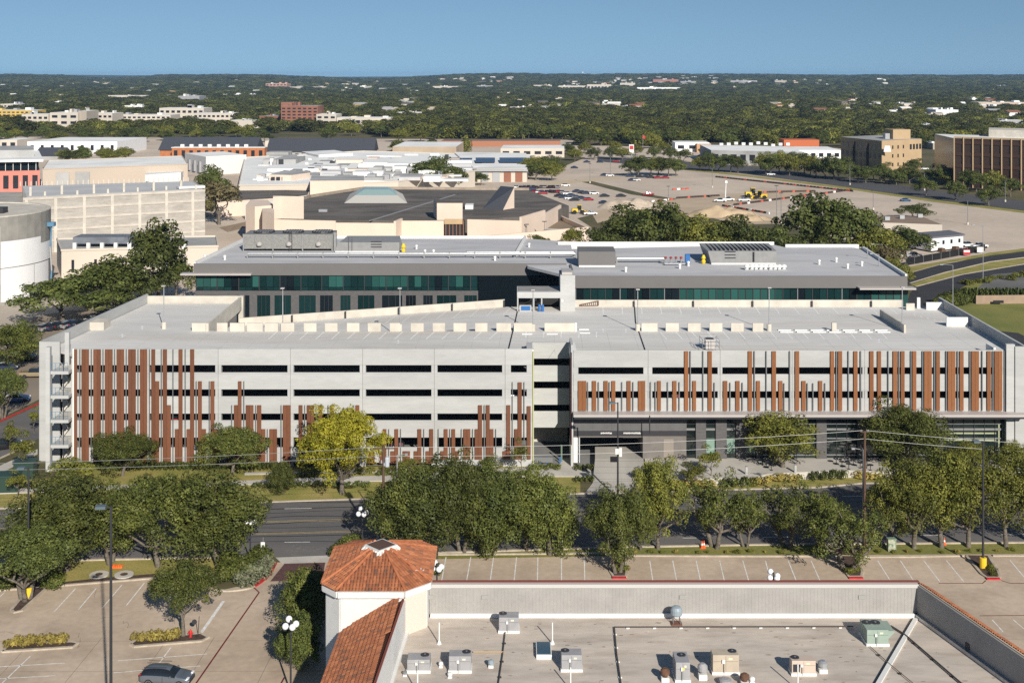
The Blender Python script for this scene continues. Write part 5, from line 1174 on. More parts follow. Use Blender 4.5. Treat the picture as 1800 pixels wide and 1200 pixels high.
proto('yellow', 8, 5.2, 2.4, 9.3, 130, .45, .9, m=M_ylw, limbs=9, trunk=.27, low=.5); proto('young', 9, 1.5, 1.2, 5.0, 22, .3, .6, leaf=.09, m=M_elm, trunk=.07, limbs=5, per=380)
proto('sparse', 10, 3.6, 1.3, 7.0, 62, .35, .72, m=M_oak, multi=2, limbs=12, spread=1.1, per=380, fill=.2, low=.4, flat=1.0); proto('bushy', 11, 3.0, .4, 6.0, 90, .45, .85, m=M_oak, low=.3, flat=1.1); proto('lot', 12, 4.2, 2.7, 7.6, 90, m=M_oak, low=.85)
proto('mid_a', 21, 4.5, 1.0, 8.0, 60, .6, 1.15, per=150, leaf=.17, m=M_dkoak, limbs=3, sub=False); proto('mid_b', 22, 4.0, 1.0, 8.5, 56, .6, 1.1, per=150, leaf=.17, m=M_dkoak, limbs=3, sub=False); proto('mid_c', 23, 4.8, 1.0, 7.5, 60, .6, 1.2, per=150, leaf=.17, m=M_elm, limbs=3, sub=False)
proto('mid_d', 24, 3.4, 1.2, 7.5, 18, .7, 1.3, per=70, leaf=.22, m=M_brown, limbs=6, sub=False)
proto('far_a', 31, 4.8, .2, 8.0, 13, 1.3, 2.4, per=30, leaf=.42, m=M_far, limbs=2, sub=False); proto('far_b', 32, 4.5, .2, 8.6, 12, 1.3, 2.3, per=30, leaf=.42, m=M_far, limbs=2, sub=False); proto('far_c', 33, 5.0, .2, 7.4, 13, 1.3, 2.4, per=30, leaf=.42, m=M_elm, limbs=2, sub=False)

def tree(key, x, y, label, w=None, h=None, rz=None, group=None, name='tree', cat='tree', z=0.0):
    cr, tr, rx, z1 = PROTO[key]; sx_ = (w/2/rx) if w else 1.0; sz_ = (h/z1) if h else sx_
    t = thing(name, label, cat, (x,y,z), group, rz=rnd.uniform(0,6.28) if rz is None else rz, scale=(sx_,sx_,sz_))
    obj('crown', cr, t); obj('trunk', tr, t); return t
def tree_px(key, bx, by, x0, x1, ytop, label, wk=1.06, **k):
    """trunk foot at photo (bx,by), crown from x0 to x1, top at ytop"""
    p = G(bx, by); D = p[1]; return tree(key, p[0], D, label, w=(x1-x0)*D/F*wk, h=ZA(ytop, D), **k)
ST = 'trees along the street and front car park'
tree_px('oak_c', 45, 1055, -22, 150, 925, 'multi trunk live oak beside the yellow lamp footing', group=ST)
tree_px('oak_b', 110, 1006, 30, 205, 838, 'live oak at the left verge behind the multi trunk oak', group=ST)
tree_px('oak_a', 278, 996, 165, 345, 838, 'broad live oak with stout trunk above the orange netting', group=ST)
tree_px('oak_d', 382, 992, 300, 455, 828, 'live oak left of the four globe lamp at entrance drive', group=ST)
tree_px('oak_b', 195, 990, 130, 260, 850, 'live oak between two larger oaks on the left verge', group=ST)
tree_px('lot', 322, 1119, 250, 386, 986, wk=.98, label='small round live oak on island beside fire hydrant', group=ST)
tree_px('tall_a', 524, 1176, 486, 572, 1075, 'dense upright tree against the white tower, nearer one', group=ST)
tree_px('bushy', 538, 1112, 492, 590, 1000, 'dense upright tree against the tower left wall, farther one', group=ST)
CT = [('oak_d',712,972,655,765,815,'first street tree right of the transformer pole'),('tall_a',752,971,700,830,806,'dense street tree, second right of the transformer pole'),('oak_b',812,970,762,868,800,'street tree, third right of the transformer pole'),
 ('tall_a',872,968,822,932,812,'tall dense street tree, fourth right of the transformer pole'),('oak_d',925,967,880,985,826,'street tree left of the walkway hedge before garage recess'),('bushy',966,975,915,1008,842,'low bushy street tree left of the first red kerb island'),
 ('oak_b',1086,1008,1000,1106,858,'dark street tree growing on first red kerb island'),('elm_a',1157,964,1105,1195,806,'slender street tree right of garage driveway'),('oak_a',1126,966,1090,1165,862,'street tree just right of first island tree'),
 ('sparse',1256,962,1208,1325,828,'airy street tree beside the orange cones'),('sparse',1383,961,1336,1448,842,'open street tree with thin trunk before the shop plaza'),('sparse',1489,1004,1432,1565,878,'grey green forked tree on the middle parking island'),
 ('elm_a',1607,963,1540,1652,805,'street tree left of the patterned utility cabinet side'),('elm_b',1655,962,1610,1710,795,'yellow green street tree, third from right frame edge'),('elm_a',1702,961,1655,1765,800,'yellow green street tree just left of right lot pole'),('elm_b',1768,961,1725,1815,785,'rightmost street tree beyond the right lot pole'),('oak_b',1830,960,1780,1880,800,'street tree cut by the right frame edge')]
CT += [('bushy',848,972,800,890,860,'low dense tree at foot of the central street row'),('sparse',1310,961,1285,1350,850,'thin street tree between airy and open trees'),('sparse',1440,961,1405,1480,850,'thin street tree behind middle parking island'),('elm_a',1570,962,1530,1610,830,'yellow green street tree right of middle island'),]
for k, bx, by, x0, x1, yt, l in CT: tree_px(k, bx, by, x0, x1, yt, l, group=ST, wk=1.12)
GT = [('oak_a',215,836,158,270,762,'round oak in front of the wooden fins near stair'),('oak_a',408,834,348,468,753,'round oak before the fins, second from stair'),('yellow',601,868,512,664,720,'large yellow leaved tree in front of the garage'),
 ('bushy',497,868,476,522,812,'small leafy tree on lawn left of yellow tree'),('elm_b',1374,834,1322,1438,724,'tree standing on the shop plaza edge before brick piers'),('oak_b',1592,832,1522,1662,708,'large dark tree before the right shop windows'),
 ('elm_b',1700,840,1662,1745,775,'green tree before the glazed corner shop'),('young',1248,848,1228,1268,782,'thin young tree on lawn left of plaza tree'),('young',1150,858,1128,1174,806,'young tree beside the garage driveway'),('young',1218,862,1195,1245,812,'young tree between driveway and plaza lawn'),
 ('young',860,842,842,884,800,'small tree by garage wall left of recess'),('young',915,840,900,930,770,'thin young tree right beside recess of garage'),('young',715,838,700,735,800,'small tree under the short wooden fins'),('elm_a',1785,835,1760,1812,776,'yellow tinged tree at garage right corner'),
 ('young',30,875,16,50,826,'thin young tree by left sidewalk'),('young',120,870,80,160,800,'sapling group tree below the open stair')]
for k, bx, by, x0, x1, yt, l in GT: tree_px(k, bx, by, x0, x1, yt, l, group='trees in front of the garage')
LT = [('oak_b',20,650,-35,68,566,'olive green tree at left frame edge above parked cars'),('oak_c',5,735,-40,38,650,'dark tree at left frame edge below parked cars'),('young',18,800,5,32,738,'small street tree on the left side street, farther'),('young',42,838,18,62,758,'small dark street tree on left side street, nearer'),('young',60,762,50,72,715,'small tree against garage left wall'),
 ('mid_a',110,570,30,195,482,'wide dark oak beside the white round building'),('mid_b',200,548,130,262,448,'dark oak in middle of the campus tree group'),('mid_b',278,535,225,338,386,'tallest oak of the group left of the office'),('mid_c',190,530,120,250,470,'olive oak behind the wide dark oak'),('mid_a',310,530,262,346,450,'dark oak touching the office left wall'),('mid_d',385,395,355,440,318,'bare brown tree beside concrete building'),('mid_a',372,372,338,405,292,'dark evergreen behind the concrete building'),('mid_b',240,545,200,290,480,'lower dark oak in the campus group')]
for k, bx, by, x0, x1, yt, l in LT: tree_px(k, bx, by, x0, x1, yt, l, group='trees left of the garage and office')
MT = [('mid_a',760,330,700,790,277,'dark round tree before the white mall roofs'),('mid_b',790,333,755,818,288,'dark tree right of the round mall tree'),('mid_a',1120,470,1030,1175,365,'dark oak behind office, left of the tree belt'),('mid_b',1170,480,1110,1230,355,'dark oak behind the office roof bulkhead'),('mid_a',1060,478,1020,1110,400,'lower oak behind the office roof'),('mid_c',1230,480,1180,1290,378,'oak behind the red roof valves'),('mid_b',1285,482,1230,1340,380,'oak left of the ribbed air handler'),
 ('mid_a',1345,480,1290,1400,395,'oak behind the ribbed air handler'),('mid_b',1440,470,1370,1510,342,'largest oak behind the office right end'),('mid_a',1490,470,1430,1560,348,'large oak left of the cream box building'),('mid_c',1540,478,1490,1590,400,'oak with brownish leaves by office corner'),('mid_b',1590,455,1545,1650,398,'oak before the cream box building'),('mid_d',1560,500,1530,1590,430,'brownish tree at office right rear corner'),('mid_c',1575,520,1545,1610,455,'low tree beside the office right wall'),
 ('mid_a',950,450,930,975,412,'small round tree between the office wings'),('mid_c',1005,440,985,1025,400,'small tree at cream wall end'),('mid_b',887,430,862,912,405,'small tree behind the left office roof'),('mid_a',1380,490,1330,1440,410,'oak under the largest tree'),('mid_a',1605,385,1580,1640,358,'dark tree behind cream box building')]
for k, bx, by, x0, x1, yt, l in MT: tree_px(k, bx, by, x0, x1, yt, l, group='dark oaks behind the office')
# shrubs and hedges
def shrub_mesh(name, seed, lx, ly, h, n, m, leaf=.11, per=330):
    rs = np.random.RandomState(seed); C = np.stack([rs.uniform(-lx/2,lx/2,n), rs.uniform(-ly/2,ly/2,n), rs.uniform(h*.35,h*.6,n)],1); Rc = rs.uniform(h*.35,h*.5,n)
    P, Nn = clump_points(rs, C, Rc, per, flat=.9); return leaf_mesh(name, P, Nn, leaf, m, rs)
def shrub(me, x, y, label, cat='shrub', sc=1.0, rz=0.0, name='shrub', group=None, z=0.0):
    o = obj(name, me); o.location = (x,y,z); o.scale = (sc,)*3 if not isinstance(sc, tuple) else sc; o.rotation_euler.z = rz; return tag(o, label, cat, group)
S1 = shrub_mesh('shrub_leaves', 41, 2.2, 1.8, 1.7, 12, M_oak); S2 = shrub_mesh('sage_leaves', 42, 2.2, 1.6, 1.3, 12, M_sage); S3 = shrub_mesh('grass_tuft', 43, 1.2, .9, .8, 7, M_gold, .10); S4 = shrub_mesh('low_hedge', 44, 5.0, .9, .8, 26, M_dkoak, .10); S5 = shrub_mesh('elm_shrub', 45, 1.6, 1.4, 1.0, 9, M_elm, .10)
for px, py, me, sc, l in ((402,1020,S1,1.1,'green shrub left of entrance drive, lowest'),(425,1008,S1,1.2,'green shrub in middle of entrance bed'),(455,990,S1,1.1,'green shrub near white sign'),(400,1000,S1,1.2,'green shrub behind boulder'),(430,1030,S2,1.0,'silvery sage shrub along kerb corner'),(452,1016,S2,1.1,'silvery sage shrub midway along red kerb'),(468,1000,S2,1.0,'silvery sage shrub at street end of red kerb'),(440,1012,S2,1.0,'silvery sage shrub behind the kerb row'),
      (615,962,S1,0.9,'green shrub behind the tower beside the street'),(592,975,S1,0.8,'grey green shrub at tower drive entrance'),(760,1010,S1,0.7,'dark shrub at right foot of tower'),(95,1030,S1,1.0,'dark green shrub beside multi trunk oak'),(15,1030,S1,1.0,'dark green shrub at left edge bed')):
    p = G(px, py); shrub(me, p[0], p[1], l, sc=sc, rz=rnd.uniform(0,6), group='shrubs of the front beds')
for i in range(9): p = G(20+11.5*i, 1136-0.7*i); shrub(S3, p[0], p[1], 'golden ornamental grass tuft on left parking island', 'grass tuft', 1.0, rnd.uniform(0,6), 'grass_tuft', 'grass on the left island', .1)
for i in range(7): p = G(243+11.5*i, 1128-1.0*i); shrub(S3, p[0], p[1], 'golden ornamental grass tuft on hydrant island', 'grass tuft', 1.0, rnd.uniform(0,6), 'grass_tuft', 'grass on the hydrant island', .1)
for px0, px1, py, l, lane in ((440,650,856,'clipped hedge beside the front sidewalk','sidewalk hedge pieces'),(660,760,836,'clipped hedge under garage fins','garage hedge pieces'),(772,935,838,'hedge under the right wooden fins','fin hedge pieces'),(925,985,826,'hedge before the blue gate','recess hedge pieces'),(1008,1044,826,'hedge beside the driveway','driveway hedge pieces'),(1008,1044,846,'low hedge at driveway mouth','driveway mouth hedge'),(1140,1165,838,'hedge right of driveway','driveway right hedge'),(520,560,838,'hedge left of yellow tree base','tree hedge')):
    D = YD(py); L_ = (px1-px0)*D/F; k = max(1, round(L_/4.6))
    for i in range(k):
        o = shrub(S4, XA(px0,D)+(i+.5)*L_/k, D+rnd.uniform(-.15,.15), l, 'hedge', (L_/k/5.0,1.0,rnd.uniform(.9,1.15)), 0, 'hedge', lane)
for i in range(16):
    D_ = YD(825); shrub(S4, XA(140+23.5*i,D_), D_, 'dark hedge piece at garage foot under the tall fins', 'hedge', (.42,1.2,1.5), 0, 'hedge', 'hedge under the tall fins')
pe = [G(x,y,PLZ) for x,y in ((1170,843),(1200,841),(1328,839),(1350,832),(1485,826),(1570,829),(1720,828))]
for a_, b_ in zip(pe[:-1], pe[1:]):
    L_ = (Vector(b_)-Vector(a_)).length; k_ = max(1, round(L_/4.4))
    for i in range(k_):
        q_ = Vector(a_).lerp(Vector(b_),(i+.5)/k_); shrub(S4 if i%3 else S3, q_.x, q_.y-.55, 'hedge piece planted along the plaza retaining edge', 'hedge', (L_/k_/5.0,1.1,1.7) if i%3 else (2.6,1.1,1.5), math.atan2(b_[1]-a_[1],b_[0]-a_[0]), 'hedge', 'plaza hedge pieces')
for px, py in ((1082,1004),(1094,1004),(1500,1000),(1506,1008),(1745,1006),(1738,998),(1748,1012),(1498,1010)):
    p = G(px, py); shrub(S5, p[0], p[1], 'low green plant on a red kerb parking island', 'shrub', rnd.uniform(.45,.7), rnd.uniform(0,6), 'shrub', 'plants on the parking islands', .1)
for i in range(26):
    px = 1110+27*i+rnd.uniform(-8,8); py = 972-0.004*(px-1100)+rnd.uniform(-1,1.5); p = G(px,py)
    shrub(S5 if i%3 else S3, p[0], p[1], 'small tuft of verge planting above the parking row', 'shrub', rnd.uniform(.3,.5), rnd.uniform(0,6), 'shrub', 'tufts on the verge')
for i in range(12):
    p = G(540+22*i+rnd.uniform(-6,6), 829+rnd.uniform(-1,2)); shrub(S5, p[0], p[1], 'feathery grass clump at foot of garage wall', 'shrub', rnd.uniform(.6,.9), rnd.uniform(0,6), 'shrub', 'grasses at garage foot')
# ================================================================ campus and car parks behind
M_cream = mat('cream_stucco', (0.66,0.545,0.455), 0.85, (0.61,0.505,0.42), 0.15, fine=0.03)
M_white2 = mat('white_roofing', (0.84,0.84,0.82), 0.8, (0.74,0.74,0.73), 0.06, stain=0.35, sscale=0.05)
M_greyr = mat('grey_roofing', (0.40,0.40,0.395), 0.9, (0.30,0.30,0.295), 0.08, stain=0.5, sscale=0.1)
M_brkroof = mat('black_roofing', (0.085,0.075,0.068), 0.95, (0.14,0.125,0.112), 0.10, fine=0.12, fscale=0.7, stain=0.5, sscale=0.07, stcol=(0.20,0.18,0.16), stretch=(0.6,1.2,1))
M_dkmetal = mat('charcoal_standing_seam', (0.062,0.066,0.078), 0.5)
M_pink = mat('pink_sheathing', (0.56,0.205,0.165), 0.8, (0.50,0.19,0.15), 0.3)
M_obrick = mat('orange_brick', (0.40,0.16,0.07), 0.85, (0.33,0.13,0.06), 0.8)
M_beige = mat('beige_precast', (0.46,0.40,0.335), 0.85, (0.42,0.37,0.31), 0.05)
M_beige2 = mat('pale_beige', (0.55,0.495,0.425), 0.85, (0.50,0.455,0.395), 0.05)
M_brownb = mat('brown_brick', (0.26,0.115,0.075), 0.85, (0.22,0.10,0.068), 0.1)
M_tanb = mat('tan_brick', (0.44,0.32,0.19), 0.85, (0.40,0.29,0.175), 0.2)
M_block = mat('raw_blockwork', (0.40,0.375,0.34), 0.9, (0.34,0.32,0.29), 0.35, fine=0.10, fscale=1.2, stain=0.4, sscale=0.2, stretch=(0.5,0.5,2))
M_wrap = mat('white_wrap', (0.74,0.74,0.745), 0.55, fine=0.03, fscale=0.4)
M_win = mat('far_window', (0.02,0.022,0.028), 0.2, spec=0.6)

def prismpx(t, corners, z0, z1, m, mroof=None, name='wall', par=0.0):
    """corners: list of (px, D)"""
    poly = [(XA(px, D), D) for px, D in corners]
    o = part(MB().prism(poly, z0, z1, 0, 1), name, [m, mroof or m], t)
    if par:
        n = len(poly)
        for i in range(n): part(MB().wall(poly[i], poly[(i+1)%n], 0.35, z1-.05, z1+par), 'parapet', m, t)
    return o
def wins(t, p0, p1, cols, rows, z0, z1, w=0.6, h=0.55, m=None, name='window', out=0.12, x0=0.0, x1=1.0):
    """windows on the face p0-p1 (ground points), cols x rows between z0 and z1"""
    a, b = Vector((*p0,0)), Vector((*p1,0)); d = (b-a).normalized(); nrm = Vector((d.y,-d.x,0))
    if nrm.y > 0 and abs(nrm.y) > 0.05: nrm = -nrm
    L_ = (b-a).length
    for r in range(rows):
        zc = z0+(z1-z0)*(r+.5)/rows; hh = (z1-z0)/rows*h/2
        for c in range(cols):
            s = L_*(x0+(x1-x0)*(c+.5)/cols); ww = L_*(x1-x0)/cols*w/2; q = a+d*s+nrm*out
            k = a+d*s-nrm*.1; mb = MB()
            q0, q1 = q-d*ww, q+d*ww; k0, k1 = k-d*ww, k+d*ww
            mb.add([(q0.x,q0.y,zc-hh),(q1.x,q1.y,zc-hh),(k1.x,k1.y,zc-hh),(k0.x,k0.y,zc-hh),(q0.x,q0.y,zc+hh),(q1.x,q1.y,zc+hh),(k1.x,k1.y,zc+hh),(k0.x,k0.y,zc+hh)], [(0,3,2,1),(4,5,6,7),(0,1,5,4),(1,2,6,5),(2,3,7,6),(3,0,4,7)])
            part(mb, name, m or M_win, t)
def gp(px, D): return (XA(px, D), D)
# ---- round building wrapped in white
RC = (-134.8, 301.0); RR = 20.0
t = thing('round_building', 'round concrete building wrapped in white sheathing under construction', 'building', (RC[0],RC[1],0))
n = 48
part(MB().lathe((RC[0],RC[1],0), [(RR,0),(RR,20.9)], n), 'drum_wall', mat('raw_concrete', (0.30,0.285,0.26), 0.9, (0.24,0.23,0.21), 0.4, stain=0.4), t)
part(MB().lathe((RC[0],RC[1],20.9), [(RR+.05,0.002),(RR+.05,0.3),(RR-1.0,0.32),(RR-1.1,0.1)], n), 'roof_rim', M_concw, t)
def wrap(a0, a1, z0, z1, k=14, r=RR+.12):
    vs = []; fs = []
    for i in range(k+1):
        a = R(a0+(a1-a0)*i/k); vs += [(RC[0]+r*math.cos(a),RC[1]+r*math.sin(a),z0),(RC[0]+r*math.cos(a),RC[1]+r*math.sin(a),z1)]
    for i in range(k): fs.append((2*i,2*i+2,2*i+3,2*i+1))
    part(MB().add(vs, fs), 'wrap_sheet', M_wrap, t)
wrap(-85,-43.5,14.6,18.9); wrap(-85,-43.5,5.2,8.6); wrap(-85,-43.5,9.0,13.5); wrap(-43.0,-8,9.0,15.2); wrap(-43.0,-16,1.0,8.8); wrap(-15.5,5,1.0,8.8); wrap(-8,25,9,13.5)
part(MB().box(RC[0]+8,RC[0]+12,RC[1]-6,RC[1]-3,20.95,22.4), 'roof_plant', M_dark, t)
# ---- raw concrete garage
t = thing('concrete_shell', 'raw grey concrete parking structure under construction behind round building', 'building', (-125,386,0))
q0, q1 = (-148.8,372.0), (-100.4,400.0); bk0, bk1 = (-165,412), (-112.0,431)
part(MB().prism([q0,q1,bk1,bk0], 0, 17.2), 'wall', M_block, t)
part(MB().prism([(q0[0]-60,q0[1]-10),q0,bk0,(bk0[0]-60,bk0[1])], 0, 15.2), 'wall', M_block, t)
part(MB().prism([(q0[0]+.8,q0[1]+1),(q1[0]-.8,q1[1]),(bk1[0]-.5,bk1[1]-1),(bk0[0]+.5,bk0[1]-1)], 17.21, 17.3), 'roof_slab', mat('pale_slab', (0.50,0.505,0.51), 0.9, (0.42,0.425,0.43), 0.08), t)
dq = (Vector(q1)-Vector(q0)); Lq = dq.length; dq.normalize(); nq = Vector((dq.y,-dq.x))
for i in range(7):
    p = Vector(q0)+dq*(Lq*(i+.12)/6.6); part(MB().obox((p.x+nq.x*.06,p.y+nq.y*.06,0),(0.9,0.3,16.9),math.atan2(dq.y,dq.x)), 'pilaster', M_concw, t)
for zz in (3.2,6.6,10.0,13.2,16.4):
    a, b = Vector(q0)+nq*.06, Vector(q1)+nq*.06; part(MB().wall(a, b, 0.25, zz, zz+0.75), 'floor_band', mat('floor_band_conc', (0.50,0.46,0.41), 0.9, (0.42,0.385,0.34), 0.5), t)
for i in range(6):
    p = Vector(q0)+dq*(Lq*(i+.3)/6); r_ = p - nq*rnd.uniform(2,6); part(MB().obox((r_.x,r_.y,17.3),(0.7,0.7,2.8),.4), 'column_stub', M_concw, t)
    r_ = p - nq*rnd.uniform(1,3) + dq*4; part(MB().obox((r_.x,r_.y,17.3),(0.6,0.6,1.3),.4), 'column_stub', M_concw, t)
for i in range(34):
    p = Vector(bk0)+(Vector(bk1)-Vector(bk0))*(i/34); part(MB().obox((p.x,p.y-1.5,17.3),(0.25,0.25,1.5),.4), 'baluster', M_concw, t)
part(MB().obox((-105.5,401.5,17.5),(8.5,4,0.7),.5), 'white_hood', M_white, t)
# ---- low tan building with roof plant
t = thing('low_tan_building', 'low tan flat roofed building with blue grey roof plant behind oaks', 'building', (-98,327,0))
prismpx(t, [(108,327),(383,335),(380,356),(100,350)], 0, 7.4, M_beige2, M_greyr, par=0.5)
for (a, b, dd) in ((128,232,334),(236,245,332)): part(MB().box(XA(a,dd),XA(b,dd),dd,dd+7,8.4,10.2), 'plant_screen', mat('plant_blue',(0.17,0.19,0.22),0.5,(0.12,0.13,0.15),0.6), t)
for i in range(9): xx = XA(130+24*i,331); part(MB().box(xx,xx+.9,330,330.8,7.4,9.2), 'roof_duct', M_white, t)
wins(t, gp(108,327), gp(383,335), 7, 1, 1.2, 5.4, w=0.12, h=0.8)
# ---- cream arena building with black roof and skylight
OC = thing('cream_hall', 'large cream walled hall with black roof and pale glass pyramid skylight', 'building', (-18,430,0))
WZ = 8.8
roofp = [(515,401),(560,397),(693,395),(778,395),(955,408),(1000,440),(930,500),(640,505),(545,470),(480,430)]
part(MB().prism([gp(*p) for p in roofp], 0, WZ-1.2), 'roof', M_brkroof, OC)
def cw(a, b, z1=WZ, th=0.7, m=None, z0=0): part(MB().wall(gp(*a), gp(*b), th, z0, z1), 'hall_wall', m or M_cream, OC)
cw((480,388),(590,384),WZ); cw((590,384),(694,383),WZ-.6); cw((694,383),(706,391)); cw((706,390),(780,390),WZ-.7); cw((822,388),(915,384),WZ); cw((915,384),(957,404),WZ+1.2); cw((957,404),(985,432),WZ)
cw((640,505),(930,500),WZ-.2,m=mat('stained_cream',(0.36,0.30,0.24),0.9,(0.27,0.22,0.17),0.4)); cw((545,470),(640,505),WZ-.2,m=mat('stained_cream',(0.36,0.30,0.24),0.9,(0.27,0.22,0.17),0.4)); cw((480,430),(545,470),WZ-.2,m=mat('stained_cream',(0.36,0.30,0.24),0.9,(0.27,0.22,0.17),0.4))
prismpx(OC, [(480,398),(494,400),(534,399),(480,402)], WZ-1.2, ZA(345,400), M_cream, name='buttress')
prismpx(OC, [(461,392),(482,386),(482,400),(461,404)], 0, ZA(372,390), M_cream, name='buttress'); prismpx(OC, [(432,402),(448,398),(482,402),(470,420),(440,420)], 0, ZA(362,400), M_cream, name='buttress')
prismpx(OC, [(768,396),(813,396),(813,408),(762,408)], 0, ZA(357,396), M_cream, M_brkroof, name='entry_block')
part(MB().box(XA(781,392),XA(818,392),391.5,392,0,ZA(386,392)), 'entry_glass', M_dglass, OC)
for i in range(6): xx = XA(783+6.2*i,391); part(MB().box(xx,xx+.25,391.1,391.48,0,ZA(388,391)), 'entry_mullion', M_brownb, OC)
part(MB().box(XA(781,391),XA(813,391),390.9,391.3,ZA(394,391),ZA(385,391)), 'entry_lintel', M_tanb, OC)
_v = [(XA(848,430),430,WZ-1.25),(XA(884,426),426,WZ-1.25),(XA(904,432),432,ZA(329,432)),(XA(880,440),440,ZA(327,440)),(XA(904,432.2),432.2,WZ-1.25),(XA(880,440.2),440.2,WZ-1.25)]
part(MB().add(_v, [(0,1,2,3)]), 'louvre_roof', M_dkmetal, OC); part(MB().add(_v, [(1,4,2),(0,3,5),(4,5,3,2)]), 'louvre_cheek', M_cream, OC)
cw((830,372),(1033,398),5.2,th=.8); cw((1033,398),(985,432),5.0); cw((957,404),(1033,398),4.0, m=M_greyr)
prismpx(OC, [(830,373),(1030,398),(985,430),(955,402)], 0, 3.6, M_cream, mat('brown_gravel',(0.22,0.17,0.12),0.95))
sk = [gp(605,449),gp(716,449),gp(708,484),gp(615,484)]; st_ = [gp(640,463),gp(684,463),gp(682,474),gp(642,474)]
sb = MB(); zs = WZ-1.2; sb.add([(*p,zs) for p in sk]+[(*p,9.75) for p in [((a[0]*.45+b[0]*.55),(a[1]*.45+b[1]*.55)) for a,b in zip(sk,st_)]], [(0,1,5,4),(1,2,6,5),(2,3,7,6),(3,0,4,7)]); part(sb, 'skylight_kerb', mat('skylight_kerb',(0.50,0.48,0.44),0.7), OC)
sb = MB(); mid = [((a[0]*.45+b[0]*.55),(a[1]*.45+b[1]*.55)) for a,b in zip(sk,st_)]
sb.add([(*p,9.75) for p in mid]+[(*p,11.3) for p in st_], [(0,1,5,4),(1,2,6,5),(2,3,7,6),(3,0,4,7),(4,5,6,7)]); part(sb, 'skylight_glass', mat('pale_teal_glass',(0.30,0.42,0.40),0.25), OC)
part(MB().wall(gp(650,393),gp(800,480),0.3,WZ-1.2,WZ-.9), 'roof_pipe', M_steel, OC)
part(MB().box(XA(818,430),XA(832,430),428,434,WZ-1.2,WZ+.3), 'roof_unit', M_white, OC)
part(MB().box(XA(560,420),XA(575,420),420,422,WZ-1.2,WZ-.4), 'roof_unit', M_steel, OC)
# ---- mall complex
ML = thing('mall', 'sprawling flat white roofed mall with raised boxes behind the cream hall', 'building', (-60,600,0))
prismpx(ML, [(420,520),(560,525),(700,540),(835,600),(800,735),(640,760),(430,700)], 0, 7.6, M_beige2, M_white2, par=0.5)
prismpx(ML, [(545,508),(640,510),(640,535),(548,535)], 0, ZA(318,508), M_cream, M_greyr); prismpx(ML, [(473,548),(512,545),(545,560),(500,575)], 7.6, ZA(307,548), M_cream, M_greyr)
for i in range(4): part(MB().box(XA(477+9.3*i,547),XA(483.5+9.3*i,547),546.2,546.6,ZA(322,547),ZA(311,547)), 'clerestory_window', M_win, ML)
prismpx(ML, [(380,470),(540,490),(545,520),(400,530)], 0, 5.6, M_cream, M_brkroof, par=0.4); part(MB().wall(gp(432,462),gp(545,500),.6,0,5.8), 'white_wall', M_stucco, ML)
for a, b, D_, dep, h, m in ((620,650,560,12,2.8,M_white),(655,672,580,10,3.6,M_greyr),(690,715,590,14,3.0,M_white),(470,560,600,30,1.2,M_white2),(630,760,620,40,2.2,M_white2),(690,740,560,14,1.0,M_greyr),(560,620,555,22,0.8,M_greyr),(735,790,585,20,1.4,M_white2),(700,770,660,30,2.0,M_white2),(480,520,650,30,2.4,M_greyr),(645,660,548,5,2.6,M_steel),(672,684,552,5,2.2,M_u1)):
    part(MB().box(XA(a,D_),XA(b,D_),D_,D_+dep,7.61,7.61+h), 'raised_roof', m, ML)
for i in range(60):
    px, D_ = rnd.uniform(440,800), rnd.uniform(540,720); w_ = rnd.uniform(4,16); dd = rnd.uniform(5,14)
    part(MB().box(XA(px,D_),XA(px,D_)+w_,D_,D_+dd,7.6,7.6+rnd.choice((.15,.2,.3,.5,1.4,2.2))+i*.004), 'raised_roof', rnd.choice((M_white2,M_greyr,M_greyr,M_white2,M_cream,M_roofg)), ML)
for i in range(46):
    px, D_ = rnd.uniform(450,790), rnd.uniform(540,690); part(MB().box(XA(px,D_),XA(px,D_)+rnd.uniform(1.2,3),D_,D_+2,7.6,7.6+rnd.uniform(2.6,3.6) if i < 6 else 7.6+rnd.uniform(.8,1.9)), 'roof_unit', rnd.choice((M_white,M_u1,M_steel,M_dark)), ML)
def wbox(label, c, l, r, base, top, mw=M_white2):
    """box seen on its corner: photo columns of near corner c, left end l, right end r"""
    D = YD(base); t = thing('white_block', label, 'building', (XA(c,D),D,0)); C_ = Vector(gp(c,D)); L_ = Vector(gp(l,D+34)); R_ = Vector(gp(r,D+16)); Q = L_+R_-C_
    z = ZA(top, D); part(MB().prism([tuple(C_),tuple(R_),tuple(Q),tuple(L_)], 0, z, 0, 1), 'wall', [mat('white_panel',(0.60,0.60,0.595),0.7), M_white2], t)
    for k in (0.25,0.5,0.75):
        p = C_.lerp(L_,k); part(MB().obox((p.x-.2,p.y-.2,1),(1.6,2.2,z*.6),0.6), 'louvre_panel', M_u1, t)
    part(MB().wall(tuple(C_),tuple(R_),.3,z-.3,z+.25), 'parapet', M_white, t); return t
wbox('white windowless theatre block, left one of two on mall', 362, 325, 433, 308, 276); wbox('white windowless theatre block, right one of two on mall', 560, 530, 620, 300, 273)
t = thing('long_tan_hall', 'long tan hall with white flat roof and two grey doors', 'building', (-170,553,0))
prismpx(t, [(75,553),(330,585),(320,645),(85,610)], 0, ZA(298,553), mat('tan_panel',(0.46,0.385,0.315),0.85,(0.43,0.37,0.31),0.06), M_white2, par=0.3)
for a, b in ((98,123),(130,154)): part(MB().box(XA(a,553+.6*(a-75)/8),XA(b,556),552+.12*(a-75),552.3+.12*(a-75),3,ZA(303,556)), 'wall_panel', M_greyr, t)
prismpx(t, [(255,560),(318,575),(330,600),(262,600)], 0, ZA(306,565), M_white, M_white2)
t = thing('pink_building', 'pink sheathed building under construction with dark ribbon windows', 'building', (-230,553,0))
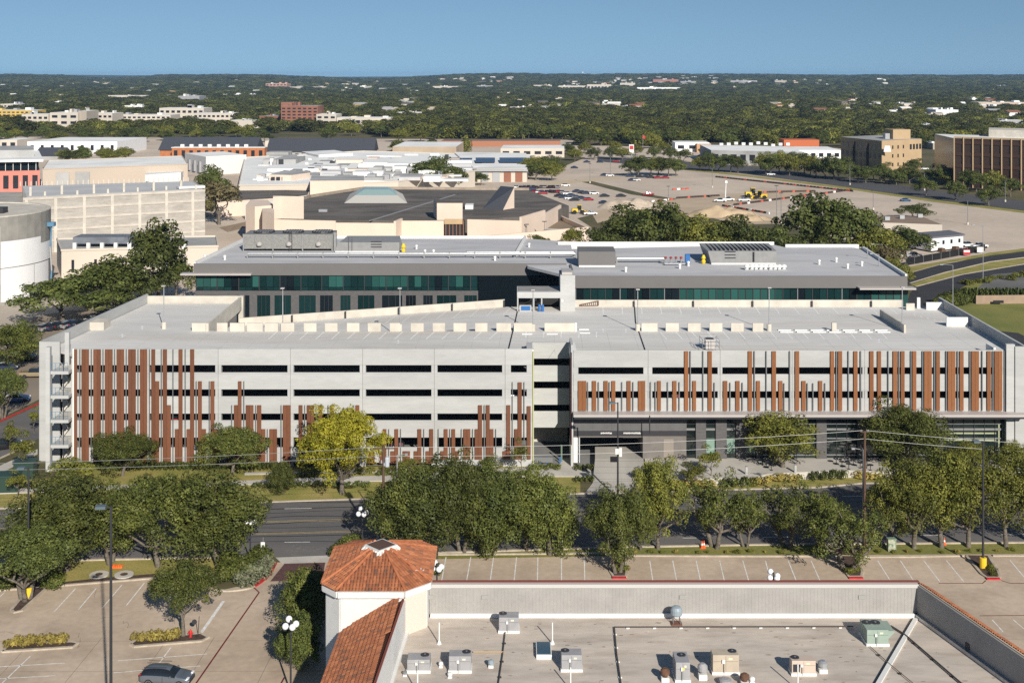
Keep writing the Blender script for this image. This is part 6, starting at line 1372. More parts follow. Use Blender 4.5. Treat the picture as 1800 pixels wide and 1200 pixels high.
q0, q1 = gp(-120,540), gp(70,551); part(MB().prism([q0,q1,gp(66,610),gp(-140,600)], 0, ZA(300,550)), 'wall', M_pink, t)
part(MB().prism([gp(-120,541),gp(68,552),gp(64,608),gp(-140,600)], ZA(300,550), ZA(284,550), 0), 'upper_glass', M_dglass, t)
part(MB().prism([gp(-124,538),gp(76,549),gp(68,615),gp(-144,604)], ZA(284,550), ZA(280,550)), 'roof', M_white2, t); part(MB().prism([gp(-100,560),gp(60,570),gp(58,605),gp(-120,600)], ZA(280,550)+.01, ZA(280,550)+3.0), 'penthouse', M_greyr, t)
wins(t, q0, q1, 11, 1, ZA(333,550), ZA(306,550), w=0.55, h=0.85); wins(t, q0, q1, 14, 1, ZA(300,550), ZA(284,550), w=0.06, h=1.0, m=M_white, name='mullion', out=.3)
wins(t, q0, q1, 11, 1, 1, ZA(338,550), w=0.5, h=0.7)
def gable(label, x0, x1, base, eave, ridge, dep, mw, mr, name='gable_hall', front=None):
    D = YD(base); t = thing(name, label, 'building', (XA((x0+x1)/2,D),D,0)); X0, X1 = XA(x0,D), XA(x1,D); ze, zr = ZA(eave,D), ZA(ridge,D+dep/2)
    part(MB().box(X0,X1,D,D+dep,0,ze), 'wall', mw, t)
    r = MB(); r.add([(X0-1,D-.8,ze),(X1+1,D-.8,ze),(X1+1,D+dep/2,zr),(X0-1,D+dep/2,zr),(X1+1,D+dep+.8,ze),(X0-1,D+dep+.8,ze)], [(0,1,2,3),(3,2,4,5),(0,3,5),(1,4,2)]); part(r, 'roof', mr, t)
    return t, D
t, D = gable('orange brick college building with long charcoal gable roof', 281, 448, 283, 264, 241, 26, M_obrick, M_dkmetal)
part(MB().box(XA(302,D-9),XA(465,D-9),D-9,D-.5,0,ZA(260,D-9)), 'front_wing', M_obrick, t); wins(t, gp(302,D-9), gp(465,D-9), 12, 1, 1, ZA(262,D-9), w=.45, h=.75); part(MB().box(XA(302,D-9)-.3,XA(465,D-9)+.3,D-9.3,D-.3,ZA(260,D-9),ZA(259,D-9)), 'parapet', M_white, t)
for i in range(8): xx = XA(318+16*i,D-4); part(MB().box(xx,xx+2.2,D-5,D-3,ZA(259,D-9),ZA(259,D-9)+1.6), 'roof_unit', M_white, t)
t, D = gable('second college building with long charcoal roof right of orange brick one', 470, 655, 281, 267, 243, 26, M_greyr, M_dkmetal); wins(t, gp(470,D), gp(655,D), 16, 1, 0.5, ZA(268,D), w=.5, h=.7)
gable('small charcoal roofed shed behind pink building', 62, 106, 282, 274, 259, 20, M_greyr, M_dkmetal)
def bldg(label, x0, x1, base, top, dep=25, mw=M_beige, mr=M_white2, rows=0, cols=0, name='building', group=None, skew=0.0, ww=.55, wh=.45, cat='building', band=None):
    D = YD(base); t = thing(name, label, cat, (XA((x0+x1)/2,D),D,0), group); z = ZA(top,D); a, b = gp(x0,D), (XA(x1,D),D+skew)
    part(MB().prism([a,b,(b[0]+dep*.04,b[1]+dep),(a[0]+dep*.04,a[1]+dep)], 0, z, 0, 1), 'wall', [mw, mr], t)
    if rows: wins(t, a, b, cols, rows, z*.12, z*.94, w=ww, h=wh, out=.15)
    return t
bldg('long white metal building left beyond pink building', 48, 206, 272, 249, 60, M_wrap, M_white2, 1, 9, ww=.3, wh=.5)
bldg('tan block left of mall service yard', 0, 30, 262, 246, 30, M_beige2, M_white2, 1, 2)
bldg('stained tan windowless store at mall rear', 690, 802, 281, 258, 60, mat('stained_tan',(0.42,0.34,0.25),0.9,(0.34,0.27,0.20),0.08), M_white2)
t = bldg('store with dark blue rooftop panels at right end of mall', 838, 926, 320, 297, 110, M_beige2, M_white2)
D = YD(320)
for i in range(4): xx = XA(846+20*i,D); part(MB().box(xx,xx+3.6,D-.3,D+.5,0,ZA(302,D)), 'bay_door', M_steel if i < 2 else M_brownb, t)
part(MB().box(XA(836,D),XA(928,D),D-1.5,D+.2,ZA(301,D),ZA(298,D)), 'canopy', M_steel, t)
for (a, b, D_) in ((778,830,665),(836,870,668),(878,925,668)): part(MB().add([(XA(a,D_),D_,7.2),(XA(b,D_),D_,7.2),(XA(b,D_+22),D_+22,8.4),(XA(a,D_+22),D_+22,8.4),(XA(b,D_+22),D_+22,7.0),(XA(a,D_+22),D_+22,7.0)], [(0,1,2,3),(3,2,4,5),(0,3,5),(1,4,2)]), 'solar_panel', mat('panel_blue',(0.03,0.045,0.085),0.25), t)
prismpx(t, [(790,650),(840,628),(926,632),(925,760),(800,770)], 0, 6.6, M_beige2, M_white2)
bldg('beige strip store behind the mall trees', 880, 992, 277, 261, 40, M_beige2, M_white2, 1, 6, ww=.6, wh=.4)
bldg('low brown roofed strip with red brick front beyond mall', 775, 985, 258, 248, 30, mat('red_strip',(0.33,0.15,0.09),0.9), mat('brown_roof',(0.20,0.15,0.12),0.9))
bldg('cream roofed store before college roofs', 466, 612, 262, 248, 30, M_beige2, M_white2)
bldg('white fast food box near pylon sign', 1187, 1247, 267, 251, 25, M_wrap, M_white2, 1, 3)
t = bldg('long white roofed shop strip across the road', 1250, 1400, 289, 264, 60, M_greyr, M_white2, 1, 10, ww=.6, wh=.5, skew=-20)
for i in range(10): D_ = 800+rnd.uniform(0,30); xx = XA(1265+13*i,D_); part(MB().box(xx,xx+2.4,D_,D_+2.2,ZA(264,764),ZA(264,764)+1.8), 'roof_unit', M_white, t)
bldg('white shop strip left of tan office', 1395, 1478, 282, 264, 40, M_wrap, M_white2, 1, 6)
bldg('red roofed restaurant behind the shop strip', 1378, 1440, 262, 246, 20, mat('red_tile_roof',(0.42,0.12,0.05),0.8), mat('red_tile_roof',(0.42,0.12,0.05),0.8))
bldg('tan shop wing right of white fast food box', 1225, 1250, 268, 253, 20, mat('tan_shop',(0.45,0.27,0.16),0.8), M_white2)
# tan three storey office seen on its corner
t = thing('tan_office', 'tan brick three storey office block beyond the car park', 'building', (XA(1550,700),700,0)); z = ZA(246,700)
c0, cl, cr_ = gp(1550,690), gp(1478,735), gp(1620,712); bk = (cl[0]+cr_[0]-c0[0], cl[1]+cr_[1]-c0[1])
part(MB().prism([c0,cr_,bk,cl], 0, z, 0, 1), 'wall', [M_tanb, M_greyr], t)
wins(t, cl, c0, 9, 3, 1.5, z-1.5, w=.5, h=.6); wins(t, c0, cr_, 3, 3, 1.5, z-1.5, w=.22, h=.4, x0=.2, x1=.6); wins(t, c0, cr_, 4, 1, z*.62, z*.9, w=.6, h=.6, x0=.68)
for k in (.34,.67): p = Vector(cl).lerp(Vector(c0),k); part(MB().obox((p.x,p.y-.4,0),(1.6,1.0,z-2),-.6), 'dark_recess', mat('brown_recess',(0.07,0.04,0.03),0.8), t)
p = Vector(c0).lerp(Vector(cr_),.55); part(MB().obox((p.x,p.y+12,z),(11,10,5.5),.2), 'roof_tower', M_tanb, t); part(MB().obox((p.x-7,p.y+10,z),(3,3,3.2),.2), 'roof_plant', M_steel, t)
part(MB().obox((XA(1560,686),686.5,z-6),(4.5,.4,3.4),.2,top=.7), 'white_sign', M_white, t)
t = thing('brown_office', 'brown four storey office with tan vertical pilasters at right edge', 'building', (XA(1740,595),595,0)); z = ZA(244,595)
a, b = gp(1677,600), gp(1830,575); part(MB().prism([a,b,(b[0]+10,b[1]+45),(a[0]+6,a[1]+45)], 0, z, 0, 1), 'wall', [mat('brown_glass',(0.045,0.028,0.022),0.25,spec=.6), M_white2], t)
for i in range(10):
    p = Vector(a).lerp(Vector(b),i/9); part(MB().obox((p.x,p.y-.3,0),(0.5,0.9,z+.6),-.4), 'pilaster', M_tanb, t)
for k in range(4): part(MB().wall((a[0],a[1]-.15),(b[0],b[1]-.15),.4,z*(k+1)/4.2-1.6,z*(k+1)/4.2), 'spandrel', mat('brown_spandrel',(0.06,0.034,0.025),0.5), t)
part(MB().wall(a, b, .8, z, z+.8), 'parapet', M_tanb, t); part(MB().prism([gp(1738,615),gp(1835,600),gp(1835,625),gp(1738,640)], z, ZA(228,615)), 'penthouse', M_concw, t)
t = bldg('cream box building with brown flat roof before the far car park', 1548, 1645, 421, 391, 22, M_beige2, mat('brown_flat_roof',(0.27,0.20,0.15),0.9,(0.22,0.165,0.125),0.2), skew=-6)
for px, D_ in ((1556,412),(1582,416),(1614,420)): part(MB().box(XA(px,D_),XA(px,D_)+1.6,D_,D_+1.4,ZA(391,406),ZA(391,406)+1.2), 'roof_unit', M_steel, t)
# trailer
D = YD(444); t = thing('site_trailer', 'white site office trailer with dark grey roof and wooden steps', 'trailer', (XA(1655,D),D,0)); a, b = gp(1614,D), gp(1693,D+8)
part(MB().prism([(a[0]+4,a[1]),b,(b[0]-1,b[1]+9),(a[0],a[1]+9)], .5, 4.3), 'body', M_wrap, t); part(MB().prism([(a[0]+3.5,a[1]-.4),(b[0]+.4,b[1]-.4),(b[0]-1,b[1]+9.4),(a[0]-.4,a[1]+9.4)], 4.3, 4.75), 'roof', mat('trailer_roof',(0.13,0.13,0.15),0.7), t)
wins(t, (a[0]+4,a[1]), b, 4, 1, 1.6, 4.0, w=.25, h=.5); 
for k in (.28,.72): p = Vector((a[0]+4,a[1])).lerp(Vector(b),k); part(MB().obox((p.x,p.y-1.3,0),(1.8,2.0,1.3),.4,top=.75), 'steps', M_pole, t)
part(MB().prism([(a[0]+4.3,a[1]+.3),(b[0]-.3,b[1]+.3),(b[0]-1,b[1]+8.5),(a[0]+.5,a[1]+8.5)], 0, .5), 'skirt', M_dark, t)
# ---- roads and car parks of the middle distance
flat('parking_lot', [(918,322),(1030,277),(1190,288),(1262,300),(1480,328),(1640,352),(1900,386),(1900,430),(1740,447),(1640,470),(1592,482),(1560,440),(1400,400),(1240,375),(1100,362),(1010,385),(985,372)], 0.018, M_lot2)
flat('road', [(1050,275),(1150,280),(1300,291),(1500,314),(1640,334),(1900,366),(1900,382),(1640,350),(1480,327),(1300,305),(1150,292),(1050,284)], 0.03, mat('far_asphalt',(0.085,0.085,0.09),0.9,(0.075,0.075,0.08),0.05))
flat('lawn', [(1180,293),(1300,306),(1480,328),(1640,351),(1900,383),(1900,387),(1640,355),(1480,331.5),(1300,309),(1180,297)], 0.04, M_lawn)
flat('lawn', [(1015,318),(1034,317),(1130,340),(1190,350),(1180,352),(1110,342)], 0.035, M_ground)
flat('sandy_path', [(920,326),(1010,316),(1090,311),(1092,314),(1012,321),(924,333)], 0.036, mat('pale_sand',(0.52,0.42,0.29),0.9))
struct(flat('dirt_yard', [(1040,375),(1100,352),(1190,347),(1300,340),(1420,330),(1440,342),(1330,352),(1260,362),(1400,392),(1300,395),(1220,375),(1130,372),(1050,392)], 0.028, mat('yard_dirt',(0.50,0.40,0.285),0.95,(0.42,0.33,0.235),0.06,fine=.08)))
flat('road', [(1585,502),(1592,482),(1650,466),(1740,450),(1900,430),(1900,440),(1740,460),(1660,479),(1612,498)], 0.032, M_asphd)
flat('road', [(1600,515),(1610,504),(1690,483),(1800,464),(1900,452),(1900,462),(1800,477),(1720,490),(1690,505),(1668,530),(1650,548),(1590,548)], 0.033, M_asphd)
flat('lawn', [(1600,500),(1660,480),(1740,461),(1900,441),(1900,451),(1800,463),(1690,482),(1610,503)], 0.036, M_lawn)
flat('lawn', [(1560,470),(1592,481),(1650,465),(1740,449),(1900,429),(1900,424),(1740,444),(1640,462),(1590,470)], 0.037, M_lawn)
flat('lawn', [(1670,530),(1692,505),(1722,490),(1900,466),(1900,478),(1740,500),(1720,530)], 0.034, M_lawng)
flat('asphalt_pad', [(1715,510),(1745,482),(1900,470),(1900,512)], 0.038, mat('old_asphalt',(0.16,0.155,0.15),0.9,(0.12,0.118,0.115),0.1))
kerb([(1600,498),(1660,479.5),(1740,460.5),(1900,440.5)], 'kerb', w=.4); kerb([(1610,504),(1690,483),(1800,464.5),(1900,452)], 'kerb', w=.4)
slab('site_yard', [(-100,600),(-100,520),(60,505),(110,520),(60,560),(20,590)], mat('yard_concrete',(0.40,0.35,0.29),0.9), .03)
flat('driveway', [(362,440),(400,395),(440,395),(430,440)], 0.03, M_lot2)
struct(flat('bare_bank', [(385,400),(440,388),(440,398),(400,408)], 0.034, M_soil))
# dirt mound
def mound(px, py, w, d, h, label, m, seed):
    rs = np.random.RandomState(seed); p = G(px, py); n_, k_ = 26, 14; mb = MB(); vs = []
    for j in range(k_+1):
        for i in range(n_+1):
            u, v = i/n_*2-1, j/k_*2-1; e = max(0, 1-(u*u+v*v)); vs.append((p[0]+u*w/2, p[1]+v*d/2, h*e**1.1*(1+.3*math.sin(6*u+seed)*math.cos(5*v)+.18*math.sin(13*u+2*v+seed))+rs.uniform(0,.5)*(e>0)*h*.22))
    mb.add(vs, [(j*(n_+1)+i,j*(n_+1)+i+1,(j+1)*(n_+1)+i+1,(j+1)*(n_+1)+i) for j in range(k_) for i in range(n_)]); return tag(mb.build('dirt_mound', m, smooth=True), label, 'dirt mound')
M_mound = mat('sand_mound',(0.52,0.40,0.26),0.95,(0.44,0.335,0.22),0.3,fine=.08,fscale=2)
mound(1268,379,30,16,3.0,'large sandy dirt mound behind the oaks',M_mound,3); mound(1310,386,20,12,1.8,'lower sandy dirt mound right of the large one',M_mound,4); mound(1105,365,26,16,3.4,'pale rubble mound left of the oaks',mat('rubble_pale',(0.50,0.42,0.33),0.95,(0.42,0.35,0.28),0.6,fine=.2,fscale=3),5)
# ---- cars
LG = 'cars in the far car park'
for px, py, c, rz in ((935,334,'navy',.2),(955,341,'red',.1),(994,327.5,'white',.1),(983,346,'black',.4),(991,348,'navy',.3),(997,342,'white',.3),(1001,350.5,'white',.2),(1004,345,'navy',.2),(1010,353,'black',.2),(1013,348,'grey',.2),(1022,350,'navy',.2),(1035,352.5,'red',.15),(1015,338,'navy',.2),(1024,340,'black',.2),(1031,341,'navy',.2),(1044,341.5,'white',.15),(1063,346,'black',.2),(1092,346,'black',.2),(1062,358,'navy',.3)):
    far_car(px, py, c, {'navy':'dark blue car','red':'red car','white':'white car','black':'black car','grey':'grey car'}[c]+' parked in the far car park right of cream hall', LG, rz=rz)
for i in range(22): far_car(908+ (i%11)*7.2+rnd.uniform(-1,1)+(i//11)*9, 331+(i//11)*8+rnd.uniform(-.6,.6), rnd.choice(('black','navy','silver','white','grey','black','red')), 'car in the two close rows beside the cream hall wedge', 'close car rows by hall', rz=1.35)
far_car(1140,344,'red','red pickup standing alone by the grass strip',None,'pickup',.1); far_car(1592,354,'blue','blue car alone on the wide empty car park',None,rz=.1)
for px, py, c in ((1063,309,'navy'),(1072,310,'white'),(1112,318,'navy'),(1118,318,'white')): far_car(px, py, c, ('dark blue' if c=='navy' else 'white')+' car near the shaded tree row of far car park', 'cars by shaded tree row')
for px, py, c in ((1125,312,'black'),(1135,312,'navy'),(1145,313,'black'),(1157,314,'red'),(1170,314,'red'),(1108,311,'navy')): far_car(px, py, c, ('red' if c=='red' else 'dark')+' car parked in shade of the far tree row', 'cars in tree shade')
for px, py, c in ((1083,285,'red'),(1032,286,'navy'),(1055,286,'navy'),(1010,296,'navy')): far_car(px, py, c, ('red' if c=='red' else 'dark')+' car at back of the far car park', 'cars at back of car park')
for px, py, c in ((1712,327,'white'),(1760,330,'silver'),(1775,331,'white'),(1355,308,'white'),(1210,272,'white'),(1232,275,'silver'),(1625,298,'white'),(1789,307,'blue')): far_car(px, py, c, {'white':'white','silver':'silver','blue':'blue'}[c]+' car along the road on the right', 'cars along the right road')
for i in range(12):
    far_car(40+13*i+rnd.uniform(-2,2), 586-1.6*i, rnd.choice(('black','navy','grey','black','white','silver')), 'car parked in the shade row behind garage left end', 'cars in the row behind the garage', rz=1.2, kind=rnd.choice(('sedan','suv')))
for i in range(5): far_car(165+9*i, 566-4.2*i, ('white','silver','navy','white','silver')[i], 'pale car parked along the garage rear left edge', 'pale cars behind the garage', rz=1.0)
far_car(42,633,'black','black car under the olive tree at left edge',None,rz=.15,kind='suv'); far_car(10,650,'navy','dark blue car below the black car at left edge',None,rz=.15); far_car(62,663,'gold','tan pickup beside the garage left wall',None,'pickup',.1); far_car(28,706,'blue','dark blue car beside the red kerb street',None,rz=.3)
far_car(10,788,'black','dark car driving on left side street',None,rz=.5,kind='sedan')
far_car(1700,434,'white','white pickup behind the site trailer',None,'pickup',.2); far_car(1722,436,'white','white pickup right of the site trailer',None,'pickup',.2); far_car(1585,452,'white','white pickup half hidden by oak near trailer',None,'pickup',.05); far_car(1607,453,'silver','silver pickup left of the site trailer',None,'pickup',.05)
far_car(1038,378,'white','white pickup beside the yellow loader',None,'pickup',.1)
far_car(1266,355,'white','white utility truck with lift mast in the yard',None,'pickup',3.0); far_car(1308,354,'white','white work truck beside yellow machines',None,'pickup',.1); far_car(1280,353,'white','white service truck behind the mast truck',None,'pickup',3.1)
p = G(1276,353); t = thing('lift_mast', 'pale lift mast rising behind white utility truck', 'mast', p); part(MB().tube((p[0],p[1]+2,0),(p[0]+.4,p[1]+2,7.5),.3,.2,8), 'mast', M_white, t); part(MB().obox((p[0]+.4,p[1]+2,7.5),(1.1,1.1,1.1)), 'bucket', M_white, t)
def loader(px, py, label, s=1.0, rz=0.0):
    p = G(px, py); t = thing('wheel_loader', label, 'wheel loader', p, rz=rz)
    def lp(mb, n, m): mb.build(n, m, t, world=False)
    lp(MB().box(-2.6*s,-.4*s,-.9*s,.9*s,.9*s,2.1*s), 'engine_body', M_yellow); lp(MB().box(-.5*s,1.0*s,-.8*s,.8*s,1.6*s,3.4*s), 'cab', M_dglass); lp(MB().box(-.6*s,1.1*s,-.9*s,.9*s,3.4*s,3.55*s), 'cab_roof', M_yellow)
    for a in (-1.7,1.6):
        for b in (-1,1): lp(MB().tube((a*s,b*.75*s,.8*s),(a*s,b*1.25*s,.8*s),.8*s,n=14), 'wheel', M_tyre)
    for b in (-.5,.5): lp(MB().tube((.9*s,b*s,1.8*s),(3.1*s,b*s,.9*s),.16*s,n=6), 'lift_arm', M_yellow)
    lp(MB().add([(2.9*s,-1.3*s,.2*s),(3.9*s,-1.3*s,.2*s),(3.0*s,-1.3*s,1.4*s),(2.9*s,1.3*s,.2*s),(3.9*s,1.3*s,.2*s),(3.0*s,1.3*s,1.4*s)], [(0,1,2),(3,5,4),(0,3,4,1),(0,2,5,3)]), 'bucket', M_yellow)
loader(1017,376,'yellow wheel loader beside white pickup by cream hall',1.0,.1); loader(1322,347,'yellow loader, left of the yellow machine group',1.2,.1); loader(1337,350,'yellow loader, right of the yellow machine group',1.1,2.8)
for px, c, z_ in ((700,'grey',1.82),(590,'black',1.82),(470,'silver',1.82),(905,'white',8.52),(310,'red',5.17),(1180,'black',8.52)):
    o_ = far_car(px, 0, c, {'grey':'grey','black':'black','silver':'silver','white':'white','red':'red'}[c]+' car glimpsed through an opening inside the garage', 'cars inside the garage', 'suv', 1.57, z_, DF+3.4)
# barriers red and white
def barrier(px, py, c, rz, label, grp):
    p = G(px, py, .03); mb = MB(); o = MB().obox((0,0,0),(1.9,.5,.8),0,top=.8).build('water_barrier', {'r':mat('barrier_red',(0.42,0.085,0.055),0.6),'w':M_white,'d':mat('barrier_dark',(0.055,0.035,0.03),0.6)}[c]); o.location = p; o.rotation_euler.z = rz; tag(o, label, 'barrier', grp)
def brow(x0, y0, x1, y1, n_, seq, label, grp):
    for i in range(n_): barrier(x0+(x1-x0)*i/(n_-1), y0+(y1-y0)*i/(n_-1), seq[i%len(seq)], math.atan2(YD(y1)-YD(y0), G(x1,y1)[0]-G(x0,y0)[0]), label, grp)
brow(1292,361,1495,335,44,'ddrddwdd','red or dark barrier of the long slanting row before yellow machines','slanting barrier row'); brow(1430,337,1345,339,18,'ddrdd','barrier of row behind the yellow machines','rear barrier row'); brow(1260,312,1385,325,26,'dddrddd','barrier of the back edge row by the road','road edge barrier row'); brow(1385,325,1497,337,20,'ddrd','barrier of the row running right along the road','right barrier row')
brow(1272,363,1350,376,16,'drdwrd','barrier of curved row right of dirt mound','curved barrier row'); brow(1192,349,1262,345,16,'ddddrd','barrier of row left of white utility trucks','left barrier row'); brow(1185,334,1208,333,4,'rwr','red and white barrier cluster on the empty car park','barrier cluster'); brow(1148,355,1180,352,4,'wrwr','red and white barrier near the oaks','barriers near the oaks')
# fence, tank covers, lamps
t = thing('mesh_fence', 'black screened fence beside the site trailer', 'fence', G(1660,455)); 
for i in range(9):
    a, b = G(1592+15.5*i, 467-2.9*i), G(1592+15.5*(i+1), 467-2.9*(i+1)); part(MB().wall(a[:2], b[:2], .08, 0, 2.0), 'fence_panel', M_black, t); part(MB().tube((a[0],a[1]-.1,0),(a[0],a[1]-.1,2.2),.06,n=6), 'post', M_chain, t)
for px, c, l in ((1696,M_red,'red and white site sign on the black fence'),(1720,M_white,'white site sign at the end of black fence')):
    p = G(px, 449-.19*(px-1696)); tt = thing('site_sign', l, 'sign', p); part(MB().box(p[0]-1,p[0]+1,p[1]-1.6,p[1]-1.5,.4,2.0), 'board', c, tt); part(MB().box(p[0]-.9,p[0]+.9,p[1]-1.63,p[1]-1.605,1.2,1.8), 'white_stripe', M_white, tt)
t = thing('retaining_wall', 'tan retaining wall with dark drain at right lawn', 'wall', G(1760,536)); part(MB().wall(G(1715,534)[:2],G(1900,532)[:2],.5,0,2.0), 'wall', mat('tan_stone',(0.33,0.24,0.17),0.9,(0.26,0.19,0.14),0.5), t); part(MB().box(XA(1754,YD(535))-1.2,XA(1754,YD(535))+1.2,YD(535)-.5,YD(535)-.2,.4,1.0), 'drain', M_black, t)
D = YD(536)+2
for i in range(11): shrub(S4, XA(1690+18*i,D+4), D+4, 'overgrown hedge above the tan retaining wall', 'hedge', (1.0,2.6,4.0), rnd.uniform(-.1,.1), 'hedge', 'hedge above retaining wall')
for i in range(7): p = G(1650+7*i, 540-1.0*i); shrub(S1, p[0], p[1], 'green shrub at road bend beside right lawn', 'shrub', rnd.uniform(1.2,1.9), rnd.uniform(0,6), 'shrub', 'shrubs at the road bend')
for i in range(16): p = G(1690+14*i, 500-1.6*i+rnd.uniform(-3,3)); shrub(S5, p[0], p[1], 'scrub clump on the right road embankment', 'shrub', rnd.uniform(1.0,2.0), rnd.uniform(0,6), 'shrub', 'scrub on right embankment')
for px, yt, yb, l in ((1675,466,560,'steel street lamp by the right road bend'),(1728,396,490,'steel street lamp beyond the road median'),(1551,430,500,'steel street lamp between office roof and oaks')): goose_lamp(px, yt, YD(yb), 0, l, -2.2)
for px, yt, yb, l in ((1535,336,369,'thin lot lamp left of the blue car'),(1701,353,395,'thin lot lamp on the wide empty car park'),(1365,320,388,'thin dark lamp in front of barriers'),(1373,340,395,'short thin dark lamp right of mound'),(1158,395,470,'tall thin lamp rising from the oak belt'),(1252,296,330,'thin lot lamp behind the utility trucks'),(1175,328,352,'thin lot lamp near barrier cluster'),(1073,268,310,'thin lot lamp near shaded tree row'),(1037,288,322,'thin lot lamp by the sandy path'),(1494,290,325,'road lamp before tan office'),(1625,305,335,'road lamp left of brown office trees'),(1767,318,355,'road lamp before brown office'),(926,395,436,'thin lamp in front of cream wall'),(957,390,434,'thin lamp before cream wall end')):
    D = YD(yb); x = XA(px,D); zt = min(ZA(yt,D), 13.0); t = thing('lot_lamp', l, 'lamp post', (x,D,0), 'lamps of the far car parks'); part(MB().tube((x,D,0),(x,D,zt),.13,.09,6), 'pole', M_chain, t); part(MB().box(x-.7,x+.7,D-.25,D+.25,zt,zt+.22), 'lamp_head', M_dark, t); part(MB().lathe((x,D,0),[(.4,0),(.4,.9)],8), 'footing', M_beige2, t)
t = thing('pylon_sign', 'tall white and red pylon sign by the road', 'sign', G(1110,278)); p = G(1110,278); part(MB().tube(p,(p[0],p[1],3.5),.4,n=8), 'post', M_steel, t); part(MB().box(p[0]-1.6,p[0]+1.6,p[1]-.3,p[1]+.3,3.5,9.0), 'sign_box', M_white, t); part(MB().box(p[0]-1.2,p[0]+1.2,p[1]-.36,p[1]-.305,5.8,8.2), 'red_panel', M_red, t)
t = thing('flag', 'red flag on tall pole beyond the car park', 'flag', G(1130,272)); p = G(1130,272); part(MB().tube(p,(p[0],p[1],14),.1,n=6), 'pole', M_steel, t); part(MB().add([(p[0],p[1],11.4),(p[0]+1.5,p[1]+.6,10.6),(p[0]+1.6,p[1]+.2,12.8),(p[0],p[1],13.8)],[(0,1,2,3)]), 'banner', mat('flag_red',(0.5,0.03,0.04),.7), t)
# boom lifts by the round building
for px, py, l in ((25,530,'blue boom lift parked by the white round building'),):
    p = G(px, py); t = thing('boom_lift', l, 'boom lift', p); part(MB().obox((p[0],p[1],.6),(5,2.2,1.4),.2), 'chassis', M_blue, t); part(MB().tube((p[0]-1,p[1],2.0),(p[0]+8,p[1]+2,3.2),.35,.25,8), 'boom', M_blue, t)
    for a in (-1.6,1.6):
        for b in (-1,1): part(MB().tube((p[0]+a,p[1]+b*.9,.5),(p[0]+a,p[1]+b*1.3,.5),.5,n=12), 'wheel', M_tyre, t)
D = 303; t = thing('boom_lift', 'raised blue boom lift standing against the round building', 'boom lift', (XA(88,D),D,0)); x = XA(88,D)
for z0, z1, dx in ((0,6,0),(6,12,.4),(12,17,0)): part(MB().tube((x+dx,D,z0),(x+.4-dx,D,z1),.2,n=8), 'boom_section', M_bluesteel if z0 != 6 else M_steel, t)
part(MB().box(x-.9,x+1.2,D-.8,D+.8,17,18.0), 'platform', M_bluesteel, t); part(MB().box(x-3.2,x-1.2,D-.8,D+.8,13.2,14.2), 'platform', M_orange, t); part(MB().box(x-1.5,x+1.6,D-1.2,D+1.2,.3,1.6), 'chassis', M_blue, t)
# utility boxes and bins left
for px, py, w, l in ((12,862,3.2,'dark green utility kiosk at left sidewalk'),(45,838,2.6,'dark green utility kiosk nearer the stair')):
    p = G(px,py); t = thing('utility_kiosk', l, 'utility kiosk', p); part(MB().obox(p,(w,2.2,2.1),.1), 'kiosk', mat('kiosk_green',(0.025,0.05,0.04),.5), t, bevel=.06); part(MB().obox((p[0],p[1],2.1),(w+.2,2.4,.15),.1), 'kiosk_lid', mat('kiosk_lid',(0.03,0.06,0.05),.5), t)
# cafe tables on the plaza
for i, (px, py) in enumerate(((1347,820),(1356,826),(1362,818),(1470,815),(1480,820),(1492,824),(1500,816),(1512,822),(1524,818),(1530,826),(1485,812))):
    p = G(px, py, PLZ); t = thing('cafe_table', 'small round dark cafe table on the shop plaza', 'table', p, 'cafe tables on plaza')
    part(MB().lathe(p,[(.25,0),(.05,.06),(.05,.68),(.42,.7),(.42,.74)],12), 'table', M_dark, t)
for i, (px, py, yt) in enumerate(((1312,833,819),(1398,830,816),(1190,832,822))): 
    p = G(px,py,PLZ); t = thing('plaza_bollard', 'pale square bollard post on the shop plaza', 'bollard', p, 'plaza bollards'); part(MB().obox(p,(.3,.3,1.0)), 'post', M_panel, t); part(MB().obox((p[0],p[1],PLZ+1.0),(.34,.34,.05)), 'cap', M_steel, t)
# ================================================================ individual trees of the middle distance
MK = ('mid_a','mid_b','mid_c')
def mids(lst, label, grp, ks=MK):
    for x, y, w, h in lst:
        D = YD(y); tree(rnd.choice(ks), XA(x,D), D, label, w=w, h=h, group=grp)
mids([(1045+i*16+rnd.uniform(-4,4), 309+rnd.uniform(-1,2), rnd.uniform(12,15), rnd.uniform(9,11.5)) for i in (4,5,6,7,8,9)], 'dark round oak of the shaded row in the far car park', 'shaded tree row')
mids([(1232+i*17+rnd.uniform(-4,4), 300+i*1.0, rnd.uniform(11,14), rnd.uniform(8,11)) for i in range(5)], 'oak in front of the white shop strip', 'oaks before shop strip')
mids([(1345+i*13+rnd.uniform(-4,4), 304+i*1.0+rnd.uniform(-3,3), rnd.uniform(11,15), rnd.uniform(9,13)) for i in range(11)], 'oak in the dense row left of tan office', 'oaks left of tan office')
mids([(1490+i*14+rnd.uniform(-4,4), 317+i*1.0+rnd.uniform(-3,3), rnd.uniform(9,12), rnd.uniform(7,10)) for i in range(9)], 'oak along the road before tan office', 'oaks before tan office')
mids([(1640+i*20+rnd.uniform(-5,5), 328+i*2+rnd.uniform(-6,5), rnd.uniform(9,13), rnd.uniform(7,10.5)) for i in range(8)], 'oak in front of the brown office', 'oaks before brown office')
mids([(x, y, 11, 8.5) for x, y in ((1628,345),(1680,352),(1738,362),(1795,330),(1605,305),(1655,308),(1700,318))], 'single oak by the right road', 'single oaks by right road')
mids([(930+rnd.uniform(0,62), 318-rnd.uniform(0,14), 13, 10) for _ in range(6)], 'dark oak at the mall entrance corner', 'oaks at mall corner')
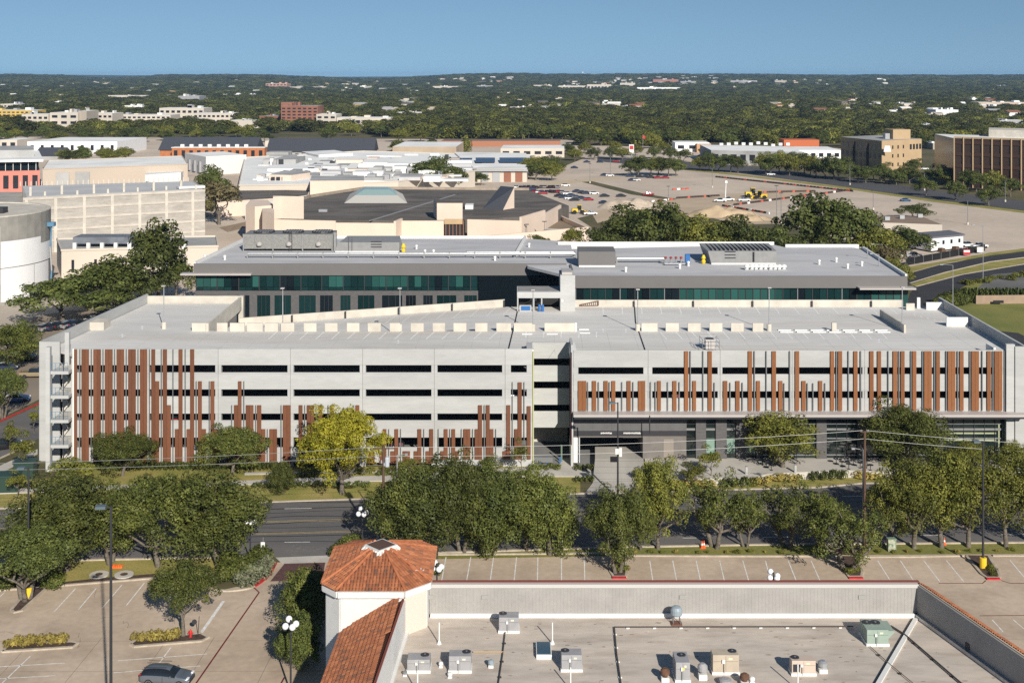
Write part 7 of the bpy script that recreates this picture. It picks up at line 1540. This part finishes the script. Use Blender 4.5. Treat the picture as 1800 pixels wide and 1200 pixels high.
mids([(108+rnd.uniform(0,125), 283+rnd.uniform(-6,4), 12, 8) for _ in range(12)], 'oak behind the long tan hall', 'oaks behind tan hall')
mids([(rnd.uniform(205,240), 334+rnd.uniform(-2,3), 9, 6) for _ in range(5)], 'small oak by the concrete shell rear', 'oaks behind concrete shell')
mids([(rnd.uniform(-10,480), rnd.uniform(232,252), rnd.uniform(12,17), rnd.uniform(7.5,10.5)) for _ in range(52)], 'dark oak of the belt between campus and hospital row', 'oak belt behind campus')
mids([(rnd.uniform(560,1000), rnd.uniform(228,250), rnd.uniform(13,18), rnd.uniform(9,13)) for _ in range(36)], 'oak at near edge of the central woodland', 'near edge of central woodland')
mids([(rnd.uniform(990,1300), rnd.uniform(240,262), rnd.uniform(13,17), rnd.uniform(10,14)) for _ in range(22)], 'oak beyond the far car park road', 'oaks beyond the road')
mids([(rnd.uniform(1420,1800), rnd.uniform(240,268), rnd.uniform(13,17), rnd.uniform(9,13)) for _ in range(20)], 'oak behind the offices on the right', 'oaks behind right offices')
mids([(x+rnd.uniform(-4,4), y, 11, 8) for x, y in ((1010,283),(1040,281),(1070,280),(1095,281),(1150,279),(1180,281),(1200,284),(1000,272),(1120,274),(1165,271),(1240,276),(1030,270),(1080,268))], 'oak standing by the far side road behind car park', 'oaks by the far road')
mids([(x, y, 9, 6.5) for x, y in ((655,338),(700,338),(845,326),(360,380),(405,352),(450,345),(835,300),(560,300),(262,345))], 'small oak growing between the campus roofs', 'oaks between campus roofs')
mids([(rnd.uniform(520,720), rnd.uniform(262,277), 10, 6.5) for _ in range(10)], 'low tree beside the charcoal roofs', 'trees by charcoal roofs')

# ================================================================ far town: buildings
FB = [(0,34,197,183,M_beige2,2,5,'grey hospital wing at left edge'),(-20,62,212,194,mat('yellow_sheathing',(0.58,0.40,0.10),.8,(0.50,0.36,0.12),.05),3,10,'yellow sheathed building under construction'),(38,88,224,201,M_beige2,2,5,'beige hospital block with strip windows, leftmost'),(88,140,224,198,M_beige2,2,3,'beige hospital block with long dark strips'),(138,155,224,195,M_beige,0,0,'tall beige stair tower of hospital'),
 (155,200,221,199,M_beige2,2,5,'cream hospital link building'),(198,302,219,202,M_beige2,2,12,'long cream hospital wing'),(280,360,214,190,M_beige2,2,8,'upper cream hospital wing'),(340,413,219,199,M_beige2,2,9,'cream hospital parking deck with square openings'),(402,462,225,212,M_beige2,0,0,'low cream hall right of hospital'),
 (494,560,220,186,M_brownb,5,7,'brown brick seven storey tower'),(456,494,218,204,M_brownb,1,4,'low brown brick wing beside tower'),(556,592,221,201,M_beige2,2,3,'white parking deck right of brick tower'),(592,690,222,207,M_beige2,1,9,'cream low block right of parking deck'),(695,745,209,198,M_beige2,1,6,'white flat building in central woodland'),
 (95,130,175,168,M_beige,0,0,'distant tan roof on left plain'),(190,258,177,168,M_beige2,1,8,'distant cream school roof'),(65,128,187,179,M_white2,0,0,'distant white hall on left plain'),(215,252,197,186,M_white2,0,0,'white hall with arched end'),(313,352,184,169,M_u1,0,0,'grey metal hall with brick end wall'),(388,452,174,166,M_white2,0,0,'distant long white warehouse'),(360,372,155,151,M_white2,0,0,'tiny white roof on hill left'),
 (467,505,157,147,mat('far_pink',(0.42,0.25,0.20),.9),2,6,'distant pinkish apartment block'),(505,575,159,153,M_beige,0,0,'distant cream campus roof'),(760,806,159,152,M_beige2,0,0,'distant cream hillside building'),(838,866,158,151,M_u1,0,0,'distant grey hillside building'),
 (938,970,157,150,M_beige2,1,6,'distant cream apartments left of centre'),(982,1030,159,151,M_beige2,1,8,'distant cream apartment cluster, left half'),(1032,1074,160,149,M_beige2,1,7,'distant cream apartment cluster, right half'),(1090,1116,155,146,M_beige2,0,0,'distant small cream cluster'),(1120,1196,162,154,M_white2,1,12,'long distant white hall on hill'),(1148,1192,149,140,mat('far_brick',(0.33,0.16,0.12),.9),0,0,'distant red brick hilltop block'),(1196,1222,150,143,M_u1,0,0,'distant grey hilltop block'),(1213,1232,141,136,M_white2,0,0,'tiny white hilltop building'),(1284,1330,149,142,M_u1,0,0,'distant pale hilltop hall'),
 (1045,1082,193,187,M_white2,0,0,'white flat roof in right woodland, left'),(1090,1120,195,187,M_white2,0,0,'white flat roof in right woodland, middle'),(1115,1158,198,191,M_white2,0,0,'white flat roof in right woodland, right'),(895,932,199,189,mat('far_red_roof',(0.38,0.2,0.13),.9),0,0,'red brown roof in central woodland'),(968,1000,198,191,M_u1,0,0,'grey roof in central woodland'),
 (1495,1550,192,184,M_beige2,0,0,'pale strip of shops in right woodland'),(1540,1604,201,194,M_white2,1,10,'white long apartment building right'),(1554,1577,208,202,M_white2,0,0,'small white house row right'),(1580,1622,192,182,M_beige,0,0,'tan gabled building right'),(1645,1682,209,193,M_white2,0,0,'white hangar beyond the tan office'),(1620,1650,207,199,M_u1,0,0,'pale grey hall left of hangar'),(1682,1728,205,196,M_beige2,1,8,'cream apartments right of hangar'),(1720,1805,193,180,mat('far_salmon',(0.47,0.34,0.26),.9,(0.52,0.46,0.4),.03),1,14,'long salmon apartments at right edge'),(1612,1656,228,219,M_white2,0,0,'white roofed shed right of tan office'),(1745,1805,224,212,M_greyr,0,0,'grey flat roof at right edge behind brown office'),(1640,1676,263,252,M_beige,0,0,'tan low wall building left of brown office'),(1362,1382,149,142,M_beige,0,0,'distant tan hill block'),(1753,1778,156,151,M_beige2,0,0,'distant cream hill block right'),(1402,1428,199,193,M_white2,0,0,'small white roof in woodland')]
# ================================================================ hills and the far woodland
def hillz(x, y):
    x = np.asarray(x, dtype=float); y = np.asarray(y, dtype=float); px = 900 + x/np.maximum(y,1)*F
    t = np.clip((y-3200)/5200, 0, 1); s_ = t*t*(3-2*t)
    ysk = np.interp(px, [-200,0,110,160,210,300,430,560,650,710,790,880,1000,1200,1330,1500,1700,2000], [131,132,133,137,138,132.5,132,136,140,138,132,130.5,131.5,131,132,133.5,133,134])
    r1 = 54 + 3.9*(135-ysk) - 13 + 2.5*np.sin(px*.05)*np.sin(px*.021+1)
    t2 = np.clip((y-9000)/2800, 0, 1); r2 = 54 + 5.5*(135-133.5) + 9*np.sin(px*.006+.5) + 3*np.sin(px*.02)
    roll = 7*t*(1-t)*4*np.sin(x*0.0021+y*0.0013)*np.sin(y*0.0019+.6)
    return r1*s_ + roll - np.clip((y-8500)/600,0,1)*14*(1-t2) + np.maximum(0, r2-r1)*t2*s_
def far_D(px, py):                     # where the line of sight through the photo point meets the ground
    if py > 172: return YD(py), 0.0
    for D in np.arange(2600, 9000, 20.0):
        z = float(hillz((px-900)*D/F, D)) if D > 3200 else 0.0
        if YH + F*(H-z)/D <= py: return float(D), max(0.0, z)
    return 8800.0, float(hillz((px-900)*8800/F, 8800))
FOOT = []
for x0, x1, yb, yt, m, r, c, l in FB:
    D, z0 = far_D((x0+x1)/2, yb); dep = 18 + D*0.012
    t = thing('building', l, 'building', (XA((x0+x1)/2,D),D,z0)); z = z0+(yb-yt)*D/F; pa, pb = gp(x0,D), (XA(x1,D),D-dep*.15)
    part(MB().prism([pa,pb,(pb[0]+dep*.04,pb[1]+dep),(pa[0]+dep*.04,pa[1]+dep)], z0-8, z, 0, 1), 'wall', [m, M_white2 if m is not M_brownb else M_greyr], t)
    if r: wins(t, pa, pb, c, r, z0+(z-z0)*.12, z0+(z-z0)*.94, w=.6, h=.42, out=.15)
    for q in range(3): xx = pa[0]+(pb[0]-pa[0])*rnd.uniform(.1,.85); hh = (z-z0)*rnd.uniform(.1,.25); part(MB().box(xx,xx+(pb[0]-pa[0])*rnd.uniform(.04,.12),D+dep*.3,D+dep*.6,z+.01,z+hh), 'roof_plant', rnd.choice((M_u1,M_white,m)), t)
    FOOT.append((x0, x1, D, dep))
bldg('brick stair tower on top of brown brick block', 494, 520, 219, 180, 14, M_brownb, M_greyr)
clusters = [(760,900,140,150,26,'small pale house on the hill left of the centre skyline'),(980,1080,148,158,18,'small pale house around the distant cream apartment cluster'),(1080,1260,138,156,34,'small pale house around the distant red brick hilltop block'),(1300,1560,142,158,18,'small pale house on the hills right of centre'),(40,440,140,170,26,'small pale house on wooded hill above the hospital row'),(440,760,146,168,22,'small pale house on wooded hill above the brick tower'),(600,760,180,205,10,'low pale roof in woods right of the brick tower'),(1350,1560,180,205,14,'low pale roof in woods behind the shop strip'),(1590,1800,180,212,24,'low pale roof in woods behind the brown office'),(880,1160,184,198,14,'low pale roof in woods beyond the far car park'),(0,1800,150,185,26,'stray pale house scattered in the distant woods')]
for (cx0, cx1, cy0, cy1, cn, cl_) in clusters:
    for i in range(cn):
        px = rnd.uniform(cx0,cx1); py = rnd.uniform(cy0,cy1); D, z0 = far_D(px, py); w = rnd.uniform(7,17)*(1+D/9000); h = rnd.uniform(4.5,8)+D*0.0012; dep = rnd.uniform(10,16)
        FOOT.append((px-1-w/2*F/D, px+w/2*F/D+1, D, 20))
        o = MB(); o.box(-w/2,w/2,0,dep,-6,h); rr = rnd.random()
        if rr < .55: o.add([(-w/2-.5,-.5,h),(w/2+.5,-.5,h),(w/2+.5,dep/2,h+w*.14),(-w/2-.5,dep/2,h+w*.14),(w/2+.5,dep+.5,h),(-w/2-.5,dep+.5,h)], [(0,1,2,3),(3,2,4,5),(0,3,5),(1,4,2)], 1)
        else: o.box(-w*.2,w*.25,dep*.2,dep*.7,h,h+rnd.uniform(1,3),0)
        b_ = o.build('distant_house', [rnd.choice((M_beige2,M_beige2,M_beige,M_beige,M_wrap,M_tanb)), rnd.choice((M_white2,M_greyr,M_brownb,M_greyr,M_greyr,M_brkroof))]); b_.location = (XA(px,D), D, z0); b_.rotation_euler.z = rnd.uniform(-.4,.4)
        tag(b_, cl_, 'house', 'distant houses: '+cl_)
nx_, ny_ = 190, 110
ys = np.linspace(3150, 13200, ny_); vs = []; fs = []
for j, y in enumerate(ys):
    xsx = np.linspace(-0.62, 0.62, nx_)*y
    zz = hillz(xsx, np.full(nx_, y)); 
    for x, z in zip(xsx, zz): vs.append((float(x), float(y), float(z)))
for j in range(ny_-1):
    for i in range(nx_-1): fs.append((j*nx_+i, j*nx_+i+1, (j+1)*nx_+i+1, (j+1)*nx_+i))
hb = MB(); hb.add([(x,y,z-1.0) for x,y,z in vs], fs)
struct(hb.build('hills', mat('hill_woods', (0.030,0.043,0.014), 0.95, (0.058,0.068,0.022), 0.012, fine=.35, fscale=0.05, bump=1.0, bscale=.04), smooth=True))

def ybound(px):
    return np.interp(px, [0,480,500,640,660,800,1000,1010,1180,1190,1300,1310,1480,1640,1800], [236,236,232,234,240,244,247,258,258,252,252,256,254,252,256])
rs = np.random.RandomState(99); pts = []; sc = []; pk = []
y = 690.0
while y < 8300:
    s = 11.0 + y*0.0044; nrow = int(0.94*y/s); px = 900 + (np.arange(nrow)/nrow-.5)*1.08*1800 + rs.uniform(-.5,.5,nrow)*s/y*F
    yy = y + rs.uniform(-.5,.5,nrow)*s; X = (px-900)*yy/F
    pyy = YH + F*H/yy; ok = pyy < ybound(px)
    for x0, x1, D, dep in FOOT:
        front = 130 if D < 2500 else 170
        ok &= ~((px > x0-3) & (px < x1+3) & (yy > D-front) & (yy < D+dep+6))
    # open patches (streets, yards) here and there
    ok &= (np.sin(X*.011+1)*np.sin(yy*.006+2)+rs.uniform(-.3,.3,nrow)) < .86
    z = np.where(yy > 3200, hillz(X, yy), 0.0)
    for a, b, c in zip(X[ok], yy[ok], z[ok]): pts.append((a,b,c-.3)); sc.append(s/8.4*rs.uniform(.65,1.4)); pk.append(rs.choice(3, p=[.42,.36,.22]))
    y += s*0.9
me = bpy.data.meshes.new('woodland'); me.from_pydata(pts, [], [])
at = me.attributes.new('scl','FLOAT','POINT'); at.data.foreach_set('value', np.array(sc,dtype=np.float32))
at = me.attributes.new('pick','INT','POINT'); at.data.foreach_set('value', np.array(pk,dtype=np.int32))
wood = bpy.data.objects.new('woodland', me); COL.objects.link(wood); wood['kind'] = 'stuff'; wood['label'] = 'dense far woodland reaching to the hills'
ng = bpy.data.node_groups.new('scatter','GeometryNodeTree'); ng.interface.new_socket('Geometry', in_out='INPUT', socket_type='NodeSocketGeometry'); ng.interface.new_socket('Geometry', in_out='OUTPUT', socket_type='NodeSocketGeometry')
N = ng.nodes; L = ng.links; gi = N.new('NodeGroupInput'); go = N.new('NodeGroupOutput'); ip = N.new('GeometryNodeInstanceOnPoints'); gj = N.new('GeometryNodeGeometryToInstance')
# the woodland reuses the crowns of real trees standing at its near edge
src = []
for k in ('far_a','far_b','far_c'):
    i = len(src); Ds = 880.0; tt = tree(k, XA(700+60*i,Ds), Ds, 'small oak at woodland edge behind the mall, one of three', w=11, h=9, group='woodland edge oaks')
    src.append([c for c in tt.children if c.name.startswith('crown')][0])
for s_ in src[::-1]:
    oi = N.new('GeometryNodeObjectInfo'); oi.inputs['Object'].default_value = s_; oi.transform_space = 'ORIGINAL'; oi.inputs['As Instance'].default_value = False
    g1 = N.new('GeometryNodeGeometryToInstance'); L.new(oi.outputs['Geometry'], g1.inputs[0]); src[src.index(s_)] = g1
jn_ = N.new('GeometryNodeJoinGeometry')
for g1 in src: L.new(g1.outputs[0], jn_.inputs[0])
a1 = N.new('GeometryNodeInputNamedAttribute'); a1.data_type = 'FLOAT'; a1.inputs['Name'].default_value = 'scl'; a2 = N.new('GeometryNodeInputNamedAttribute'); a2.data_type = 'INT'; a2.inputs['Name'].default_value = 'pick'
rv = N.new('FunctionNodeRandomValue'); rv.data_type = 'FLOAT_VECTOR'; rv.inputs[0].default_value = (0,0,0); rv.inputs[1].default_value = (0,0,6.28)
cx = N.new('ShaderNodeCombineXYZ'); mz = N.new('ShaderNodeMath'); mz.operation = 'POWER'; mz.inputs[1].default_value = 0.46
L.new(a1.outputs['Attribute'], cx.inputs[0]); L.new(a1.outputs['Attribute'], cx.inputs[1]); L.new(a1.outputs['Attribute'], mz.inputs[0]); L.new(mz.outputs[0], cx.inputs[2])
L.new(gi.outputs[0], ip.inputs['Points']); L.new(jn_.outputs[0], ip.inputs['Instance']); ip.inputs['Pick Instance'].default_value = True
L.new(a2.outputs['Attribute'], ip.inputs['Instance Index']); L.new(rv.outputs[0], ip.inputs['Rotation']); L.new(cx.outputs[0], ip.inputs['Scale']); L.new(ip.outputs[0], go.inputs[0])
md = wood.modifiers.new('scatter','NODES'); md.node_group = ng
# far water towers
for px, y, D, l in ((1384,131,8200,'white water tower on the right skyline'),(1024,126.5,8200,'thin white water tower on the centre skyline'),(1790,130,8200,'small white water tower at right skyline end')):
    x = XA(px,D); zt = ZA(y,D); t = thing('water_tower', l, 'water tower', (x,D,30)); part(MB().tube((x,D,30),(x,D,zt-6),2.2,n=8), 'stem', M_white, t); part(MB().ball((x,D,zt-5),6.5,12,8,sz=.8), 'tank', M_white, t)
# ================================================================ thin autumn haze
hz = MB(); hz.box(-9500,9500,-60,14500,-2.5,100); ho = hz.build('haze', None); ho.data.materials.clear(); struct(ho, 'stuff'); ho['label'] = 'thin bluish haze over the plain'
hm = bpy.data.materials.new('haze'); hm.use_nodes = True; hn = hm.node_tree.nodes; hn.remove(hn['Principled BSDF'])
pv = hn.new('ShaderNodeVolumePrincipled'); pv.inputs['Density'].default_value = 4.6e-5; pv.inputs['Color'].default_value = (0.32,0.56,0.90,1); pv.inputs['Anisotropy'].default_value = 0.0
hm.node_tree.links.new(pv.outputs[0], hn['Material Output'].inputs['Volume']); ho.data.materials.append(hm)

# ================================================================ labels: things alike in a short row are told apart by their place in it
ORD = ('first','second','third','fourth','fifth','sixth','seventh','eighth','ninth','tenth','eleventh','twelfth','thirteenth','fourteenth','fifteenth','sixteenth','seventeenth','eighteenth','nineteenth','twentieth')
by_label = {}
for o in list(scene.objects):
    if o.parent is None and 'category' in o and 'label' in o: by_label.setdefault(o['label'], []).append(o)
for l, os_ in by_label.items():
    if 2 <= len(os_) <= 20 and len(l.split()) <= 12:
        os_.sort(key=lambda o: o.location.x / max(o.location.y, 1))
        for i, o in enumerate(os_): o['label'] = l + ', ' + ORD[i] + ' from the left'
